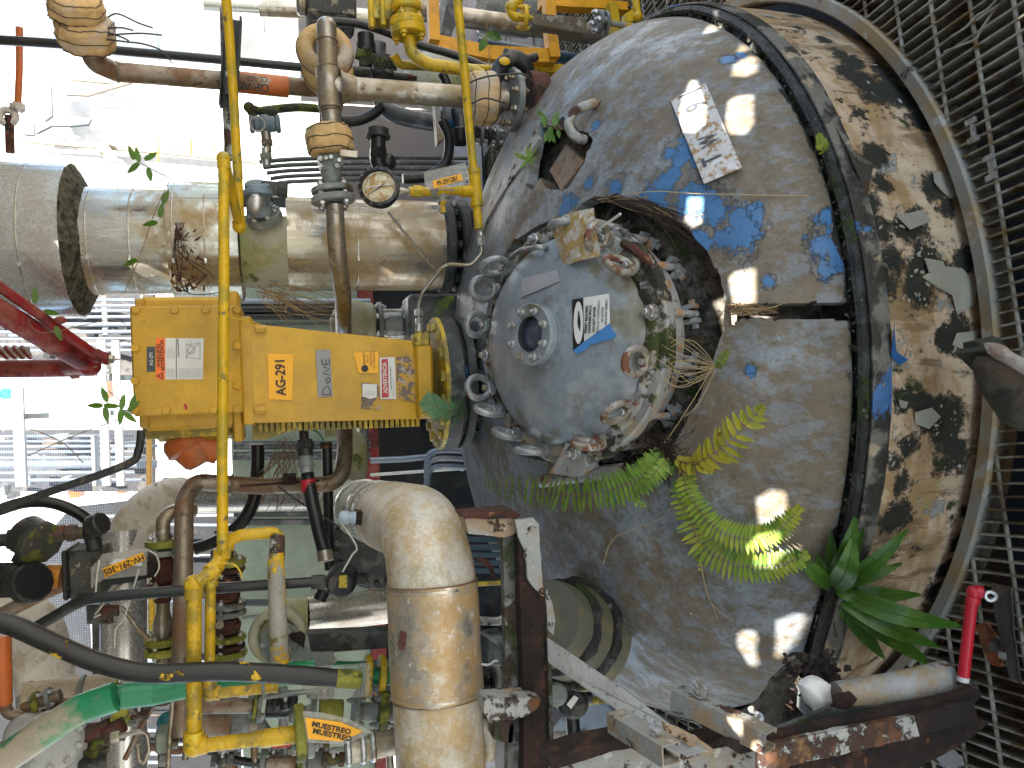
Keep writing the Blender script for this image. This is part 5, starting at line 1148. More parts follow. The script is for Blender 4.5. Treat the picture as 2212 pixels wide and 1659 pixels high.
for i, (pts, r_, Y, m, l) in enumerate((
    ([(700,45),(790,55),(900,95),(1000,125),(1090,165)], 9, 2.85, m_blk, 'black conduit sloping behind the yellow flanged valve towards the dome'),
    ([(-30,85),(130,95),(240,108),(430,125),(700,150)], 10, 3.1, m_blk, 'black conduit passing behind the canvas bundle and the orange band'),
    ([(560,240),(640,232),(700,236)], 9, 3.0, m_mossb, 'mossy conduit joining the small instrument head'),
    ([(960,300),(968,200),(955,160)] , 10, 3.05, m_blk, 'black hose bow beside the slim yellow pipe'),
    ([(955,262),(970,300),(962,352),(920,382),(870,386)], 11, 2.75, m_blk, 'black hose curving under the slim yellow pipe towards the gauge'),
    ([(825,230),(800,250),(760,262),(690,255)], 11, 3.0, m_blk, 'black conduit bend behind the stainless tee'),
    ([(815,95),(820,200),(850,245),(940,265)], 19, 3.4, m_dcon, 'thick grey hose bend behind the stainless branch pipe'))):
    single('conduit', l, 'conduit', MB().tube(bez(PT(pts, Y), 40), px(at(pts[0][0], pts[0][1], Y), r_), 16), m)
jb_ = thing('round_junction_box', 'black round junction box with brass plug behind the stainless branch pipe', 'junction box', at(828, 150, 2.9))
part(jb_, 'box', MB().cyl(at(826,130,2.95), at(828,175,2.9), px(A0, 26), n=28, bev=.006).cyl(at(826,128,2.95), at(826,140,2.95), px(A0, 29), n=20, bev=.004), m_blk)
part(jb_, 'hub', MB().cyl(at(760,155,2.92), at(800,158,2.92), px(A0, 13)), m_blk); part(jb_, 'hub', MB().cyl(at(850,165,2.92), at(880,168,2.92), px(A0, 11)), m_blk)
part(jb_, 'brass_plug', MB().hexa(at(880,168,2.92), at(892,169,2.92), px(A0, 9)).cyl(at(890,169,2.92), at(900,169,2.92), px(A0, 6)), m_rrust)
for j in range(6): part(jb_, 'cap_screw', MB().cyl(at(806+j*8,128,2.9), at(806+j*8,118,2.9), px(A0, 3)), m_blk)
ul = thing('black_union_valve', 'black union and valve below the branch pipe, beside the blue valve', 'valve', at(790, 80, 3.0))
part(ul, 'union', MB().cyl(at(790,75,3.0), at(792,150,3.0), px(A0, 20), n=20).cyl(at(790,95,3.0), at(791,115,3.0), px(A0, 24), n=12), m_blk); part(ul, 'red_mark', MB().cyl(at(791,118,3.0), at(791,130,3.0), px(A0, 21.5), n=20), m_redb)
bv = thing('blue_valve', 'dark blue cast valve with black operator behind the canvas covered joint', 'valve', at(975, 280, 2.9))
part(bv, 'body', MB().cyl(at(950,255,2.9), at(985,262,2.9), px(A0, 38), n=24, bev=.01).ball(at(975,258,2.9), px(A0, 34), 16), m_bluedk)
part(bv, 'operator', MB().tube([at(985,240,2.85), at(995,262,2.82), at(996,290,2.8)], px(A0, 15), 16).cyl(at(994,278,2.8), at(996,312,2.8), px(A0, 20), n=18, bev=.005), m_blk)
part(bv, 'yoke_plate', MB().prism([at(938,215,2.85), at(948,212,2.85), at(958,300,2.85), at(945,310,2.85)], (0, .05, 0)), m_gpl)
bn = thing('grey_branch_valve', 'grey flanged valve low behind the canvas covered joint above the torn jacket', 'valve', at(1040, 290, 2.75))
for k in range(4): flange(bn, at(1020+k*17, 285+k*3, 2.8), UPZ, px(A0, 30-k*2), .014, m_gfl if k % 2 else m_dfl, 4, .009, m_zinc)
part(bn, 'body', MB().cyl(at(1015,285,2.8), at(1075,296,2.8), px(A0, 16)), m_dfl)
ph = thing('black_handle_valve', 'black handled valve with peeling yellow paint at the top of the rusty gasket flange', 'valve', at(1115, 140, 2.55))
part(ph, 'body', MB().tube([at(1065,175,2.5), at(1085,140,2.5), at(1110,120,2.5), at(1135,140,2.5), at(1140,160,2.52)], px(A0, 17), 16, bend=.04), m_blks); part(ph, 'lever', MB().tube([at(1088,112,2.5), at(1105,118,2.5), at(1140,128,2.5), at(1160,122,2.5)], px(A0, 9), 10), m_blks)
part(ph, 'paint_patch', MB().ball(at(1090,132,2.46), px(A0, 9), 8, (1, .4, 1.4)), m_yelp)
# ---------------------------------------------------------------- yellow structure, brown pipe and sight glass at the top edge
ys = thing('orange_yellow_frame', 'orange yellow welded steel frame along the top edge beside the sight glass', 'frame', at(1200, 60, 3.0))
def bar(root, name, pix, wpx, dp, m, Y):
    P = PT(pix, Y); mb = MB()
    for i in range(len(P)-1):
        d = (P[i+1]-P[i]).normalized(); up = Vector((0, -1, 0)); s = up.cross(d).normalized(); h_ = px(P[i], wpx)
        mb.prism([P[i]+s*h_, P[i]-s*h_, P[i+1]-s*h_, P[i+1]+s*h_], (0, dp, 0))
    return part(root, name, mb, m)
bar(ys, 'horizontal_bar', [(942,88),(1060,112),(1200,120)], 15, .04, m_ora, 3.0)
bar(ys, 'cross_bar', [(1188,-30),(1192,60),(1200,122)], 11.5, .05, m_ora, 2.98)
bar(ys, 'cross_bar', [(936,-30),(940,85)], 11, .05, m_ora, 2.96)
bar(ys, 'top_bar', [(1170,0),(1230,5),(1300,8),(1380,14),(1465,12)], 9, .06, m_ora, 3.1)
bar(ys, 'lower_bar', [(1120,140),(1180,146),(1245,150)], 9, .04, m_yelp, 3.05)
bar(ys, 'gusset', [(1325,5),(1335,70)], 9, .05, m_yelp, 3.0)
rh = pipe('brown_stainless_pipe', 'long brownish stainless pipe running right under the orange yellow frame', 'pipe', [(900,22),(1000,38),(1120,55),(1240,70),(1340,82)], 21, m_ss, 3.35, n=24)
tp_ = pipe('dark_teal_pipe', 'dark teal pipe behind the orange yellow frame', 'pipe', [(1030,92),(1180,118),(1290,132)], 12, m_bluep, 3.5)
sg_ = thing('sight_glass_tube', 'flat brown sight glass between a yellow flange and a steel flange near the top edge', 'sight glass', at(1240, 50, 2.75))
Yg = 2.75
part(sg_, 'glass_body', MB().prism([at(1147,28,Yg), at(1265,38,Yg), at(1268,58,Yg), at(1150,52,Yg)], (0, .05, 0)), m_glas2)
part(sg_, 'glass_edge', MB().prism([at(1150,50,Yg-.002), at(1268,58,Yg-.002), at(1262,72,Yg+.01), at(1148,56,Yg+.01)], (0, .04, 0)), m_ss)
ax = at(1240,48,Yg)-at(1150,40,Yg)
flange(sg_, at(1131,38,Yg), ax, px(A0, 29), .016, m_yelp, 4, .011, m_yelp); flange(sg_, at(1294,47,Yg), ax, px(A0, 27), .018, m_gfl, 4, .013, m_zinc, a0=.2); flange(sg_, at(1307,49,Yg), ax, px(A0, 27), .012, m_gfl, 0)
part(sg_, 'inlet', MB().tube([at(1128,38,Yg), at(1106,36,Yg), at(1100,14,Yg), at(1120,2,Yg), at(1140,-20,Yg)], px(A0, 10), 16, bend=.03).ball(at(1104,16,Yg), px(A0, 15), 16), m_yelp)
part(sg_, 'outlet', MB().tube([at(1310,49,Yg), at(1390,60,Yg)], px(A0, 7.5), 14), m_yelm)
part(sg_, 'yellow_valve', MB().cyl(at(1372,-10,Yg), at(1378,34,Yg), px(A0, 9)).ball(at(1377,36,Yg), px(A0, 13)).prism([at(1350,30,Yg), at(1368,18,Yg), at(1368,44,Yg), at(1348,52,Yg)], (0, .03, 0)), m_yelp)
# ---------------------------------------------------------------- orange/white lines far right (top left corner)
fo = thing('far_orange_pipe', 'thin orange pipe with white flanged elbow near the top left corner', 'pipe', at(30, 180, 4.2))
part(fo, 'pipe', MB().tube([at(42,60,4.2), at(42,150,4.2), at(38,235,4.2)], px(at(42,60,4.2), 7), 14), m_orp); part(fo, 'post', MB().cyl(at(20,250,4.2), at(22,330,4.2), px(at(20,250,4.2), 9)), m_rrust)
flange(fo, at(38,232,4.2), Vector((-1, 0, 0)), px(at(42,60,4.2), 15), .03, m_paintw, 4); part(fo, 'elbow', MB().torus(M(at(16,252,4.2), Vector((0, -1, 0))), px(at(42,60,4.2), 15), px(at(42,60,4.2), 8), 20, 10), m_paintw)
# ---------------------------------------------------------------- big white jacketed pipe on the left
bp = thing('jacketed_pipe', 'thick ochre stained insulated pipe with a big white elbow, foreground left of the dome', 'pipe', at(940, 1400, 1.85))
r0 = .1065
P0, P1, P2 = at(958, 1760, 1.78), at(928, 1142, 1.86), at(738, 1084, 3.35)
full = fillet([P0, P1, P2], .17, 16); spl_i = 1
el = MB().tube(full[1:-1] + [P1 + (P2-P1)*.30], r0, 56, cap=True); wob(el, .0035, 8); wob(el, .001, 30); part(bp, 'elbow', el, m_wins)
d01 = (P1-P0).normalized()
def along(v): # point on the straight run at image height v
    t = (1760-v)/(1760-1142); return P0.lerp(P1, t)
js = MB(); a_, b_ = along(1508), along(1262); js.tube([a_.lerp(b_, k/24) for k in range(25)], r0*1.035, 96); wob(js, .0035, 7); wob(js, .0012, 30); jk = part(bp, 'jacket', js, m_wclad)
for v in (1272, 1500): part(jk, 'seam_band', MB().cyl(along(v+3), along(v-3), r0*1.05, n=64), m_wclad)
for v in (1262, 1508): part(jk, 'seam_band', MB().cyl(along(v+1.2), along(v-1.2), r0*1.05, n=64), m_ssr)
lo = MB(); lo.tube([along(1800+k) for k in (0,)] + [along(1506)], r0, 56); wob(lo, .002, 9); part(bp, 'lower_insulation', lo, m_wins)
fr_ = MB(); Pa, Pb = P1 + (P2-P1)*.26, P2; fr_.tube([Pa.lerp(Pb, k/10) for k in range(11)], r0*.93, 48); part(bp, 'far_run', fr_, m_mossw)
for t in (.30, .36, .45, .62): part(bp, 'band', MB().cyl(P1.lerp(P2, t), P1.lerp(P2, t+.02), r0*1.0, n=48), m_cladc if t > .31 else m_wins)
q = at(870, 1387, 1.75); part(bp, 'torn_hole', MB().prism([at(867,1362,1.754), at(878,1368,1.754), at(880,1385,1.754), at(872,1404,1.754), at(862,1404,1.754), at(861,1388,1.754)], (0, .004, 0)), m_rrust)
part(bp, 'pipe_shoe', MB().prism([at(768,1106,2.2), at(812,1108,2.2), at(812,1134,2.2), at(768,1134,2.2)], (0, .05, 0)), m_rust); part(bp, 'blue_knob', MB().cyl(at(742,1118,2.2), at(768,1118,2.2), .012, .018).ball(at(745,1118,2.2), .02, 14), m_lblue)
# ---------------------------------------------------------------- rusty support frame
def PR(root, name, pix, Y, th, m, label=None):
    return part(root, name, MB().prism([at(p[0], p[1], p[2] if len(p) > 2 else Y) for p in pix], (0, th, 0)), m, label)
rf = thing('rusty_support_frame', 'heavily rusted steel beam frame with peeling paint between thick white pipe and dome', 'support frame', at(1180, 1640, 1.65))
def jag(P, a=2.2, s=10): return rough_poly(P, a, s)
PR(rf, 'main_beam', jag([(1122,1150),(1140,1142),(1165,1230),(1180,1300),(1184,1400),(1186,1500),(1190,1700),(1130,1700),(1132,1560),(1128,1400),(1122,1280)], 1.5), 1.66, .04, m_rust)
PR(rf, 'inner_web', jag([(1086,1160),(1126,1150),(1128,1300),(1130,1420),(1134,1700),(1095,1700),(1100,1560),(1094,1480),(1092,1380)], 2.5), 1.70, .03, m_gpd)
PR(rf, 'peeling_plate', jag([(1112,1124),(1152,1118),(1164,1132),(1166,1180),(1170,1230),(1176,1290),(1170,1288),(1148,1262),(1140,1250),(1134,1190),(1120,1160)], 1.6), 1.645, .012, m_gpl)
PR(rf, 'top_crossbar', jag([(1004,1118),(1060,1112),(1118,1110),(1124,1140),(1108,1156),(1090,1162),(1012,1152)], 1.5), 1.68, .06, m_gpl)
PR(rf, 'top_flange', jag([(1000,1113),(1110,1102),(1124,1112),(1118,1120),(1004,1121)], 1.5), 1.67, .09, m_rrust)
PR(rf, 'lower_crossbar', jag([(1046,1512),(1150,1506),(1168,1512),(1162,1530),(1130,1550),(1058,1562),(1046,1540)], 1.8), 1.62, .06, m_rpl)
PR(rf, 'lower_plate', jag([(1068,1560),(1118,1556),(1124,1600),(1096,1606),(1066,1596)], 1), 1.70, .05, m_gpd)
part(rf, 'edge_strip', (lambda q: (wob(q, .004, 30), q)[1])(MB().tube([at(1186,1380,1.65), at(1189,1480,1.65), at(1192,1700,1.65)], .006, 8)), m_gpd)
PR(rf, 'side_flake', jag([(1180,1270),(1192,1300),(1200,1340),(1196,1372),(1184,1360),(1178,1310)], 1), 1.67, .01, m_gpl)
bb = thing('flat_brace', 'straight grey flat bar slanting from the rusted beam down across the dome', 'brace', at(1300, 1500, 1.45))
part(bb, 'bar', MB().prism([at(1184,1379,1.62), at(1186,1432,1.62), at(1330,1532,1.42), at(1428,1600,1.3), at(1484,1636,1.24), at(1530,1622,1.24), at(1470,1575,1.28), at(1452,1568,1.3), at(1340,1484,1.42)], (0, .008, 0)), m_steelg)
part(bb, 'torn_end', MB().prism([at(*p, 1.26) for p in jag([(1436,1560),(1462,1570),(1500,1588),(1545,1622),(1520,1630),(1470,1600),(1440,1580)], 2)], (0, .006, .004)), m_gpl)
def chan(name, label, a, b, w, depth, opn=True, m=m_gpl):
    t = thing(name, label, 'strut', (a+b)/2)
    prf = [(-w, depth), (w, depth), (w, -depth), (w*.55, -depth), (w*.55, -depth*.8), (w*.86, -depth*.8), (w*.86, depth*.84), (-w*.86, depth*.84), (-w*.86, -depth*.8), (-w*.55, -depth*.8), (-w*.55, -depth), (-w, -depth)]
    part(t, 'channel', MB().sweep([(x, y) for x, y in prf], a, b, Vector((0, -.75, .65))), m); return t
c1 = chan('strut_channel', 'rusting strut channel with two bolts reaching towards the dome, right one of two', at(1462,1505,1.36), at(1664,1602,1.18), .019, .02)
for u, v in ((1520,1510),(1640,1568)): p = at(u, v, 1.26 if u > 1600 else 1.31); part(c1, 'bolt', MB().cyl(p + Vector((.012, 0, .004)), p + Vector((.016, -.002, .007)), .014, n=16).hexa(p + Vector((.014, 0, .006)), p + Vector((.026, -.002, .013)), .011).cyl(p + Vector((.022, 0, .01)), p + Vector((.037, -.002, .018)), .006, n=10), m_zinc)
c2 = chan('strut_channel', 'shorter rusting strut channel with one bolt just below the flat grey brace', at(1330,1556,1.36), at(1450,1630,1.2), .019, .02)
p = at(1425, 1592, 1.24); part(c2, 'bolt', MB().hexa(p, p + Vector((.014, -.002, .010)), .012).cyl(p, p + Vector((.024, -.002, .016)), .006, n=10), m_zinc)
ib = thing('rusted_edge_beam', 'rusted and peeling edge beam running along the lower right towards the grating', 'beam', at(1900, 1600, 1.25))
PR(ib, 'web', jag([(1640,1610),(1706,1600),(1784,1582),(1870,1566),(1975,1546),(1985,1590),(1906,1610),(1787,1637),(1710,1654),(1640,1690)], 2.5, 6), 1.20, .012, m_rpl)
PR(ib, 'rusted_web', jag([(1970,1544),(2060,1520),(2104,1512),(2112,1556),(2020,1580),(1978,1592)], 2, 7), 1.202, .012, m_rust)
PR(ib, 'inner_web', jag([(1640,1590),(1790,1530),(1900,1528),(2050,1500),(2100,1500),(2100,1520),(1960,1550),(1784,1584),(1700,1604)], 1, 9), 1.262, .01, m_dfl)
PR(ib, 'top_flange', jag([(1560,1606),(1640,1594),(1720,1578),(1860,1548),(2010,1516),(2110,1488),(2125,1500),(2108,1518),(1960,1550),(1784,1584),(1706,1602),(1600,1630)], 2, 9), 1.215, .02, m_rust)
PR(ib, 'lower_flange', jag([(1700,1700),(1712,1652),(1790,1636),(1906,1610),(2020,1580),(2110,1552),(2140,1560),(2090,1600),(2000,1650),(1900,1720)], 2, 9), 1.225, .06, m_rust)
b2 = thing('rusted_lower_beam', 'dark rusted beam with flaking paint crossing the bottom edge under the strut channels', 'beam', at(1400, 1650, 1.3))
PR(b2, 'web', jag([(1192,1648),(1240,1632),(1330,1612),(1420,1600),(1520,1612),(1600,1606),(1660,1590),(1660,1700),(1192,1700)], 2, 8), 1.34, .02, m_gpl)
PR(b2, 'top_flange', jag([(1188,1640),(1260,1614),(1345,1598),(1420,1584),(1500,1612),(1590,1590),(1660,1570),(1662,1588),(1600,1606),(1520,1622),(1420,1606),(1330,1622),(1192,1664)], 2, 8), 1.32, .06, m_rust)
sp = thing('capped_stub_pipe', 'short grey ochre stained pipe lying beside the vessel above the edge beam', 'pipe', at(1930, 1495, 1.32))
mbx = MB().tube([at(1806,1508,1.31), at(1930,1488,1.3), at(2046,1462,1.29)], px(at(1930,1490,1.3), 34), 48); wob(mbx, .002, 9); part(sp, 'pipe', mbx, mat('ochre_grey_stub', (.33, .34, .34), [ly((.34, .23, .10), 6, .52, .08, d=10, rg=.76, a=.85), ly((.09, .05, .03), 14, .66, .02, d=9)], rough=.5, bump=.4))
PR(sp, 'rust_flake', jag([(1800,1500),(1836,1494),(1850,1510),(1838,1528),(1806,1540)], 3), 1.262, .004, m_rust)
pf = thing('peeled_coating_lump', 'thick piece of white peeled coating standing in sunlight beside the vessel edge', 'debris', at(1765, 1510, 1.33))
lump = MB(); ring = [at(u, v, 1.31) for u, v in jag([(1735,1478),(1748,1466),(1770,1464),(1790,1476),(1796,1500),(1794,1540),(1790,1562),(1778,1552),(1752,1528),(1736,1504)], 1.5, 7)]
cc_ = sum(ring, Vector())/len(ring); n_ = len(ring); rr3 = [[cc_ + (p-cc_)*s_ + Vector((0, dy, 0)) for p in ring] for s_, dy in ((1.0, .018), (1.0, .004), (.86, -.007), (.62, -.013), (.36, -.016), (.12, -.017))]; lump.add([p for r in rr3 for p in r], [(j*n_+i, j*n_+(i+1) % n_, (j+1)*n_+(i+1) % n_, (j+1)*n_+i) for j in range(5) for i in range(n_)] + [tuple(5*n_+i for i in range(n_))]); wob(lump, .007, 45); part(pf, 'coating', lump, flat('peeled_white', (.72, .70, .68), .6))
PR(pf, 'dark_backing', jag([(1730,1498),(1742,1505),(1770,1545),(1785,1566),(1750,1556),(1728,1530)], 1.5), 1.325, .01, m_gfl)
# rust and debris mass where vessel, beam and stub meet
rnd = random.Random(9); dbm = MB()
for k in range(330):
    t = rnd.random(); u = 1700 + 320*t + rnd.gauss(0, 14); v = 1500 - 70*t + rnd.gauss(0, 13) + 34
    if rnd.random() < .45: u = 1760+rnd.gauss(0, 28); v = 1450 + rnd.gauss(0, 16)
    flake(dbm, at(u, v, 1.345 + rnd.uniform(-.02, .03)), Vector((rnd.uniform(-.6, .6), -1, rnd.uniform(0, 1))).normalized(), rnd.uniform(.004, .014), rnd)
mb = dbm; struct('rust_debris', mb, m_rust, kind='stuff')
mb = MB(); vs = []; 
mb.prism([at(u, v, 1.40) for u, v in jag([(1640,1560),(1700,1500),(1738,1450),(1770,1430),(1805,1440),(1815,1475),(1900,1520),(2040,1490),(2110,1470),(2120,1500),(1900,1560),(1700,1600)], 4, 9)], (0, .06, .0)); wob(mb, .008, 18); single('rust_crust', 'dark crust of rust and dirt filling the gap between vessel and edge beam', 'rust crust', mb, m_under)
# dim hardware seen between the white pipe and the rusty frame
hw = thing('grey_clamp_block', 'small grey cylinder with flat lever between the white pipe and the rusty beam', 'clamp', at(1075, 1410, 1.8))
part(hw, 'cylinder', MB().cyl(at(1078,1380,1.84), at(1078,1430,1.84), .028, n=24, bev=.003).cyl(at(1060,1405,1.84), at(1098,1405,1.84), .030, n=24, bev=.003), m_gfl); part(hw, 'lever', MB().prism([at(1040,1370,1.8), at(1050,1368,1.8), at(1085,1392,1.8), at(1078,1396,1.8)], (0, .02, 0)), m_gfl)
part(hw, 'tie', wire([(1036,1434),(1055,1436),(1068,1428),(1076,1428)], .003, 1.78), m_wirel)
hd = thing('drilled_hand_wheel', 'grey drilled disc on a black valve between white pipe and rusty beam', 'valve', at(1062, 1470, 1.95))
part(hd, 'disc', MB().cyl(at(1064,1470,1.95), at(1076,1470,1.95), .042, n=32, bev=.003), m_gfl); part(hd, 'body', MB().cyl(at(1030,1470,1.98), at(1064,1470,1.96), .03, n=24), m_blk)
for k in range(6):
    a = k*math.pi/3; c = at(1062,1470,1.93) + Vector((.028*math.cos(a), 0, .028*math.sin(a)*.3)); part(hd, 'hole_rim', MB().ball(c, .007, 10), m_blk)
for i, (pts, r_, Y, m, l) in enumerate((
    ([(1030,1340),(1075,1342),(1090,1335)], 9, 1.9, m_gpl, 'short grey rod crossing the gap behind the white pipe'),
    ([(1040,1570),(1052,1572),(1056,1600),(1054,1640)], 15, 1.85, m_wins, 'cream pipe end showing right of the thick white pipe near the bottom'),
    ([(1030,1210),(1046,1212),(1062,1232),(1062,1245)], 6, 2.0, m_rrust, 'small rusty elbow pipe deep in the gap under the top crossbar'),
    ([(1020,1262),(1090,1258),(1110,1250)], 5, 2.05, m_yelw, 'mossy thin pipe deep in the gap between white pipe and frame'))):
    single('small_pipe', l, 'pipe', MB().tube(bez(PT(pts, Y), 20), px(at(pts[0][0], pts[0][1], Y), r_), 16), m)
pr = thing('horizontal_slat_panel', 'dark blue grey slatted panel deep in the gap under the top crossbar', 'panel', at(1050, 1190, 2.6))
for k in range(5): part(pr, 'slat', MB().prism([at(1008,1160+k*17,2.6), at(1090,1160+k*17,2.6), at(1090,1171+k*17,2.6), at(1008,1171+k*17,2.6)], (0, .01, 0)), m_bluep)
# ---------------------------------------------------------------- yellow pipe frame on the left
yq = thing('yellow_pipe_frame', 'yellow small bore pipe loop of long straight runs and threaded elbows, flange at its end', 'pipe', at(420, 1600, 2.0))
Yq = 2.05
def el_(u, v, r, Y=Yq): part(yq, 'elbow', MB().ball(at(u, v, Y), px(A0, r), 18), m_yelo)
part(yq, 'union', MB().hexa(at(481,1186,2.1), at(480,1206,2.1), px(A0, 15)).tube([at(480,1200,2.1), at(470,1222,2.08), at(450,1236,2.06)], px(A0, 12), 16).hexa(at(466,1230,2.07), at(452,1240,2.06), px(A0, 14)), m_yelo)
part(yq, 'link_pipe', MB().tube([at(462,1232,2.06), at(425,1258,2.04)], px(A0, 10), 18), m_yelo)
el_(419, 1262, 15)
part(yq, 'outer_pipe', MB().tube([at(419,1262,Yq), at(419,1605,Yq)], px(A0, 11.5), 24), m_yelo)
part(yq, 'collar', MB().cyl(at(419,1270,Yq), at(419,1292,Yq), px(A0, 14.5)), m_yelo); part(yq, 'collar', MB().cyl(at(419,1578,Yq), at(419,1604,Yq), px(A0, 16)), m_yelo)
el_(420, 1610, 17); part(yq, 'collar', MB().cyl(at(425,1611,Yq), at(448,1607,Yq), px(A0, 14.5)), m_yelo)
part(yq, 'lower_pipe', MB().tube([at(430,1611,Yq), at(545,1598,Yq), at(575,1594,Yq), at(640,1586,Yq)], [px(A0, 11)]*2 + [px(A0, 14), px(A0, 14)], 24), m_yelo)
flange(yq, at(648,1583,Yq), Vector((0, .05, -1)), px(A0, 44), .026, m_yfl, 4, .012, m_gfl)
flange(yq, at(668,1580,Yq), Vector((0, .05, -1)), px(A0, 40), .02, m_gfl, 4, .012, m_gfl)
part(yq, 'inner_pipe', MB().tube([at(456,1240,2.1), at(455,1263,2.12), at(452,1492,2.12)], px(A0, 8.2), 20), m_yelo)
part(yq, 'collar', MB().cyl(at(456,1243,2.11), at(456,1262,2.12), px(A0, 11)), m_yelo); part(yq, 'collar', MB().cyl(at(452,1466,2.12), at(452,1490,2.12), px(A0, 11.5)), m_yelo)
el_(453, 1496, 13.5, 2.12); part(yq, 'collar', MB().cyl(at(458,1497,2.12), at(476,1497,2.12), px(A0, 11)), m_yelo)
part(yq, 'short_pipe', MB().tube([at(466,1498,2.12), at(600,1484,2.14)], px(A0, 8.5), 18), m_yelo)
part(yq, 'zip_tie', MB().tube(bez([at(472,1216,2.04), at(500,1218,2.04), at(515,1228,2.04), at(524,1248,2.04)], 16), .0022, 6), m_yelo)
yc = thing('yellow_grey_loop', 'mottled grey and yellow pipe bend hanging beside the green pipe wall, orange collar', 'pipe', at(600, 1430, 2.1))
part(yc, 'upper_run', MB().tube([at(492,1188,2.2), at(494,1168,2.2), at(520,1156,2.2), at(594,1150,2.2), at(604,1165,2.18)], px(A0, 10), 20, bend=.02), m_yelp)
part(yc, 'collar', MB().cyl(at(600,1158,2.18), at(598,1202,2.16), px(A0, 12), px(A0, 13)), m_rpl)
mb = MB().tube([at(597,1195,2.16), at(596,1230,2.15), at(600,1330,2.13), at(604,1432,2.12)], [px(A0, 13), px(A0, 14), px(A0, 14.5), px(A0, 15.5)], 24); part(yc, 'mottled_pipe', mb, m_yelm)
# cables and conduits
single('thick_black_cable', 'thick black cable splashed with yellow paint sweeping down to the cut end', 'cable', MB().tube(bez(PT([(-20,1340),(30,1352),(110,1388),(210,1430),(320,1454),(480,1450),(640,1458),(730,1466)], 2.0), 60), px(A0, 14.5), 20), mat('black_rubber', (.013, .013, .014), [ly((.62, .40, .02), 7, .63, .01, d=9, h=.5)], rough=.36, bump=.15))
single('cable_end_boot', 'greenish boot at the cut end of the thick black cable', 'cable boot', MB().cyl(at(725,1465,2.0), at(780,1469,2.0), px(A0, 15), px(A0, 14), n=20, bev=.003), m_yfl)
cb = thing('bent_black_conduit', 'smooth black conduit bending across to the round black junction box', 'conduit', at(400, 1280, 2.3))
part(cb, 'conduit', MB().tube(bez(PT([(60,1366),(110,1336),(175,1300),(240,1288),(420,1274),(600,1262),(705,1256)], 2.25), 50), px(A0, 9.2), 18), m_blk)
part(cb, 'coupling', MB().hexa(at(672,1258,2.25), at(704,1256,2.25), px(A0, 13)), m_blk)
jb2 = thing('round_conduit_box', 'large round black conduit box with small pale label left of the white elbow', 'junction box', at(738, 1254, 2.3))
c = at(738, 1253, 2.28); part(jb2, 'box', MB().lathe([(0, .045), (px(c, 24), .045), (px(c, 27), .04), (px(c, 31), .03), (px(c, 33), .02), (px(c, 33), -.04), (0, -.04)], M(c, Vector((0, -1, .15))), 44), m_blks)
part(jb2, 'label', MB().prism([at(733,1244,2.228), at(750,1242,2.228), at(750,1270,2.228), at(732,1270,2.228)], (0, .002, 0)), m_yelw)
part(jb2, 'hub', MB().cyl(at(770,1248,2.3), at(790,1250,2.3), px(c, 14)), m_blk); part(jb2, 'hub', MB().cyl(at(700,1275,2.3), at(690,1295,2.3), px(c, 14)), m_blk)
gp_ = thing('green_pipe', 'bright green pipe with dusty upper side bending up towards the bottom left corner', 'pipe', at(300, 1510, 2.15))
gm_ = mat('green_dusty', (.02, .25, .115), [ly((.37, .33, .26), 3, .56, .05, z=(0, .05, .0), seed=2), ly((.02, .17, .08), 9, .6, .06)], rough=.33, bump=.25, bs=20)
gt = MB().tube(bez(PT([(-40,1672),(30,1625),(110,1572),(175,1532),(250,1505)], 2.15), 40), px(A0, 23), 28); part(gp_, 'lower_bend', gt, gm_)
part(gp_, 'straight', MB().tube(PT([(245,1507),(330,1498),(470,1470),(560,1462),(680,1450)], 2.2), px(A0, 19), 28), m_grn)
part(gp_, 'tape_end', MB().cyl(at(262,1503,2.19), at(330,1496,2.2), px(A0, 20.5), n=28), m_grn)
for i, (pts, r_, Y, m, l) in enumerate((
    ([(-10,1102),(120,1058),(274,1003),(299,973),(305,930)], 7.5, 2.3, m_blks, 'dark handrail like conduit rising from the gearbox to the left edge'),
    ([(-20,1108),(50,1086),(110,1086),(165,1106),(205,1136)], 11, 2.6, m_blk, 'thick black hose arching above the conduit fittings near left edge'),
    ([(420,1186),(470,1168),(520,1130),(548,1080),(556,1010),(556,960)], 13, 2.8, m_blk, 'black hose arching behind the long yellow pipe from the motor'),
    ([(-10,1335),(60,1298),(138,1262)], 13, 2.7, m_ssr, 'dusty beige pipe slanting under the mouldy switch housing'),
    ([(600,1050),(640,1080),(690,1110),(735,1140)], 2, 2.5, m_wire, 'thin dark wire trailing across the pale green wall'),
    ([(738,1130),(770,1180),(760,1200),(740,1235)], 2, 2.2, m_wirel, 'thin pale wire loop in front of the dark gearbox wheel'))):
    single('conduit', l, 'conduit', MB().tube(bez(PT(pts, Y), 40), px(A0, r_)*Y/2.6, 16), m)
# ---------------------------------------------------------------- valve HV with its clear tag
hv = thing('switch_housing', 'mouldy black switch housing with orange knob and clear HV tag', 'valve actuator', at(180, 1240, 2.4))
Yh = 2.4
bxm = fb(146, 222, 1188, 1294, Yh, Yh+.13, .006); part(hv, 'housing', bxm, m_blkm)
part(hv, 'cover_edge', fb(133, 146, 1190, 1298, Yh-.008, Yh+.14, .004), m_blks)
part(hv, 'orange_knob', MB().lathe([(0, 0), (px(A0, 16), 0), (px(A0, 20), .012), (px(A0, 22), .05), (0, .05)], M(at(90,1242,Yh+.03), at(134,1245,Yh+.03)-at(90,1242,Yh+.03)), 10), flat('amber_knob', (.50, .22, .04), .35))
part(hv, 'actuator_block', MB().prism([at(216,1238,Yh), at(236,1220,Yh), at(310,1222,Yh), at(312,1246,Yh), at(262,1262,Yh), at(232,1264,Yh)], (0, .08, 0)), m_blk)
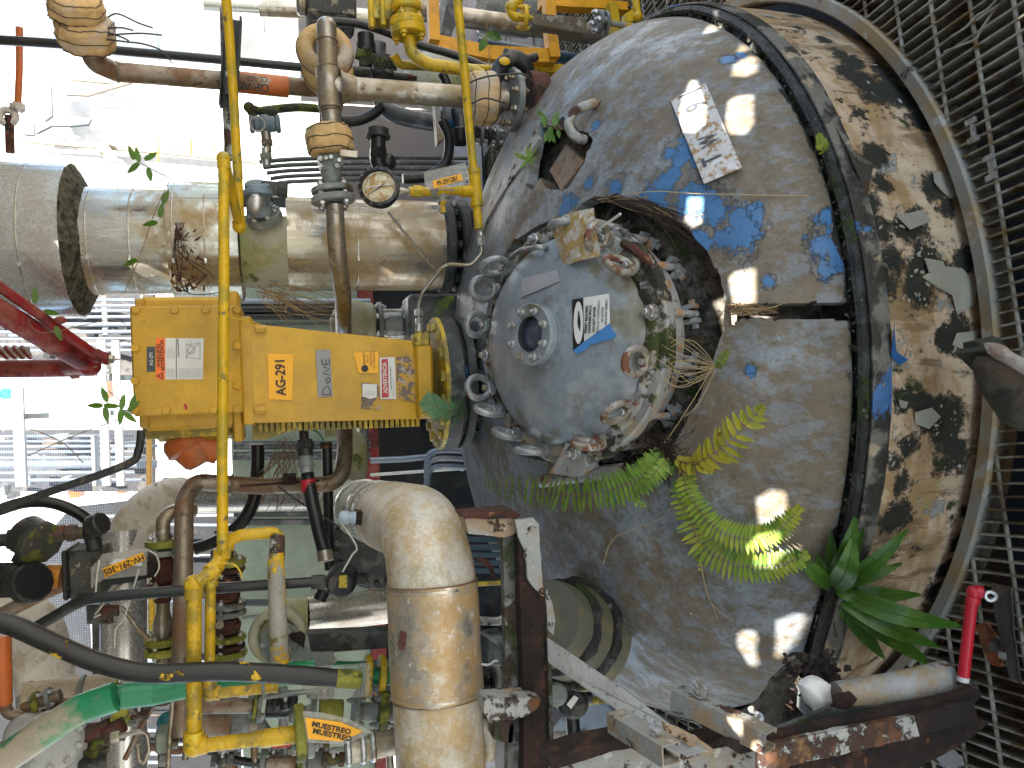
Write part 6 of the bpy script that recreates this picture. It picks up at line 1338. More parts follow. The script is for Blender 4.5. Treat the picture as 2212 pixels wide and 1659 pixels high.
part(hv, 'rust_arm', MB().prism([at(310,1196,Yh+.04), at(334,1206,Yh+.04), at(336,1246,Yh+.04), at(262,1262,Yh+.02), at(300,1248,Yh+.02)], (0, .03, 0)), m_rust)
ht = part(hv, 'clear_tag', MB().prism([at(196,1228,Yh-.03), at(222,1196,Yh-.03), at(318,1184,Yh-.03), at(317,1242,Yh-.03), at(222,1252,Yh-.03), at(197,1272,Yh-.03)], (0, .0012, 0)), m_clear)
quadY(ht, 'yellow_label', [(222,1228),(309,1193),(314,1210),(227,1248)], Yh-.034, .001, m_sy)
c_, c2_ = at(268, 1220, Yh-.036), at(238, 1232, Yh-.036); lab(ht, 'HV-291-305', c_, c2_, .0245, m_sk, .0006, .9)
part(ht, 'cable_tie', MB().tube(bez(PT([(215,1210),(210,1240),(207,1275),(205,1296)], Yh-.04), 16), .0025, 6).tube(bez(PT([(320,1188),(338,1200),(344,1225),(334,1245)], Yh-.0), 16), .0022, 6), m_wirel)
cf2 = thing('conduit_fittings', 'cluster of black conduit fittings with red brown union by the left edge', 'fitting', at(60, 1200, 2.4))
part(cf2, 'round_body', MB().cyl(at(50,1150,2.42), at(86,1172,2.38), px(A0, 36)*.95, n=28, bev=.012), m_blks); part(cf2, 'ribbed_cap', MB().cyl(at(80,1168,2.39), at(94,1178,2.37), px(A0, 40)*.95, n=10, bev=.006), m_mossb)
part(cf2, 'inlet_pipe', MB().cyl(at(-10,1168,2.42), at(34,1164,2.42), px(A0, 11)).cyl(at(18,1165,2.42), at(36,1164,2.42), px(A0, 17)), m_blks)
part(cf2, 'union', MB().tube([at(98,1160,2.4), at(126,1152,2.4), at(192,1150,2.4)], px(A0, 11), 18).hexa(at(118,1153,2.4), at(140,1151,2.4), px(A0, 16)).hexa(at(146,1151,2.4), at(166,1150,2.4), px(A0, 16)), m_redr)
part(cf2, 'elbow_cap', MB().cyl(at(196,1150,2.4), at(206,1186,2.4), px(A0, 13)).cyl(at(196,1140,2.38), at(222,1128,2.36), px(A0, 20), n=10, bev=.004).ball(at(200,1148,2.4), px(A0, 18), 16), m_blks)
part(cf2, 'neck', MB().cyl(at(62,1185,2.41), at(50,1215,2.41), px(A0, 16), px(A0, 19)), m_blks)
part(cf2, 'lower_body', MB().cyl(at(40,1215,2.42), at(30,1290,2.40), px(A0, 34), px(A0, 30), n=28, bev=.01).cyl(at(-20,1250,2.4), at(10,1252,2.4), px(A0, 24)), m_blks)
part(cf2, 'gear_cap', MB().cyl(at(56,1262,2.36), at(74,1256,2.33), px(A0, 38)*.9, n=12, bev=.006), m_blk)
part(cf2, 'rust_bush', MB().cyl(at(72,1244,2.4), at(92,1242,2.4), px(A0, 13)), m_redr)
# blow-down cock under it
bc = thing('brown_stop_cock', 'small rusty brown stop cock with bent handle below the black conduit', 'valve', at(240, 1320, 2.45))
part(bc, 'body', MB().tube([at(214,1322,2.45), at(256,1318,2.45)], px(A0, 11), 14).hexa(at(222,1322,2.45), at(236,1320,2.45), px(A0, 15)).cyl(at(236,1320,2.45), at(238,1346,2.45), px(A0, 6)), m_redr)
part(bc, 'handle', MB().tube([at(218,1325,2.42), at(203,1332,2.42), at(206,1325,2.42), at(234,1290,2.42), at(262,1262,2.42)], px(A0, 3.2), 10), m_ss)
part(bc, 'back_plate', MB().prism([at(186,1306,2.5), at(240,1306,2.5), at(228,1348,2.5), at(188,1348,2.5)], (0, .01, 0)), m_dfl)
part(bc, 'tube', MB().tube(bez(PT([(258,1314),(268,1318),(300,1360),(320,1382)], 2.45), 20), px(A0, 4), 10), m_ss)
# ---------------------------------------------------------------- big silver and white jacketed lines behind
ws = thing('silver_jacket_line', 'big silver jacketed pipe with peeling white elbow behind the HV tag', 'pipe', at(268, 1400, 3.3))
pp_ = fillet([at(268,1720,3.2), at(268,1072,3.25), at(720,1070,3.9)], .22, 14)
part(ws, 'elbow', MB().tube(pp_[1:-1], px(at(268,1150,3.25), 44), 36), m_paintw)
part(ws, 'main_run', MB().tube([at(268,1720,3.2), at(268,1142,3.25)], px(at(268,1150,3.25), 46), 44), m_cladc); part(ws, 'far_run', MB().tube([at(358,1071,3.38), at(560,1070,3.66), at(740,1070,3.92)], px(at(268,1150,3.25), 43)*.98, 36), m_cladc)
for v in (1290, 1470): part(ws, 'band', MB().cyl(at(268,v,3.22), at(268,v+6,3.22), px(at(268,1150,3.25), 47), n=44), m_cladc)
wt = thing('white_wrapped_elbow', 'fat white wrapped pipe elbow at the left edge behind the black cable', 'pipe', at(60, 1400, 3.0))
part(wt, 'wrap', MB().tube(fillet([at(-40,1330,3.0), at(70,1335,3.0), at(95,1440,3.0), at(100,1480,3.0)], .12, 8), px(at(60,1400,3), 58), 36), m_paintw)
part(wt, 'jacket', MB().cyl(at(96,1450,3.0), at(100,1600,3.0), px(at(60,1400,3), 54), n=36), m_cladc)
tn = thing('tan_lagged_pipe', 'tan lagged pipe with strap bands running behind the green pipe', 'pipe', at(230, 1490, 2.75))
part(tn, 'lagging', MB().tube([at(44,1512,2.7), at(200,1492,2.75), at(395,1470,2.8)], px(at(230,1490,2.75), 33), 40), mat('tan_lagging', (.50, .42, .31), [ly((.38, .29, .18), 8, .54, .06), ly((.2, .15, .09), 22, .66, .03)], rough=.6, bump=.3))
for u, v in ((60,1510),(175,1496),(322,1478)): part(tn, 'band', MB().cyl(at(u,v,2.72), at(u+8,v-1,2.72), px(at(230,1490,2.75), 35), n=40), m_gfl)
def fpair(name, label, u, v, Y, axis, r, m1, m2, gap=14):
    t = thing(name, label, 'flange', at(u, v, Y)); a = axis.normalized(); k = px(at(u, v, Y), 1)
    flange(t, at(u, v, Y), a, r*k, 11*k, m1, 4, 5*k, m_zinc); flange(t, at(u, v, Y) + a*gap*k, a, r*k*.95, 9*k, m2, 4, 5*k, m_zinc)
    part(t, 'pipe', MB().cyl(at(u, v, Y) - a*30*k, at(u, v, Y) + a*46*k, r*k*.5, n=24), m_ssr); return t
hx = at(100,1500,2.4)-at(60,1515,2.4)
fpair('flange_pair', 'mossy and grey flange pair just right of the orange pipe', 82, 1520, 2.45, hx, 27, m_yfl, m_gfl, 24)
fpair('flange_pair', 'mossy flange pair in front of the middle of the tan lagged pipe', 232, 1500, 2.45, hx*-1, 24, m_gfl, m_yfl, -22)
pipe('rod_between_flanges', 'brownish pipe linking the two flange pairs below the tan lagging', 'pipe', [(100,1522),(180,1512),(235,1500)], 9, m_ssr, 2.46)
pipe('orange_pipe', 'short orange pipe standing at the left edge above the silver instrument', 'pipe', [(5,1372),(8,1520)], 17, m_orp, 2.35)
pipe('beige_elbow', 'beige pipe elbow joining the orange pipe at the left edge', 'pipe', [(10,1510),(14,1540),(50,1550),(110,1548)], 12, m_ssr, 2.42, bend=20)
# valve columns
def vcol(name, label, u, Y, items, axis=Vector((1, 0, 0))):
    t = thing(name, label, 'valve', at(u, items[0][1], Y))
    for kind, v0, v1, r, m in items:
        a, b = at(u, v0, Y), at(u, v1, Y)
        if kind == 'c': part(t, 'pipe', MB().cyl(a, b, px(a, r), n=24, bev=.002), m)
        if kind == 'b': part(t, 'body', MB().cyl(a, b, px(a, r), n=14, bev=.01).hexa(a.lerp(b, .35), a.lerp(b, .65), px(a, r*1.2)), m)
        if kind == 'n': part(t, 'reducer', MB().lathe([(px(a, r[0]), 0), (px(a, r[0]), (b-a).length*.3), (px(a, r[1]), (b-a).length*.6), (px(a, r[1]), (b-a).length)], M(a, b-a), 24), m)
        if kind == 'f': flange(t, (a+b)/2, b-a, px(a, r), (b-a).length, m, 4, px(a, r)*.17, m_zinc)
    return t
vc = vcol('rusty_valve', 'rusty flanged valve column right of the HV tag, mossy flanges above and below', 352, 2.55, [('f',1166,1180,36,m_yfl),('f',1186,1198,35,m_gfl),('b',1198,1262,22,m_rrust),('f',1262,1276,36,m_rrust),('c',1276,1300,17,m_rrust),('n',1300,1374,(14,20),m_ss),('f',1374,1390,37,m_yfl),('f',1396,1412,38,m_yfl),('c',1412,1520,17,m_ssr)])
part(vc, 'top_elbow', MB().tube([at(352,1168,2.55), at(352,1122,2.55), at(372,1104,2.56), at(420,1103,2.6)], px(at(352,1160,2.55), 15), 24, bend=.06), m_ss)
vc2 = vcol('rusty_valve', 'darker rusty valve column behind the yellow pipe loop with a mossy top flange', 492, 2.7, [('c',1150,1206,12,m_ssr),('f',1206,1220,38,m_yfl),('f',1224,1234,36,m_rrust),('b',1234,1300,26,m_rrust),('f',1300,1312,38,m_gfl),('f',1318,1328,38,m_gfl),('b',1330,1370,26,m_redr),('f',1372,1382,38,m_yfl),('f',1390,1400,36,m_rrust),('f',1404,1416,40,m_yfl),('c',1416,1700,20,m_ssr)])
part(vc2, 'stem_nut', MB().hexa(at(475,1350,2.62), at(475,1350,2.58), .014).cyl(at(475,1350,2.62), at(475,1350,2.57), .008), m_ss)
# jacketed vessel nozzle + rail (upright silver jacket left of the white pipe)
sj = thing('upright_silver_jacket', 'short upright silver jacket with round mossy end ring left of the thick white pipe', 'pipe', at(840, 1325, 2.5))
part(sj, 'jacket', MB().tube([at(662,1328,2.5), at(850,1308,2.55)], px(at(660,1325,2.5), 38), 44), m_cladc)
part(sj, 'end_insulation', MB().tube(fillet([at(664,1328,2.5), at(612,1332,2.5), at(600,1372,2.34)], .09, 8), px(at(660,1325,2.5), 37), 40), m_mossw)
cr = at(600, 1374, 2.33); part(sj, 'end_ring', MB().torus(M(cr, Vector((.05, -1, .1))), px(cr, 50), px(cr, 12), 40, 12), m_mossw); flange(sj, at(606,1388,2.30), Vector((.1, -1, .1)), px(cr, 42), .03, m_gfl, 6, .014, m_gfl, both=False)
rl = thing('grey_support_rail', 'dark grey rail with rusty torn end plate under the upright silver jacket', 'rail', at(760, 1378, 2.3))
part(rl, 'rail', MB().prism([at(664,1370,2.3), at(840,1362,2.35), at(842,1400,2.35), at(672,1412,2.3)], (0, .05, 0)), m_dfl)
PR(rl, 'torn_plate', jag([(628,1376),(648,1366),(662,1372),(672,1410),(720,1408),(728,1430),(706,1446),(668,1446),(640,1440),(622,1420)], 2), 2.27, .01, m_gfl)
PR(rl, 'rust_tear', jag([(622,1372),(650,1365),(660,1372),(656,1400),(646,1392),(630,1384)], 2), 2.262, .01, m_rust)
# crowded flanges and instruments at the bottom
hz = Vector((0, .05, -1))
def stack(name, label, v, Y, items, cat='flange'):
    t = thing(name, label, cat, at(items[0][1], v, Y))
    for kind, u0, u1, r, m in items:
        a, b = at(u0, v, Y), at(u1, v, Y)
        if kind == 'f': flange(t, (a+b)/2, b-a, px(a, r), (b-a).length, m, 4, px(a, r)*.16, m_gfl)
        else: part(t, 'pipe' if kind == 'c' else 'body', MB().cyl(a, b, px(a, r), n=24, bev=.003), m)
    return t
stack('yellow_flange_stack', 'bright yellow flange pair left of the thick pipe, below the silver jacket rail', 1462, 2.3, [('f',786,800,46,m_yelp),('f',816,830,46,m_yelp),('c',740,880,18,m_grn)])
stack('mossy_flange_stack', 'mossy yellow flanged joint right of the MUESTREO tag', 1538, 2.25, [('c',690,740,26,m_yfl),('f',762,774,44,m_gfl),('f',816,834,48,m_yfl),('c',834,880,22,m_gfl),('b',774,816,20,m_gfl)])
stack('small_valve_stack', 'black bodied valve between grey flanges above the MUESTREO tag', 1525, 2.35, [('f',556,566,34,m_gfl),('b',574,640,26,m_blk),('f',548,555,36,m_yfl),('f',672,682,36,m_gfl),('c',420,548,16,m_ssr)], 'valve')
stack('lower_flange_stack', 'grey flanges at the bottom edge below the yellow lower pipe', 1650, 2.25, [('f',560,572,30,m_gfl),('c',572,640,17,m_ssr),('f',640,652,34,m_yfl),('b',662,700,24,m_gfl),('f',700,712,32,m_gfl)])
stack('brown_flange_stack', 'brown pipe with grey coupling between the yellow loop and MUESTREO tag', 1565, 2.5, [('c',430,560,24,m_ssr),('b',500,540,28,m_gfl)], 'pipe')
ms = thing('stainless_sample_nozzle', 'stainless ribbed nozzle end behind the MUESTREO tag by the thick pipe', 'nozzle', at(790, 1612, 2.0))
part(ms, 'tube', MB().tube([at(745,1622,2.0), at(870,1600,2.0)], px(at(790,1612,2.0), 27), 32), m_ss)
for t_ in (0, .25, .42): a = at(745,1622,2.0).lerp(at(870,1600,2.0), t_); d = (at(870,1600,2.0)-at(745,1622,2.0)).normalized(); part(ms, 'rib', MB().cyl(a, a + d*.016, px(at(790,1612,2.0), 33), n=36, bev=.005), m_zinc)
part(ms, 'pipe', MB().tube([at(840,1606,2.0), at(846,1700,2.0)], px(at(790,1612,2.0), 8), 12), m_ss)
mt = thing('sample_point_tag', 'clear tag with yellow MUESTREO label hanging by the mossy flanges', 'tag', at(720, 1570, 1.95))
part(mt, 'clear_sleeve', MB().prism([at(654,1536,1.93), at(700,1540,1.93), at(760,1556,1.93), at(806,1583,1.93), at(792,1590,1.93), at(741,1608,1.93), at(664,1604,1.93)], (0, .0012, 0)), m_clear)
quadY(mt, 'yellow_label', [(659,1550),(735,1560),(785,1580),(738,1602),(666,1596)], 1.926, .001, m_sy)
for s, u, v in (('MUESTREO', 716, 1573), ('MUESTREO', 718, 1588)): lab(mt, s, at(u, v, 1.9235), at(u+30, v+6.5, 1.9235), .0165, m_sk, .0006, 1.2)
ct_ = thing('clear_hanging_tag', 'empty crumpled clear tag behind the cut end of the thick cable', 'tag', at(740, 1470, 2.15))
part(ct_, 'sleeve', MB().prism([at(660,1440,2.15), at(800,1433,2.15), at(798,1506,2.15), at(672,1510,2.15), at(652,1486,2.15)], (0, .0015, 0)), m_clear); quadY(ct_, 'orange_strip', [(688,1456),(778,1451),(780,1462),(690,1490)], 2.152, .0008, m_sy)
hk = thing('steel_wire_hook', 'bent flat grey hook under the black valve near the thick cable', 'hook', at(600, 1490, 2.1)); part(hk, 'strip', MB().tube([at(566,1440,2.1), at(570,1508,2.1), at(620,1500,2.1), at(690,1492,2.1)], .006, 6), m_gfl)
# silver instruments in the corner
si = thing('silver_instrument', 'rounded silver instrument with warning triangle under the green pipe, corner', 'instrument', at(60, 1620, 2.35))
part(si, 'head', MB().cyl(at(50,1580,2.4), at(60,1690,2.4), px(at(60,1620,2.4), 44), n=36, bev=.02).ball(at(56,1585,2.4), px(at(60,1620,2.4), 42), 24), m_instl)
part(si, 'dark_band', MB().cyl(at(16,1600,2.38), at(20,1680,2.38), px(at(60,1620,2.4), 20), n=24, bev=.01), m_dfl)
quadY(si, 'white_label', [(30,1604),(74,1602),(76,1632),(32,1634)], 2.318, .001, m_sw); tri(si, at(52,1617,2.316), .022, m_sk, 2.3)
s2 = thing('silver_drum_instrument', 'large silver drum instrument with bolted edge in the bottom left corner', 'instrument', at(140, 1620, 2.35))
part(s2, 'drum', MB().cyl(at(100,1610,2.45), at(112,1600,2.33), px(at(140,1620,2.4), 62), n=40, bev=.012), m_instl)
c = at(112,1600,2.33); dd = (at(112,1600,2.33)-at(100,1610,2.45)).normalized(); mq = M(c, dd)
for k in range(10): a = 2*math.pi*k/10; p = mq @ Vector((px(c, 54)*math.cos(a), px(c, 54)*math.sin(a), 0)); part(s2, 'bolt', MB().hexa(p, p + dd*.01, .009), m_instl)
part(s2, 'flange_side', MB().cyl(at(160,1560,2.4), at(168,1650,2.4), px(c, 26), n=24, bev=.006), m_instl)
rt = thing('mossy_rust_tee', 'mossy rusty threaded tee right of the silver drum instrument', 'fitting', at(215, 1600, 2.4))
part(rt, 'arm', MB().tube([at(180,1585,2.4), at(215,1580,2.4), at(240,1568,2.4)], px(A0, 16), 16).cyl(at(238,1562,2.4), at(250,1590,2.4), px(A0, 22), n=12, bev=.004), m_redr); part(rt, 'lower_arm', MB().tube([at(220,1588,2.4), at(208,1625,2.4), at(206,1680,2.4)], px(A0, 17), 16).hexa(at(206,1612,2.4), at(205,1632,2.4), px(A0, 24)), m_mossb)
part(rt, 'grey_cap', MB().cyl(at(200,1640,2.36), at(196,1690,2.36), px(A0, 22), n=20, bev=.006), m_dfl)
fl_ = thing('mossy_yellow_flange', 'mossy green flange standing by the rusty tee under the green pipe', 'flange', at(262, 1545, 2.45)); flange(fl_, at(258,1560,2.45), Vector((-.4, -.3, -1)), px(A0, 30), .03, m_yfl, 4, .012, m_gfl)
ut = thing('bent_tube_loop', 'thin stainless tube bent into a hook at the bottom edge', 'tube', at(300, 1600, 2.3))
part(ut, 'tube', MB().tube([at(250,1592,2.3), at(300,1580,2.3), at(318,1585,2.3), at(322,1620,2.3), at(310,1650,2.3), at(300,1640,2.3), at(298,1610,2.3)], px(A0, 4), 10, bend=.02), m_ss); part(ut, 'nut', MB().hexa(at(240,1594,2.3), at(258,1590,2.3), px(A0, 9)), m_ss)
sq = thing('pale_green_square_valve', 'pale green square bodied valve with bolt at the bottom behind yellow elbow', 'valve', at(350, 1600, 2.4))
part(sq, 'body', fb(333, 372, 1586, 1630, 2.38, 2.46, .006), flat('dull_green_grey', (.22, .26, .21), .5)); part(sq, 'bolt', MB().cyl(at(370,1606,2.36), at(385,1606,2.36), .014, n=12).hexa(at(345,1640,2.4), at(365,1640,2.4), .02), m_gfl); part(sq, 'stem', MB().cyl(at(352,1628,2.42), at(353,1700,2.42), .014), m_redr)
tl = thing('teal_round_fitting', 'small teal painted round fitting right of the silver pipe near the bottom', 'fitting', at(362, 1565, 2.5)); part(tl, 'body', MB().ball(at(362,1560,2.5), px(A0, 19), 18), m_teal); part(tl, 'neck', MB().cyl(at(372,1568,2.48), at(388,1572,2.46), px(A0, 9)), m_redr)
bx = thing('small_grey_plug_valve', 'small dark valve with pale square flag between yellow loop and green pipe end', 'valve', at(460, 1530, 2.5)); part(bx, 'body', MB().tube([at(436,1512,2.5), at(480,1508,2.5)], px(A0, 10), 14).hexa(at(446,1511,2.5), at(468,1510,2.5), px(A0, 15)), m_dfl); part(bx, 'flag', MB().prism([at(474,1502,2.46), at(490,1490,2.46), at(500,1500,2.46), at(486,1518,2.46), at(476,1514,2.46)], (0, .01, 0)), m_gpl)
for i, (pts, r_, Y, m, l) in enumerate((
    ([(352,1492),(310,1560),(270,1640)], 5, 2.55, m_ssr, 'thin brownish tube slanting left near the bottom'),
    ([(375,1450),(372,1530),(366,1600),(362,1680)], 5, 2.35, m_ss, 'thin stainless tube dropping behind the yellow elbow'),
    ([(300,1230),(270,1330),(250,1360),(248,1400)], 1.5, 2.3, m_wirel, 'pale string hanging across the silver jacket'),
    ([(560,1560),(590,1600),(640,1640),(700,1660)], 12, 2.7, m_gfl, 'grey pipe crossing behind the lower yellow flange'))):
    single('thin_tube', l, 'tube', MB().tube(bez(PT(pts, Y), 24), px(A0, r_)*Y/2.6, 12), m)

# more of the crowded small hardware at the bottom
def lever(name, label, u, v, Y, m1, m2, s=1.0):
    t = thing(name, label, 'valve', at(u, v, Y)); k = px(at(u, v, Y), 1)*s
    part(t, 'body', MB().cyl(at(u-22*s,v,Y), at(u+22*s,v,Y), 10*k, n=16, bev=.003).hexa(at(u-24*s,v,Y), at(u-12*s,v,Y), 15*k).hexa(at(u+12*s,v,Y), at(u+24*s,v,Y), 15*k).ball(at(u,v,Y), 14*k, 14), m1)
    part(t, 'stem', MB().cyl(at(u,v,Y), at(u,v-20*s,Y-.03), 5*k).hexa(at(u,v-18*s,Y-.03), at(u,v-23*s,Y-.035), 9*k), m_zinc)
    part(t, 'lever', MB().prism([at(u-6*s,v-24*s,Y-.04), at(u+44*s,v-28*s,Y-.04), at(u+46*s,v-21*s,Y-.04), at(u-6*s,v-16*s,Y-.04)], (0, .004, 0)), m2)
for i, (u, v, Y, m1, m2, s_) in enumerate(((616,1520,2.3,m_blk,m_gfl,1.1),(700,1500,2.35,m_gfl,m_yelp,.9),(520,1532,2.4,m_dfl,m_ss,.9),(720,1640,2.2,m_redr,m_gfl,1.0),(480,1640,2.35,m_dfl,m_bluedk,1.0),(590,1632,2.3,m_gfl,m_redb,.9),(300,1540,2.5,m_redr,m_ss,.9),(410,1560,2.5,m_ssr,m_gfl,.8))):
    lever('lever_valve', ['black bodied lever valve above the MUESTREO tag', 'grey lever valve with yellow lever under the cut cable end', 'small dark lever valve right of the inner yellow elbow', 'red brown lever valve below the MUESTREO tag', 'dark lever valve with blue lever at the bottom edge', 'grey lever valve with red lever at the bottom edge', 'red brown lever valve under the straight green pipe', 'stainless lever valve just left of the outer yellow pipe'][i], u, v, Y, m1, m2, s_)
for i, (pts, r_, Y, m) in enumerate((([(545,1500),(548,1580),(552,1680)], 8, 2.5, m_ssr), ([(610,1470),(612,1560),(606,1680)], 10, 2.65, m_gfl), ([(700,1400),(702,1500),(698,1680)], 12, 2.8, m_redr), ([(840,1430),(760,1436),(700,1432)], 7, 2.6, m_grn), ([(500,1640),(560,1648),(640,1636)], 9, 2.5, m_blk), ([(320,1610),(380,1622),(440,1612)], 8, 2.6, m_ssr), ([(400,1640),(408,1600),(440,1580),(520,1584)], 7, 2.55, m_ss))):
    single('service_pipe', ['brownish pipe crossing between the yellow elbows near the bottom', 'grey pipe crossing behind the black valve and MUESTREO tag', 'rusty thick pipe crossing behind the flange stacks', 'thin green pipe behind the bright yellow flange stack', 'black pipe along the bottom edge under the yellow lower pipe', 'brownish pipe at the bottom beside the pale green valve', 'bent thin stainless pipe below the outer yellow elbow'][i], 'pipe', MB().tube(bez(PT(pts, Y), 24), px(at(pts[0][0], pts[0][1], Y), r_), 16), m)
# ---------------------------------------------------------------- red pipes, top left
rd = thing('red_fire_pipe', 'thick red pipe with weathered bottom elbow doubling back near the left edge', 'pipe', at(195, 790, 2.9))
part(rd, 'slanted_run', MB().tube(PT([(-40,650,2.5),(192,786,2.9)], 2.9), [px(at(0,660,2.5), 26), px(at(195,790,2.9), 22)], 32), m_red)
part(rd, 'elbow', MB().ball(at(194,790,2.9), px(at(195,790,2.9), 22.5), 28).cyl(at(190,786,2.88), at(150,790,3.05), px(at(195,790,2.9), 22)), m_red)
part(rd, 'coupling', MB().cyl(at(108,737,2.75), at(122,745,2.78), px(at(110,740,2.75), 26), n=32), m_red)
part(rd, 'return_run', MB().tube(PT([(165,794,3.1),(-40,798,3.2)], 3.1), px(at(100,795,3.1), 19), 28), m_red); part(rd, 'coupling', MB().cyl(at(152,797,3.08), at(166,795,3.08), px(at(100,795,3.1), 22.5), n=28), m_red)
rs = thing('small_red_branch', 'thin red branch pipe ending in a threaded tip above the gearbox corner', 'pipe', at(230, 772, 2.8))
part(rs, 'pipe', MB().tube(PT([(-40,592,2.5),(212,770,2.8)], 2.8), px(at(200,765,2.8), 10), 20), m_red)
part(rs, 'tee', MB().ball(at(208,768,2.8), px(A0, 15), 16).cyl(at(205,765,2.8), at(226,775,2.8), px(A0, 13)).hexa(at(226,774,2.8), at(236,775,2.8), px(A0, 15)), m_red); part(rs, 'tip', MB().hexa(at(236,775,2.8), at(246,776,2.8), px(A0, 10)).cyl(at(246,776,2.8), at(262,777,2.8), px(A0, 3.5), .001), m_ss)
part(rs, 'lug', MB().ball(at(130,692,2.66), px(A0, 8), 12, (1, 1, 1.4)), m_red)
cp_ = thing('coiled_red_hose', 'pale pipe wrapped with red coils peeping over the horizontal red pipe', 'pipe', at(30, 765, 3.3)); part(cp_, 'pipe', MB().cyl(at(-10,762,3.3), at(62,760,3.3), px(A0, 10)*1.25), m_paintw)
for k in range(4): part(cp_, 'coil', MB().torus(M(at(6+k*17,761,3.3), at(30,761,3.3)-at(10,772,3.3)), px(A0, 13)*1.25, px(A0, 3)*1.25, 20, 6), m_red)
# ---------------------------------------------------------------- buildings and walls beyond
def wallbox(name, label, cat, u0, u1, v0, v1, Y, th, m, win=None):
    um, vm = (u0+u1)/2, (v0+v1)/2
    x0, x1 = at(um, v1, Y).x, at(um, v0, Y).x; z1, z0 = at(u0, vm, Y).z, at(u1, vm, Y).z
    t = thing(name, label, cat, ((x0+x1)/2, Y, z0)); part(t, 'wall', MB().aabb(x0, x1, Y, Y+th, z0, z1), m, smooth=False); return t, x0, x1, z0, z1
t, x0, x1, z0, z1 = wallbox('white_building', 'glaring white sunlit building wall filling the top left behind the pipes', 'building', -260, 560, -420, 352, 9.5, .4, m_white)
for (u0, u1, v0, v1) in ((-200,-120,40,90),): pass
part(t, 'base_band', MB().aabb(x0, x1, 9.3, 9.5, z0-.6, z0+.02), m_mint, smooth=False)
t, x0, x1, z0, z1 = wallbox('green_wall', 'pale green panel wall behind the yellow drive and hose fittings', 'building', 508, 792, 608, 1760, 5.4, .3, m_mint)
for v in (700, 860, 1050, 1320): p = at(650, v, 5.4); part(t, 'panel_joint', MB().aabb(p.x-.008, p.x+.008, 5.392, 5.402, z0+.01, z1-.01), m_gfl, smooth=False)
part(t, 'base_rail', MB().aabb(x0, x1, 5.3, 5.4, z0-.1, z0), m_red, smooth=False)
t, x0, x1, z0, z1 = wallbox('dark_equipment_room', 'dark open room below the green wall with shelves and pipes', 'room', 790, 1500, 600, 1560, 5.9, .2, m_dark)  # flat near-black wall, the room's shade is in its colour
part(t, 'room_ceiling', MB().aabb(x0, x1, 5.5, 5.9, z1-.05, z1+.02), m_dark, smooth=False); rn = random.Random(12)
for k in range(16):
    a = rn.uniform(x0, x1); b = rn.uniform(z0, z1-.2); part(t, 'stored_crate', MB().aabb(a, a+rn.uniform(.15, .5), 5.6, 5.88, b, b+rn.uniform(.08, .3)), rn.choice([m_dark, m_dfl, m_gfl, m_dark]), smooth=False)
t, x0, x1, z0, z1 = wallbox('grey_wall', 'grey brown wall with dark slate band behind the stainless branch pipe', 'building', 640, 1400, -400, 222, 5.8, .2, mat('grey_brown_wall', (.27, .24, .23), rough=.7, bump=0))
part(t, 'low_wall', MB().aabb(at(700,600,5.8).x, at(700,222,5.8).x, 5.82, 6.0, at(1500,400,5.8).z, at(722,330,5.8).z-.0), flat('low_wall_brown', (.16, .14, .13), .7), smooth=False); part(t, 'slate_band', MB().aabb(at(700,440,5.6).x, at(700,250,5.6).x, 5.6, 5.8, at(1040,330,5.6).z, at(980,330,5.6).z), m_greyw, smooth=False)
for k in range(5): p = at(1050+k*60, 100, 5.7); part(t, 'louvre', MB().aabb(p.x-1.2, p.x+1.2, 5.76, 5.8, p.z, p.z+.04), m_gfl, smooth=False)
wp = thing('white_gap_sheet', 'bright white board glimpsed between the stainless tee and the blue valve', 'panel', at(900, 260, 9.3)); part(wp, 'panel', MB().prism([at(560,205,9.3), at(1000,205,9.3), at(1000,440,9.3), at(560,440,9.3)], (0, .1, 0)), m_white)  # sheet added where the sun reaches, so the gap shows bright
wallbox('far_building', 'far sunlit white building seen through the pipe rack above the red pipes', 'building', -300, 700, 380, 2100, 17.5, 1.0, m_white)
# silver tank and others at the top
tk = thing('silver_clad_tank', 'tall silver clad tank standing at the top left edge', 'tank', Vector((at(300,-120,9.5).x, 10.8, -.02)))
c = Vector((at(300,-80,9.4).x, 10.9, 0)); rt_ = 1.75
mb = MB(); mb.lathe([(rt_, -.02), (rt_, 3), (rt_, 7.6)], Matrix.Translation(c), 72); part(tk, 'cladding', mb, m_cladc)
for u in (300, 560, 100, 780): z = at(u, 0, 8.4).z; part(tk, 'band', MB().lathe([(rt_, z-.02), (rt_+.006, z-.02), (rt_+.006, z+.02), (rt_, z+.02)], Matrix.Translation(c), 72), m_cladc)
t2_ = thing('grey_tank', 'mossy pale tank end behind the yellow curved branch pipe', 'tank', at(950, 200, 4.2)); c = at(940, 175, 4.4); part(t2_, 'shell', MB().ball(c, px(c, 62), 32, (1, 1, 1.1)), m_mossw)
t3_ = thing('white_tank', 'white silver tank behind the brown pipe at the top edge', 'tank', at(1085, 10, 4.3)); c = at(1085, 10, 4.4); part(t3_, 'shell', MB().cyl(at(1020,0,4.4), at(1160,20,4.4), px(c, 62), n=40, bev=.05), m_cladc)
bs = thing('grey_slanted_beam', 'grey steel beam crossing behind the slim yellow pipe at the top edge', 'beam', at(985, 60, 3.2)); part(bs, 'web', MB().prism([at(975,-30,3.2), at(1010,-30,3.2), at(968,100,3.2), at(940,90,3.2)], (0, .05, 0)), m_dfl); part(bs, 'flange', MB().prism([at(958,-30,3.19), at(974,-30,3.19), at(948,86,3.19), at(938,80,3.19)], (0, .02, 0)), m_gfl)
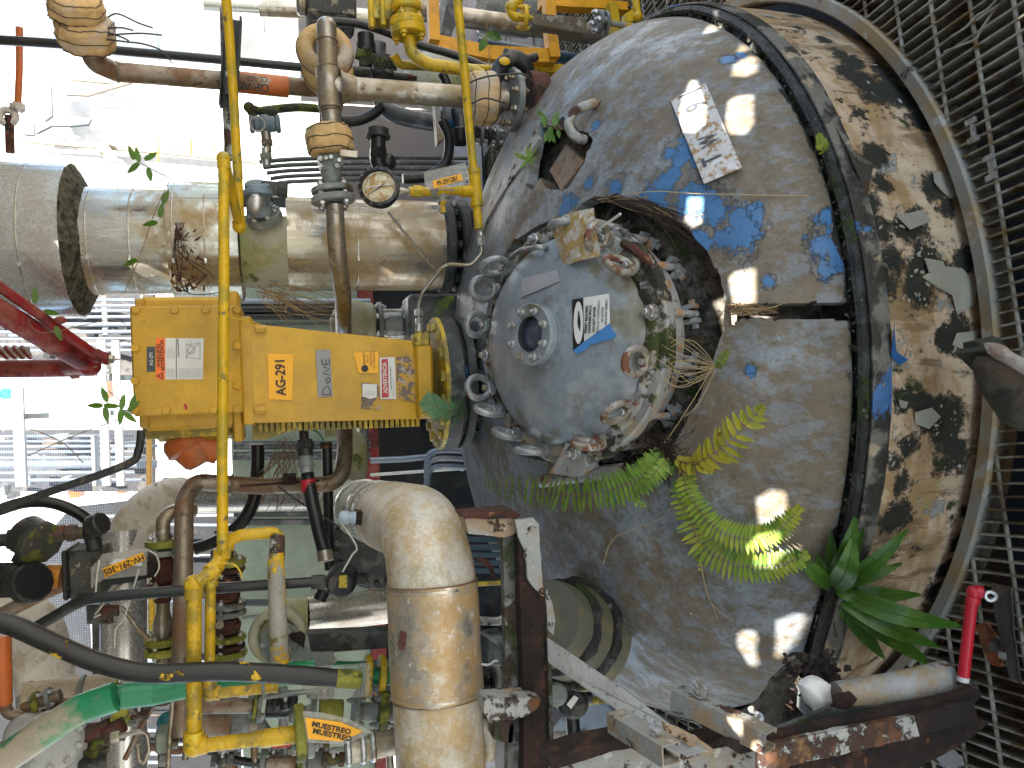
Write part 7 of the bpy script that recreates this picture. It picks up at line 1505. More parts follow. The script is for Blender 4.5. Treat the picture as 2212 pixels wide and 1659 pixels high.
# dark conduits against the green wall
for i in range(5):
    v = 344 + i*12; single('grey_conduit', ('upper', 'second', 'third', 'fourth', 'lowest')[i] + ' of five grey conduits side by side behind the round gauge', 'conduit', MB().tube(bez(PT([(560+i*8,v+6),(640,v),(800,v-4),(1010,v-2)], 4.6), 20), px(at(700,v,4.6), 4.6), 12), m_dcon, 'conduits behind the gauge')
for i, (v, r_, m) in enumerate(((652,7,m_con),(668,9,m_blk),(684,7,m_blk),(1108,8,m_dcon),(1128,7,m_dcon),(1092,6,m_strut),(1302,7,m_dcon),(962,9,m_dcon),(985,9,m_dcon))):
    single('wall_conduit', 'upright conduit on the pale green wall, number %s of nine from the right' % ('one two three four five six seven eight nine'.split()[[0,1,2,6,7,5,8,3,4].index(i)] if False else ['one','two','three','seven','eight','six','nine','four','five'][i]), 'conduit', MB().cyl(at(505,v,5.3), at(800,v-1,5.3), px(at(600,v,5.3), r_), n=14), m, 'conduits on the green wall')
rc = pipe('red_column', 'dark red square column edge behind the drive neck', 'column', [(742,598),(744,1100)], 8, m_red, 5.55)
wpipe = thing('white_thin_pipe', 'thin white pipe standing in the dark room opening', 'pipe', at(900, 1018, 4.9)); part(wpipe, 'pipe', MB().cyl(at(800,1026,4.9), at(998,1012,4.9), px(at(900,1018,4.9), 3.5)), m_white); part(wpipe, 'elbow', MB().ball(at(998,1012,4.9), px(at(900,1018,4.9), 6)), m_white)
for i in range(3):
    v = 975+i*17; single('grey_conduit_bend', ('right', 'middle', 'left')[i] + ' one of three pale blue conduit bends by the dome shoulder', 'conduit', MB().tube(bez(PT([(1005,v),(960,v-2),(935,v+2),(925,v+14),(922,v+40)], 4.2), 24), px(at(960,v,4.2), 7), 14), m_con, 'conduit bends by the dome')
pipe('grey_thin_pipe', 'grey thin pipe with joint in the dark room opening', 'pipe', [(800,995),(870,992),(940,985)], 7, m_con, 4.95)
# pump head and grey block right of the drive neck
pm = thing('mossy_motor', 'mossy white motor with clear cylinder and tie rods right of the drive', 'motor', at(830, 690, 3.3))
mb = MB(); mb.ball(at(765,700,3.3), px(at(765,700,3.3), 52), 28, (1, 1, 1)); part(pm, 'rounded_cover', mb, m_mossw); part(pm, 'body', MB().cyl(at(760,700,3.3), at(808,700,3.3), px(at(765,700,3.3), 46), n=32, bev=.01), m_mossw)
flange(pm, at(820,700,3.3), UPZ, px(at(765,700,3.3), 48), .02, m_gfl, 6, .012, m_zinc); flange(pm, at(882,700,3.3), UPZ, px(at(765,700,3.3), 46), .02, m_gfl, 6, .012, m_zinc)
part(pm, 'clear_cylinder', MB().cyl(at(828,700,3.3), at(868,700,3.3), px(at(765,700,3.3), 26), n=28, bev=.004), m_instl)
for k in range(4): a = R(45+90*k); o_ = Vector((math.cos(a), math.sin(a), 0))*px(at(765,700,3.3), 38); part(pm, 'tie_rod', MB().cyl(at(820,700,3.3)+o_, at(882,700,3.3)+o_, .007), m_zinc)
gb2 = thing('grey_nozzle_block', 'grey painted square nozzle block on the dome behind the drive flange', 'nozzle', at(1000, 685, 3.15)); part(gb2, 'block', fb(884, 1012, 634, 735, 3.1, 3.3, .012), m_gfl)
lp = thing('white_bent_pipe', 'jacketed pipe elbow left of the drive pedestal in front of dark room', 'pipe', at(760, 1020, 3.4)); part(lp, 'pipe', MB().tube(fillet([at(700,925,3.5), at(770,925,3.5), at(770,1030,3.4), at(720,1110,3.4)], .12, 8), px(at(760,1000,3.4), 24), 28), m_mossw); part(lp, 'jacket', MB().cyl(at(772,920,3.5), at(771,990,3.46), px(at(760,1000,3.4), 25), n=28), m_cladc)
dw = thing('dark_gear_wheel', 'big dark wheel with ring of bolts behind the white elbow', 'wheel', at(800, 1210, 3.3)); c = at(812, 1180, 3.3); mq = M(c, Vector((-.1, -1, .2))); part(dw, 'plate', MB().lathe([(0, 0), (px(c, 95), 0), (px(c, 100), -.02), (px(c, 100), -.06), (0, -.06)], mq, 56), m_dfl)
for k in range(22): a = 2*math.pi*k/22; p = mq @ Vector((px(c, 84)*math.cos(a), px(c, 84)*math.sin(a), 0)); inst(dw, 'bolt', 'dwb', mkh(.016), m_dfl, M(p, Vector((-.1, -1, .2))))
# pipe rack: galvanised conduits, struts and wire mesh in the distance
vs_ = [648, 660, 671, 684, 700, 716, 731, 744, 756, 941, 952, 963, 975, 988, 1002, 1020, 1036]
rl_ = [3.5, 3, 3, 3.5, 4.5, 4, 3, 4.5, 3, 3, 3, 3.5, 3.5, 4, 9, 4, 4]
nm = 'first second third fourth fifth sixth seventh eighth ninth tenth eleventh twelfth thirteenth fourteenth fifteenth sixteenth seventeenth'.split()
for i, v in enumerate(vs_):
    single('rack_conduit', '%s upright conduit from the right in the bright pipe rack' % nm[i], 'conduit', MB().cyl(at(-30, v+2, 8.0), at(290+(i % 3)*25, v, 8.0), px(at(100, v, 8), rl_[i]), n=12), m_con, 'upright conduits in the pipe rack')
for i, (u0, u1, v0, v1, Y) in enumerate(((28,52,836,1052,7.4),(214,232,735,1050,7.4),(246,262,735,1050,7.4),(198,212,940,1050,7.2),(-10,290,814,826,7.5),(-10,290,890,902,7.5),(60,74,640,700,8.3),(222,232,640,820,8.4))):
    um, vm = (u0+u1)/2, (v0+v1)/2; x0, x1 = at(um, v1, Y).x, at(um, v0, Y).x; z1, z0 = at(u0, vm, Y).z, at(u1, vm, Y).z
    lb = ['wide galvanised cross strut near the left edge of the pipe rack', 'galvanised cross strut left of the pair above the gearbox', 'galvanised cross strut right of the pair above the gearbox', 'short galvanised strut among the lower rack conduits', 'galvanised post just under the horizontal red pipe', 'galvanised post through the middle of the bright rack', 'far pale strut beside the wide duct end', 'far pale strut behind the red pipes'][i]
    single('galvanised_strut', lb, 'strut', MB().aabb(x0, x1, Y, Y+.06, z0, z1), m_strut, 'struts of the pipe rack', smooth=False)
rp_ = thing('white_rack_panel', 'blank white panel inside the galvanised rack frame', 'panel', at(135, 870, 8.6)); part(rp_, 'panel', MB().prism([at(50,828,8.6), at(215,828,8.6), at(215,928,8.6), at(50,928,8.6)], (0, .03, 0)), m_white)
for i, (u, v, w_, h_, m, l, ct2) in enumerate(((230,838,8,22,m_orp,'small orange tank far behind the two cross struts','tank'), (110,1030,40,9,m_sy,'yellow equipment far below the rack conduits','equipment'), (160,1062,16,14,m_orp,'orange blurred machine far behind the mesh','machine'), (62,1018,50,6,m_sy,'low yellow pipe rack far behind','pipe rack'), (262,1050,14,16,m_orp,'orange box far behind the mesh beside a yellow post','box'), (20,1060,10,18,m_dfl,'dark machine far behind the mesh at the left edge','machine'), (20,850,26,12,m_teal,'teal and cream boxes far behind the left strut','box'))):
    a = at(u, v, 11); k = px(a, 1); t = thing('distant_machine', l, ct2, a); part(t, 'body', MB().aabb(a.x-h_*k, a.x+h_*k, 11, 11.3, a.z-w_*k*.6, a.z+w_*k*.6), m, smooth=False); part(t, 'top', MB().cyl(a + Vector((0, .1, w_*k*.6)), a + Vector((0, .1, w_*k*.9)), h_*k*.7, n=16), m)
pipe('yellow_rack_post', 'bright yellow post seen above the long silver elbow through the mesh', 'post', [(240,1050),(300,1050),(520,1048)] if False else [(322,910),(322,1070)], 6, m_sy, 6.4)
pipe('yellow_rack_post', 'slim yellow post behind the rusty valve column', 'post', [(328,1180),(328,1400)], 7, m_yelp, 5.0)
mb = MB(); Ym = 5.0
def meshp(u0, u1, v0, v1, step=5.2):
    u = u0
    while u <= u1: mb.box(at(u, (v0+v1)/2, Ym), abs(at(u, v0, Ym).x-at(u, v1, Ym).x)/2, .0007, .0009); u += step
    v = v0
    while v <= v1: c = at((u0+u1)/2, v, Ym); mb.box(c, .0009, .0007, abs(at(u0, v, Ym).z-at(u1, v, Ym).z)/2); v += step
meshp(-10, 420, 925, 1420); single('wire_mesh_screen', 'fine square wire mesh screen hanging behind the HV tag and silver elbow', 'mesh screen', mb, m_mesh, smooth=False)
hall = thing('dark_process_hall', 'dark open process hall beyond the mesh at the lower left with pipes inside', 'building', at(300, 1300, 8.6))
part(hall, 'back_wall', MB().prism([at(150,1100,8.6), at(520,1060,8.6), at(520,1760,8.6), at(-80,1760,8.6), at(-80,1290,8.6), at(60,1200,8.6)], (0, .2, 0)), m_dark, smooth=False)  # near-black sheet, the hall's shade put into the colour
rn = random.Random(21)
for k in range(26):
    v = rn.uniform(1110, 1650); u0 = rn.uniform(-20, 300); part(hall, 'pipe', MB().cyl(at(max(u0, 160 if v < 1250 else 0), v, 8.2), at(u0+rn.uniform(120, 330), v+rn.uniform(-3, 3), 8.2), px(at(100, v, 8.2), rn.uniform(1.5, 5)), n=10), rn.choice([m_con, m_con, m_ssr, m_gfl, m_yelp, m_strut]))
for k in range(8):
    u = rn.uniform(180, 480); v = rn.uniform(1120, 1400); part(hall, 'cross_pipe', MB().cyl(at(u, v, 8.0), at(u+rn.uniform(-5, 5), v+rn.uniform(60, 220), 8.0), px(at(100, v, 8.2), rn.uniform(2, 5)), n=10), rn.choice([m_con, m_ssr, m_gfl, m_strut]))
backdrop = thing('dark_rack_backdrop', 'dark shaded shed interior behind the bright rack conduits', 'building', at(300, 700, 9.2))
part(backdrop, 'right_wall', MB().prism([at(-80,630,9.2), at(330,625,9.2), at(330,815,9.2), at(-80,815,9.2)], (0, .2, 0)), m_rackd, smooth=False); part(backdrop, 'left_wall', MB().prism([at(-80,930,9.2), at(330,930,9.2), at(330,1062,9.2), at(-80,1062,9.2)], (0, .2, 0)), m_rackd, smooth=False)  # dark sheets added behind the conduits, shade painted in
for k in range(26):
    v = rn.choice([rn.uniform(640, 810), rn.uniform(935, 1055)]); u = rn.uniform(-20, 280); part(backdrop, 'equipment', MB().aabb(at(u,v,9).x, at(u,v+rn.uniform(6, 22),9).x, 8.9, 9.1, at(u+rn.uniform(8,34),v,9).z, at(u,v,9).z), rn.choice([m_gfl, m_rackd, m_ssr, m_white, m_con, m_blks]), smooth=False)
for i, (v0, v1, u0, u1, m) in enumerate(((1110,1400,20,190,m_dark),(1180,1420,180,330,m_dark))[:0]):
    t = thing('dark_machine_bay', ('dark machine bay seen through the mesh left of the HV housing', 'dark machine bay seen through the mesh behind the silver jacket')[i], 'bay', at(u1, v1, 7)); part(t, 'back_wall', MB().prism([at(u0,v0,7.5), at(u1,v0,7.5), at(u1,v1,7.5), at(u0,v1,7.5)], (0, .1, 0)), m)
    for k in range(6): part(t, 'pipe', MB().cyl(at(u0+10+k*24, v0+5, 7.2), at(u0+14+k*24, v1-6, 7.2), px(at(u0,v0,7.2), 2+k % 3*1.5), n=10), (m_con, m_yelp, m_ssr)[k % 3])
pst = pipe('dark_square_post', 'dark square post behind the brown stop cock', 'post', [(210,1230),(212,1460)], 11, m_dfl, 4.4)
# seen under the flat brace at the bottom
uv_ = thing('black_tagged_valve', 'black valve with blank paper tag seen under the flat grey brace', 'valve', at(1235, 1510, 2.1))
part(uv_, 'body', MB().cyl(at(1236,1505,2.1), at(1238,1520,2.0), px(at(1236,1510,2.1), 32), n=28, bev=.01), m_blks); part(uv_, 'ports', MB().tube([at(1222,1462,2.1), at(1228,1500,2.1), at(1236,1545,2.1), at(1240,1600,2.1)], px(at(1236,1510,2.1), 15), 16).tube([at(1236,1510,2.1), at(1276,1505,2.1)], px(at(1236,1510,2.1), 14), 14), m_blk)
quadY(uv_, 'paper_tag', [(1224,1522),(1240,1502),(1250,1508),(1234,1532)], 1.985, .001, m_sw)
for i, (pts, r_, Y, m, l) in enumerate((([(1180,1600),(1260,1600),(1370,1590)], 20, 2.5, m_paintw, 'pale wrapped pipe under the black tagged valve'), ([(1200,1520),(1300,1512),(1360,1505)], 8, 2.6, m_yelw, 'mossy pipe crossing behind the black tagged valve'), ([(1195,1612),(1290,1622),(1380,1612)], 6, 2.2, m_yelp, 'yellow pipe low behind the bottom beam'))):
    single('low_pipe', l, 'pipe', MB().tube(bez(PT(pts, Y), 20), px(at(pts[0][0], pts[0][1], Y), r_), 16), m)
PRt = thing('grey_pipe_cap', 'round grey pipe cap beside the rusty beam under the flat brace', 'pipe cap', at(1200, 1490, 1.9)); part(PRt, 'cap', MB().cyl(at(1196,1500,1.9), at(1203,1500,1.86), px(at(1200,1490,1.9), 24), n=28, bev=.006), m_gfl)
bl = thing('blue_white_sheeting', 'pale blue sheeting far below under the flat brace', 'sheeting', at(1250, 1560, 3.4)); part(bl, 'sheet', MB().prism([at(1195,1450,3.4), at(1370,1455,3.4), at(1370,1640,3.4), at(1195,1640,3.4)], (0, .03, 0)), mat('pale_blue_sheet', (.33, .38, .45), [ly((.1, .1, .12), 3, .5, .02)], rough=.5, bump=0))

# small features of the sunlit wall at the upper left
Yw = 9.3
wb = thing('beige_roof_edge', 'long beige sloping edge strip crossing the bright wall above the wide duct', 'roof edge', at(300, 320, Yw)); part(wb, 'strip', MB().prism([at(40,296,9.35), at(330,318,9.35), at(560,338,9.35), at(560,352,9.35), at(330,330,9.35), at(40,306,9.35)], (0, .05, 0)), flat('beige_edge', (.30, .24, .17), .7)); part(wb, 'lower_strip', MB().prism([at(60,318,9.3), at(300,333,9.3), at(300,338,9.3), at(60,325,9.3)], (0, .05, 0)), m_strut)
for i, (u, v) in enumerate(((376,303),(446,311))):
    t = thing('wall_window', ('small grey window on the bright wall, the one nearer the left edge', 'small grey window on the bright wall close behind the black bracket')[i], 'window', at(u, v, 9.4)); part(t, 'pane', MB().prism([at(u-8,v-13,9.4), at(u+8,v-13,9.4), at(u+8,v+12,9.4), at(u-8,v+12,9.4)], (0, .05, 0)), m_greyw)
for i, (u0, v0, v1) in enumerate(((341,290,352),(412,294,334))):
    t = pipe('yellow_wall_post', ('taller yellow post in front of the bright wall above the duct', 'shorter yellow post in front of the bright wall above the duct')[i], 'post', [(u0, v0), (u0, v1)], 2.2, m_sy, 9.0)
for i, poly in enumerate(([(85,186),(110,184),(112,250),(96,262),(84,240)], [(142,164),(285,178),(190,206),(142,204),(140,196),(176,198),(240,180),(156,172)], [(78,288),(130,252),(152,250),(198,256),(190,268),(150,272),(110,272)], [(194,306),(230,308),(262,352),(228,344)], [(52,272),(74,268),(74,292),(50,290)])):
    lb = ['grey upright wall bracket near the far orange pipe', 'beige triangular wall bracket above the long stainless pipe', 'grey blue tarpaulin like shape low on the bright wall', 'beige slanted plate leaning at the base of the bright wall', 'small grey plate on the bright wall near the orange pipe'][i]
    t = thing('wall_shadow_plate', lb, 'bracket', at(poly[0][0], poly[0][1], 9.3)); part(t, 'plate', MB().prism([at(u, v, 9.3) for u, v in poly], (0, .06, 0)), flat('wall_shadow_tone%d' % i, ((.16,.17,.18), (.28,.24,.20), (.13,.16,.18), (.26,.22,.17), (.15,.17,.18))[i], .7))  # coloured plates stand in for shadows on the bright wall
# a second clad line and thin lines along the top edge
pipe('top_clad_line', 'long silver clad line along the very top edge above the canvas cuffs', 'pipe', [(440,8),(640,20),(840,40)], 16, m_cladc, 4.6)
pipe('top_tan_pipe', 'tan stained pipe along the top edge right of the black bracket', 'pipe', [(560,24),(700,30),(800,46)], 11, m_ss, 4.2)
single('black_gear_operator', 'black mouldy gear operator at the top edge above the canvas cuffs', 'operator', fb(662, 770, -30, 32, 3.0, 3.2, .01), m_blkm)
single('silver_end_bonnet', 'dusty silver bonnet left of the black gear operator at the top edge', 'bonnet', MB().cyl(at(640,8,3.05), at(664,10,3.05), px(at(650,8,3.05), 24), n=24, bev=.01), m_ss)
# ---------------------------------------------------------------- ferns and other plants growing on the vessel
def leaflet(mb, p, d, n, L, w_, curl=0.0):
    s = n.cross(d).normalized(); segs = 5; pr = []
    for i in range(segs+1):
        t = i/segs; ww = w_*(math.sin(math.pi*min(1, t*.92+.10)))**.7*(1-.25*t) if i < segs else .0003
        c = p + d*(L*t) - n*(curl*L*t*t); pr.append((c + s*ww, c - n*ww*.25, c - s*ww))
    vs = [q for a in pr for q in a]; fs = []
    for i in range(segs):
        for j in range(2): fs.append((i*3+j, i*3+j+1, (i+1)*3+j+1, (i+1)*3+j))
    mb.add(vs, fs)
def frond(root, pts, n_pairs, L, w_, m, view=None, taper=(.55, .35), stemm=None, start=0.0, rnd=random.Random(4), ang=62, name='frond', jit=.12, gaps=0):
    P = bez(pts, int(n_pairs*1.42)); mb = MB(); N = len(P)
    for i in range(int(N*start), N):
        t = i/(N-1); a = P[max(0, i-1)]; b = P[min(N-1, i+1)]; tt = (b-a).normalized()
        n = (CAM-P[i]).normalized(); n = (n - tt*n.dot(tt) + Vector((rnd.uniform(-.2, .2), 0, rnd.uniform(-.2, .2)))).normalized(); s = n.cross(tt).normalized()
        e = math.sin(math.pi*min(1, max(0, (t-start)/(1-start))*.86+.14)); LL = L*(taper[1] + (1-taper[1])*e)
        if t > .93: LL *= .6
        for sg_ in (-1, 1):
            if rnd.random() < gaps: continue
            d = (s*sg_*math.sin(R(ang)) + tt*math.cos(R(ang)) + n*rnd.uniform(-jit, jit) + s*rnd.uniform(-jit, jit)*.5).normalized()
            leaflet(mb, P[i], d, n, LL*rnd.uniform(.88, 1.08), w_*rnd.uniform(.85, 1.1), rnd.uniform(.0, .25))
    f = part(root, name, mb, m); part(f, 'rib', MB().tube(P, [.0014, .0006], 5), stemm or m_stem); return f
fr1 = thing('sword_fern', 'green sword fern frond hanging left of the manhole, above the dome shoulder', 'fern', dome(1440, 985))
frond(fr1, [dome(1440,988,.02), dome(1400,1022,.05), dome(1330,1056,.08), dome(1240,1070,.10), dome(1150,1060,.11), dome(1050,1044,.12)], 30, .048, .0062, m_fernd, ang=84, taper=(.6, .7))
frond(fr1, [dome(1442,988,.02), dome(1425,1010,.05), dome(1400,1040,.07), dome(1370,1078,.07), dome(1392,1092,.06)], 9, .022, .0065, m_fernd, ang=50)
part(fr1, 'root_mat', (lambda q: ([q.tube(bez([dome(1440+random.gauss(0,5), 985+random.gauss(0,5), .01), dome(1430+random.gauss(0,25), 975+random.gauss(0,25), .03), dome(1425+random.gauss(0,40), 985+random.gauss(0,30), .004)], 10), .0009, 4) for _ in range(60)], q)[1])(MB()), m_root)
fr2 = thing('yellowing_fern', 'yellowing fern frond standing over the dome just below the manhole', 'fern', dome(1465, 1000))
frond(fr2, [dome(1462,992,.02), dome(1500,1000,.06), dome(1550,975,.09), dome(1600,930,.11), dome(1645,882,.12)], 12, .052, .0082, m_ferny, ang=62, gaps=.12, start=.18)
frond(fr2, [dome(1462,992,.03), dome(1490,1005,.05), dome(1518,1002,.06), dome(1535,1018,.06)], 5, .030, .009, m_ferny, ang=48)
fr3 = thing('bright_fern', 'bright yellow green fern with two long fronds over the sunlit patches', 'fern', dome(1475, 1010))
frond(fr3, [dome(1472,1002,.02), dome(1490,1070,.07), dome(1545,1140,.06), dome(1620,1165,.06), dome(1680,1145,.06), dome(1728,1098,.06)], 30, .036, .0055, m_fern, ang=78, start=.12, taper=(.5, .5))
frond(fr3, [dome(1472,1002,.02), dome(1482,1090,.06), dome(1520,1180,.05), dome(1600,1222,.06), dome(1680,1222,.06), dome(1742,1198,.06)], 31, .044, .0058, m_fern, ang=80, start=.10, taper=(.5, .5))
frond(fr3, [dome(1474,1004,.02), dome(1492,1050,.04), dome(1495,1120,.05), dome(1508,1180,.05), dome(1512,1230,.04)], 14, .022, .0055, m_ferny, ang=78, gaps=.1)
for pts in ([(1480,1010),(1500,1130),(1530,1290),(1590,1345)], [(1482,1012),(1510,1100),(1520,1250),(1552,1340)], [(1470,1005),(1440,1110),(1330,1160),(1303,1220)], [(1540,790),(1500,860),(1440,950),(1400,985)], [(1545,800),(1510,870),(1480,900)]):
    part(fr3, 'dry_runner', MB().tube(bez([dome(u, v, .02) for u, v in pts], 26), .0011, 5), m_straw)
fr4 = thing('fern_seedling', 'small fern seedling with dry grass stalks at the lower rim of the opening', 'fern', dome(1555, 790))
frond(fr4, [dome(1550,795,.01), dome(1558,780,.04), dome(1572,758,.06)], 6, .014, .0050, m_fernd, ang=60)
for k in range(16): part(fr4, 'stalk', MB().tube(bez([dome(1548,792,.005), dome(1500-random.uniform(0,60), 740+random.uniform(-10,110), .03+random.uniform(0,.03)), dome(1400+random.uniform(-60,70), 700+random.uniform(0,130), .05)], 14), .0008, 4), m_straw)
fr5 = thing('pale_fern', 'pale green fern frond against the yellow drive base flange', 'fern', at(975, 905, 2.35)); frond(fr5, [at(1012,888,2.42), at(985,890,2.33), at(950,882,2.30), at(918,862,2.30)], 15, .062, .0060, m_fernp, ang=50, jit=.2)
fr6 = thing('tiny_fern', 'tiny fern growing beside the grey block behind the drive flange', 'fern', at(960, 655, 2.9)); frond(fr6, [at(945,680,2.95), at(955,660,2.9), at(978,642,2.88)], 9, .03, .004, m_fernd, ang=60)
fr7 = thing('tiny_fern', 'tiny bright fern leaf standing in the dark groove near the upper lip', 'fern', dome(1775, 310)); frond(fr7, [dome(1786,336,.01), dome(1778,318,.04), dome(1768,290,.05)], 10, .016, .0040, m_fern, ang=75)
sd = thing('seedling', 'tiny four leaved seedling in the groove below the manhole side', 'seedling', dome(1865, 970))
for a in range(5): leaflet_mb = MB(); c = dome(1866,970,.02); t_ = (RIGHT*math.cos(a*1.26+.4) - UPV*math.sin(a*1.26+.4)).normalized(); leaflet(leaflet_mb, c, t_, -FWD, .018, .004); part(sd, 'leaf', leaflet_mb, m_leaf)
# broad strap leaved plant on the lower lip
sl_ = thing('strap_leaf_fern', 'dark green plant with long strap leaves fanning out over the tan side', 'plant', dome(1796, 1268, .01))
bp_ = dome(1796, 1268, .012)
def strapleaf(tip, off, w_, bow=.05, m=m_leafd, basej=0):
    e = shell(tip[0], tip[1], off) if tip[0] > 1850 else dome(tip[0], tip[1], off)
    if e.z < .035: e = atz(tip[0], tip[1], .035)
    b0 = bp_ + Vector((random.uniform(-.01, .01), random.uniform(-.01, .01), random.uniform(-.005, .005))); n0 = -FWD
    mid = b0.lerp(e, .5) + n0*bow + UPV*bow*.3; P = bez([b0, mid, e], 14); vs = []; fs = []; N = len(P); L = (e-b0).length
    for i, p in enumerate(P):
        t = i/(N-1); tt = (P[min(N-1, i+1)]-P[max(0, i-1)]).normalized(); n = (CAM-p).normalized(); s = n.cross(tt).normalized()
        ww = w_*max(.02, (math.sin(math.pi*(t**.85)*.90+.22))**1.0 * (1-.35*t) * 1.15) if 0 < t < 1 else w_*(.22 if t == 0 else .02)
        wv = math.sin(t*14+tip[0])*.0018
        vs += [p + s*ww + n*(.004+wv), p + s*ww*.5 + n*.002, p - n*.001, p - s*ww*.5 + n*.002, p - s*ww + n*(.004-wv)]
    for i in range(N-1):
        for j in range(4): fs.append((i*5+j, i*5+j+1, (i+1)*5+j+1, (i+1)*5+j))
    lf_ = part(sl_, 'leaf', MB().add(vs, fs), m, ang=70); part(lf_, 'midrib', MB().tube([p - (p-CAM).normalized()*.0012 for p in P], [.0016, .0006], 5), m_leaf)
for tip, off, w_, bow in (((1850,1112),.05,.016,.05),((1845,1152),.06,.019,.07),((1866,1142),.03,.014,.03),((1962,1142),.04,.015,.04),((1950,1215),.03,.012,.03),((1992,1284),.04,.015,.03),((2078,1352),.05,.018,.06),((2030,1398),.06,.018,.07),((2010,1438),.05,.017,.05),((1912,1424),.05,.015,.05),((1822,1400),.03,.011,.03),((1712,1182),.05,.014,.04),((1762,1196),.02,.010,.01),((2005,1424),.02,.013,.03),((1860,1300),.03,.012,.02),((1796,1150),.03,.012,.02)):
    strapleaf(tip, off, w_*1.35, bow)
rm = MB()
for _ in range(90): rm.tube(bez([bp_ + Vector((random.gauss(0,.012), random.gauss(0,.006), random.gauss(0,.008))), bp_ + Vector((random.gauss(0,.03), -.01+random.gauss(0,.008), random.gauss(0,.015))), bp_ + Vector((random.gauss(0,.05), random.gauss(0,.01), -.02+random.gauss(0,.02)))], 8), .0012, 4)
part(sl_, 'root_clump', rm, m_root)
# seedlings by the torn opening
def sprig(name, label, base, stems, leaves, m=m_leaf):
    t = thing(name, label, 'seedling', base)
    for st in stems: part(t, 'stem', MB().tube(bez(st, 14), .0014, 5), m_stem)
    for (p, d, L, w_) in leaves:
        mb = MB(); leaflet(mb, p, d.normalized(), (CAM-p).normalized(), L, w_, .2); part(t, 'leaf', mb, m)
    return t
def dv(u, v): return (RIGHT*(-v) - UPV*u)
o_ = .07
sprig('seedling', 'leafy seedling with two woody stems in the torn opening by the lifting loop', dome(1255,290), [[dome(1255,292,.0), dome(1220,280,.05), dome(1180,274,.07), dome(1160,274,.07)], [dome(1215,278,.05), dome(1190,262,.07), dome(1140,254,.08)]],
      [(dome(1178,272,o_), dv(-.2,-1), .04, .010), (dome(1196,272,o_), dv(.3,-1), .045, .011), (dome(1190,274,o_), dv(-.1,1), .045, .010), (dome(1168,252,o_), dv(-.4,-1), .022, .008), (dome(1186,282,o_), dv(.5,1), .04, .009), (dome(1205,280,o_), dv(.2,1), .025, .007), (dome(1200,262,o_), dv(.1,-1), .02, .006), (dome(1182,285,o_), dv(-.2,1), .03, .008)])
sprig('grassy_weed', 'bright grassy weed tuft on the far shoulder right of the torn opening', dome(1140,345), [[dome(1140,345,.01), dome(1138,335,.03)]],
      [(dome(1140,345,.03), dv(-1.3,-.6), .05, .007), (dome(1140,345,.03), dv(-.9,1.1), .04, .005), (dome(1140,343,.03), dv(.3,-1.2), .05, .004), (dome(1140,343,.03), dv(.8,-.9), .045, .004), (dome(1142,345,.03), dv(1,-.3), .03, .004), (dome(1142,345,.03), dv(.9,.6), .025, .004), (dome(1140,343,.03), dv(-.1,-1), .04, .004), (dome(1143,348,.03), dv(.6,1), .02, .003)], m_fernd)
vb = at(370, 430, 2.68)
vn = sprig('climbing_vine', 'thin green leafed vine climbing the aluminium duct', at(370,430,2.68), [PT([(268,632),(300,560),(330,470),(352,420),(368,385)], 2.66), PT([(368,385),(340,372),(318,360),(300,350)], 2.66), PT([(272,700),(240,690),(190,700),(90,720),(60,690)], 2.6)],
      [(at(u, v, 2.64), dv(a, b_), .05, .010) for u, v, a, b_ in ((300,350,-.2,-1),(300,352,-1,.9),(320,362,.2,1),(290,345,-.4,-1),(312,345,.9,-.5),(345,470,.2,-1),(340,480,-1,.2),(352,440,.4,-1),(296,560,-.8,.4),(75,655,0,-1),(95,672,1,.2),(75,690,-.6,.4),(120,705,.4,1))])
v2 = sprig('dangling_vine', 'light green vine sprigs and brown tendrils dangling over the gearbox top', at(270,880,2.3), [PT([(285,895),(240,912),(150,945),(60,985)], 2.35), PT([(286,890),(262,868),(235,845)], 2.35), PT([(60,925),(90,935),(140,960),(180,1000)], 2.4)],
      [(at(u, v, 2.3), dv(a, b_), .045, .009) for u, v, a, b_ in ((222,876,-1,0),(224,876,1,.05),(232,868,-.4,-1),(226,880,.2,1),(262,884,.2,-1),(262,884,-.1,1),(268,892,.8,.6),(276,888,.7,-.6),(282,884,.3,-1))])
m_dd = m_dead
dl_ = thing('dead_leaf_tangle', 'tangle of dead brown leaves and stalks hanging from the duct joint', 'dead leaves', at(400, 600, 2.68))
for k in range(46):
    u = 372 + random.random()**1.5*60 + (k % 5)*3; v = 500 + random.random()*130; p = at(u, v, 2.70); mb = MB(); leaflet(mb, p, dv(random.uniform(-.3, 1), random.uniform(-1, 1)).normalized(), (CAM-p).normalized(), random.uniform(.015, .04), .004, random.uniform(-.6, .8)); part(dl_, 'dead_leaf', mb, m_dead)
for k in range(6): part(dl_, 'stalk', MB().tube(bez(PT([(378+k*4,480),(380+random.uniform(-8,25),540),(385+random.uniform(-8,60),600+random.uniform(-20,30)),(400+random.uniform(0,80),615+random.uniform(-30,20))], 2.7), 18), .0016, 5), m_root)
tw = thing('dry_twigs', 'tangle of bare dry twigs beside the mossy duct sleeve and yellow pedestal', 'twigs', at(640, 660, 2.75))
for k in range(44):
    a = (560+random.uniform(-10,60), 622+random.uniform(-10,20)); b_ = (600+random.uniform(-40,170), 690+random.uniform(-50,30)); m_ = ((a[0]+b_[0])/2+random.uniform(-30,30), (a[1]+b_[1])/2+random.uniform(-20,20))
    part(tw, 'twig', MB().tube(bez(PT([a, m_, b_], 2.78), 12), .0011, 4), m_stem if k % 3 else m_straw)
tw2 = thing('dry_twigs', 'bare dry twigs below the gearbox left of the pedestal', 'twigs', at(620, 1000, 2.6))
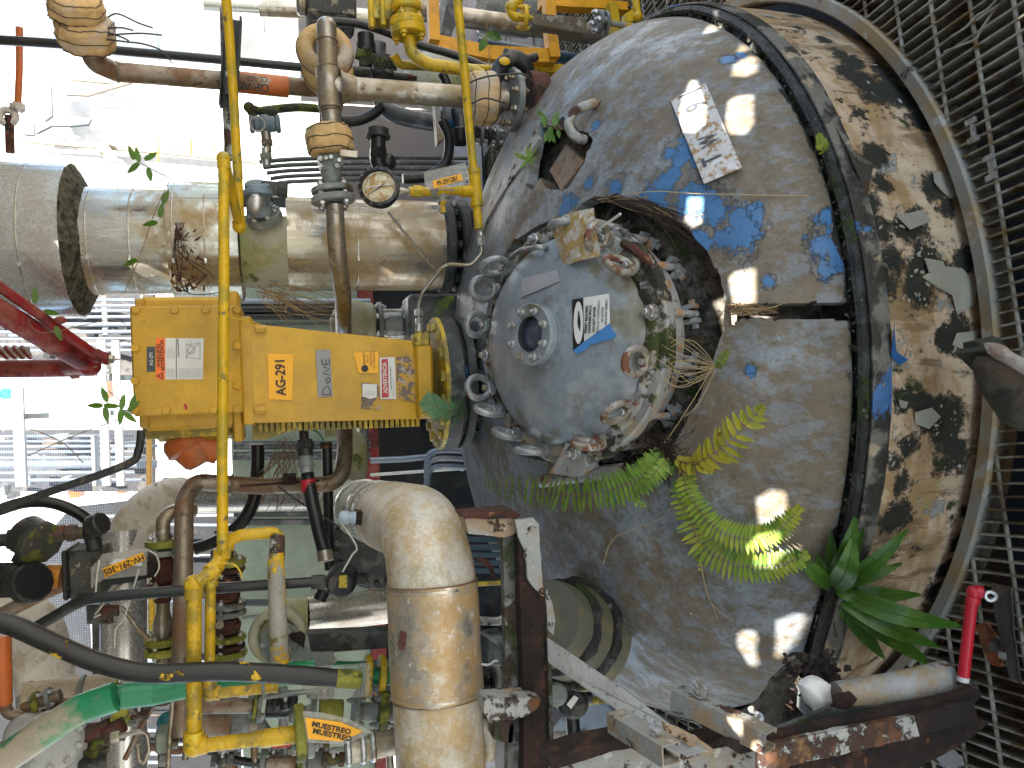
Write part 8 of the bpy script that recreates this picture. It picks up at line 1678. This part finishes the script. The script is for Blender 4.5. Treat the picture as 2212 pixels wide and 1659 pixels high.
for k in range(30):
    a = (630+random.uniform(-30,30), 950+random.uniform(-10,40)); b_ = (590+random.uniform(-60,60), 1050+random.uniform(-30,60)); m_ = ((a[0]+b_[0])/2+random.uniform(-30,30), (a[1]+b_[1])/2+random.uniform(-10,10)); part(tw2, 'twig', MB().tube(bez(PT([a, m_, b_], 2.7), 12), .0011, 4), m_stem)
dg = thing('dry_grass', 'dry straw and roots lining the top edge of the manhole opening', 'dry grass', dome(1400, 440))
for k in range(46): part(dg, 'stalk', MB().tube(bez([dome(1300+random.uniform(-20,20), 428+random.uniform(-4,10), .01), dome(1370+random.uniform(-10,30), 440+random.uniform(-8,16), .01), dome(1440+random.uniform(-10,110), 470+random.uniform(-12,90)*(1 if k % 2 else .3), -.005)], 14), .0008, 4), m_stem if k % 4 == 0 else m_root)
part(dg, 'long_straw', MB().tube(bez([dome(u, v, .012) for u, v in ((1290,432),(1400,414),(1500,418),(1620,421),(1745,423))], 30), .0011, 5), m_straw)
jm = thing('joint_weed', 'dry weed and roots filling the start of the open seam below the manhole', 'dry weed', dome(1590, 668))
for k in range(50): part(jm, 'stalk', MB().tube(bez([dome(1580+random.uniform(-10,40), 672+random.uniform(-6,8), .0), dome(1590+random.uniform(-20,50), 668+random.uniform(-14,14), .02), dome(1600+random.uniform(-40,90), 672+random.uniform(-16,12), .004)], 10), .0007, 4), m_straw if k % 3 == 0 else m_stem)
wl = thing('hanging_leaf', 'dark green leaf hanging on thin wire over the orange yellow frame', 'leaf', at(1065, 80, 2.6)); 
for (u, v, a, b_) in ((1050,75,1,.1),(1055,72,1,.5),(1050,82,-.3,.6)): mb = MB(); p = at(u, v, 2.6); leaflet(mb, p, dv(a, b_).normalized(), (CAM-p).normalized(), .055, .016, .3); part(wl, 'leaf', mb, m_leafd)
part(wl, 'wire', wire([(1052,50),(1053,90),(1058,140),(1056,160)], .0014, 2.6), m_stem)
# ---------------------------------------------------------------- loose things by the grating
rh_ = thing('red_stub_pipe', 'bright red short pipe with elbow head lying by the vessel curb', 'pipe', at(2095, 1380, 1.30))
Yr = 1.24; part(rh_, 'grip', MB().cyl(at(2100,1290,Yr), at(2080,1474,Yr), px(at(2090,1380,Yr), 12), n=28, bev=.002), m_redb)
part(rh_, 'head', MB().ball(at(2103,1280,Yr), px(at(2090,1380,Yr), 15), 20).cyl(at(2103,1290,Yr), at(2102,1304,Yr), px(at(2090,1380,Yr), 13.5)).cyl(at(2104,1276,Yr), at(2124,1281,Yr-.01), px(at(2090,1380,Yr), 14), n=20, bev=.003), m_redb)
part(rh_, 'steel_ring', MB().torus(M(at(2140,1288,Yr-.02), Vector((.3, -1, .4))), px(at(2090,1380,Yr), 11), px(at(2090,1380,Yr), 4), 24, 8, sx=.8), m_zinc)
part(rh_, 'rust_foot', MB().cyl(at(2080,1472,Yr), at(2079,1480,Yr), px(at(2090,1380,Yr), 11), n=20), m_rust)
part(rh_, 'white_band', MB().cyl(at(2081,1462,Yr), at(2080,1472,Yr), px(at(2090,1380,Yr), 12.3), n=28), m_sw)
def scrap(label, poly, m, z=.012, th=.004, name='rusty_scrap'):
    P = [atz(u, v, z + .006*(i % 2)) for i, (u, v) in enumerate(poly)]; mb = MB().prism(P, (0, 0, -th)); wob(mb, .0015, 40); single(name, label, 'scrap', mb, m)
scrap('long dark rusted strip lying across the grating beside the red handle', jag([(2140,1260),(2184,1272),(2188,1350),(2196,1420),(2206,1480),(2180,1460),(2165,1400),(2150,1340)], 1.5, 8), mat('dark_scale', (.06, .05, .045), [ly((.13, .08, .06), 14, .56, .04)], rough=.85, bump=.8), .02)
scrap('orange rusted plate between the red handle and the dark strip', jag([(2106,1350),(2130,1344),(2150,1372),(2168,1420),(2162,1440),(2140,1436),(2120,1392)], 1.5, 8), mat('orange_rust', (.20, .06, .02), [ly((.10, .04, .02), 30, .52, .05)], rough=.9, bump=.8), .03)
scrap('small grey flake with a square nut lying on the orange plate', jag([(2136,1392),(2150,1376),(2166,1392),(2158,1408),(2140,1406)], 1, 6), m_dfl, .036, .003)
scrap('grey blue paint scale lying on the grating in the bottom right', jag([(2010,1620),(2030,1606),(2050,1612),(2078,1636),(2080,1656),(2050,1668),(2030,1650)], 1.5, 7), m_gpl, .006)
nt_ = MB(); p = atz(2165, 1416, .045); nt_.box(p, .007, .007, .003); single('square_nut', 'small bright square nut lying on the orange rusted plate', 'nut', nt_, m_zinc)
# clips and a twisted strip on the grating
for i, (u, v) in enumerate(((2100,282),(2138,362))):
    g = thing('grating_clip', ('bright saddle clip on the grating, the one nearer the top edge', 'saddle clip on the grating, the lower one of the two')[i], 'clip', atz(u, v, 0)); p = atz(u, v, .004)
    for s_ in (-1, 1): part(g, 'saddle', MB().box(p + gp*.022*s_, .013, .006, .0035, Matrix((gd, gp, Vector((0, 0, 1)))).transposed()), m_zinc)
    part(g, 'bridge', MB().box(p - Vector((0, 0, .003)), .005, .018, .003, Matrix((gd, gp, Vector((0, 0, 1)))).transposed()), m_zinc)
ws_ = thing('bent_grating_bar', 'bent loose bar twisting over the grating near the top right corner', 'bar', atz(2120, 80, .01)); 
part(ws_, 'bar', MB().tube(bez([atz(2056,78,.012), atz(2085,60,.02), atz(2110,34,.022), atz(2135,18,.02), atz(2170,-20,.014)], 20), .0028, 6), m_grate); part(ws_, 'bar', MB().tube(bez([atz(2040,112,.012), atz(2075,98,.02), atz(2108,84,.02), atz(2118,66,.022), atz(2150,20,.02), atz(2190,-20,.014)], 20), .0028, 6), m_grate)
# felt-like dark cloth bundle with a pale rough edge over the curb
ft = thing('dirty_cloth_bundle', 'dark mossy cloth bundle with pale rough strip slumped over the curb at right', 'cloth', atz(2180, 800, .02))
def lumpy(poly, Y, th, m, amp, name, seed=0):
    c = sum((at(u, v, Y) for u, v in poly), Vector())/len(poly); mb = MB(); rings = []
    P = rough_poly(poly, 1.5, 9)
    for k, (sc_, dy) in enumerate(((1.0, th), (1.0, th*.4), (.94, .08*th), (.78, -th*.35), (.45, -th*.6), (.1, -th*.68))):
        rings.append([c + (at(u, v, Y) - c)*sc_ + Vector((0, dy, 0)) for u, v in P])
    n = len(P); vs = [p for r in rings for p in r]; fs = [(j*n+i, j*n+(i+1) % n, (j+1)*n+(i+1) % n, (j+1)*n+i) for j in range(len(rings)-1) for i in range(n)]; fs.append(tuple((len(rings)-1)*n+i for i in range(n)))
    mb.add(vs, fs)
    for k in range(len(mb.v)): mb.v[k] = mb.v[k] + noise.noise_vector(mb.v[k]*22 + Vector((seed, 0, 0)))*amp
    return part(ft, name, mb, m, ang=80)
lumpy([(2112,735),(2150,725),(2168,740),(2164,775),(2150,800),(2150,815),(2130,800),(2102,768),(2092,762),(2098,750),(2112,748)], 1.20, .03, m_felt, .006, 'folded_top')
lumpy([(2138,770),(2165,775),(2200,790),(2230,830),(2240,900),(2240,935),(2190,905),(2160,860),(2140,815),(2128,790)], 1.16, .035, m_felt, .006, 'body', 3)
lumpy([(2148,740),(2158,738),(2180,755),(2212,775),(2240,800),(2240,830),(2215,812),(2185,790),(2165,770),(2152,762)], 1.14, .02, m_feltw, .005, 'pale_strip', 5)

# dirt and moss the plants root in
def dirt(root, c, n, sx, sy, sz, r0=.004, r1=.014, name='soil_clump'):
    mb = MB()
    for _ in range(n):
        p = c + RIGHT*random.gauss(0, sx) + UPV*random.gauss(0, sy) + FWD*random.gauss(.004, sz); mb.ball(p, random.uniform(r0, r1), 8, (1, .8, .7))
    wob(mb, .004, 60); part(root, name, mb, m_moss)
dirt(sl_, dome(1796, 1270, -.004), 60, .016, .022, .006); dirt(fr1, dome(1446, 990, -.012), 46, .022, .016, .006); dirt(fr4, dome(1556, 796, -.012), 22, .010, .010, .004, .003, .008)
mo = MB()
for k in range(170):
    a = R(-92)+R(184)*random.random(); r = 1.195 + random.gauss(0, .012); p = Vector((AX+(r+bulge(a))*math.sin(a), AY-(r+bulge(a))*math.cos(a), .288)); mo.ball(p, random.uniform(.003, .011), 8, (1, 1, .6))
wob(mo, .004, 50); o = part(vessel, 'moss_in_joint', mo, m_moss); o['kind'] = 'stuff'
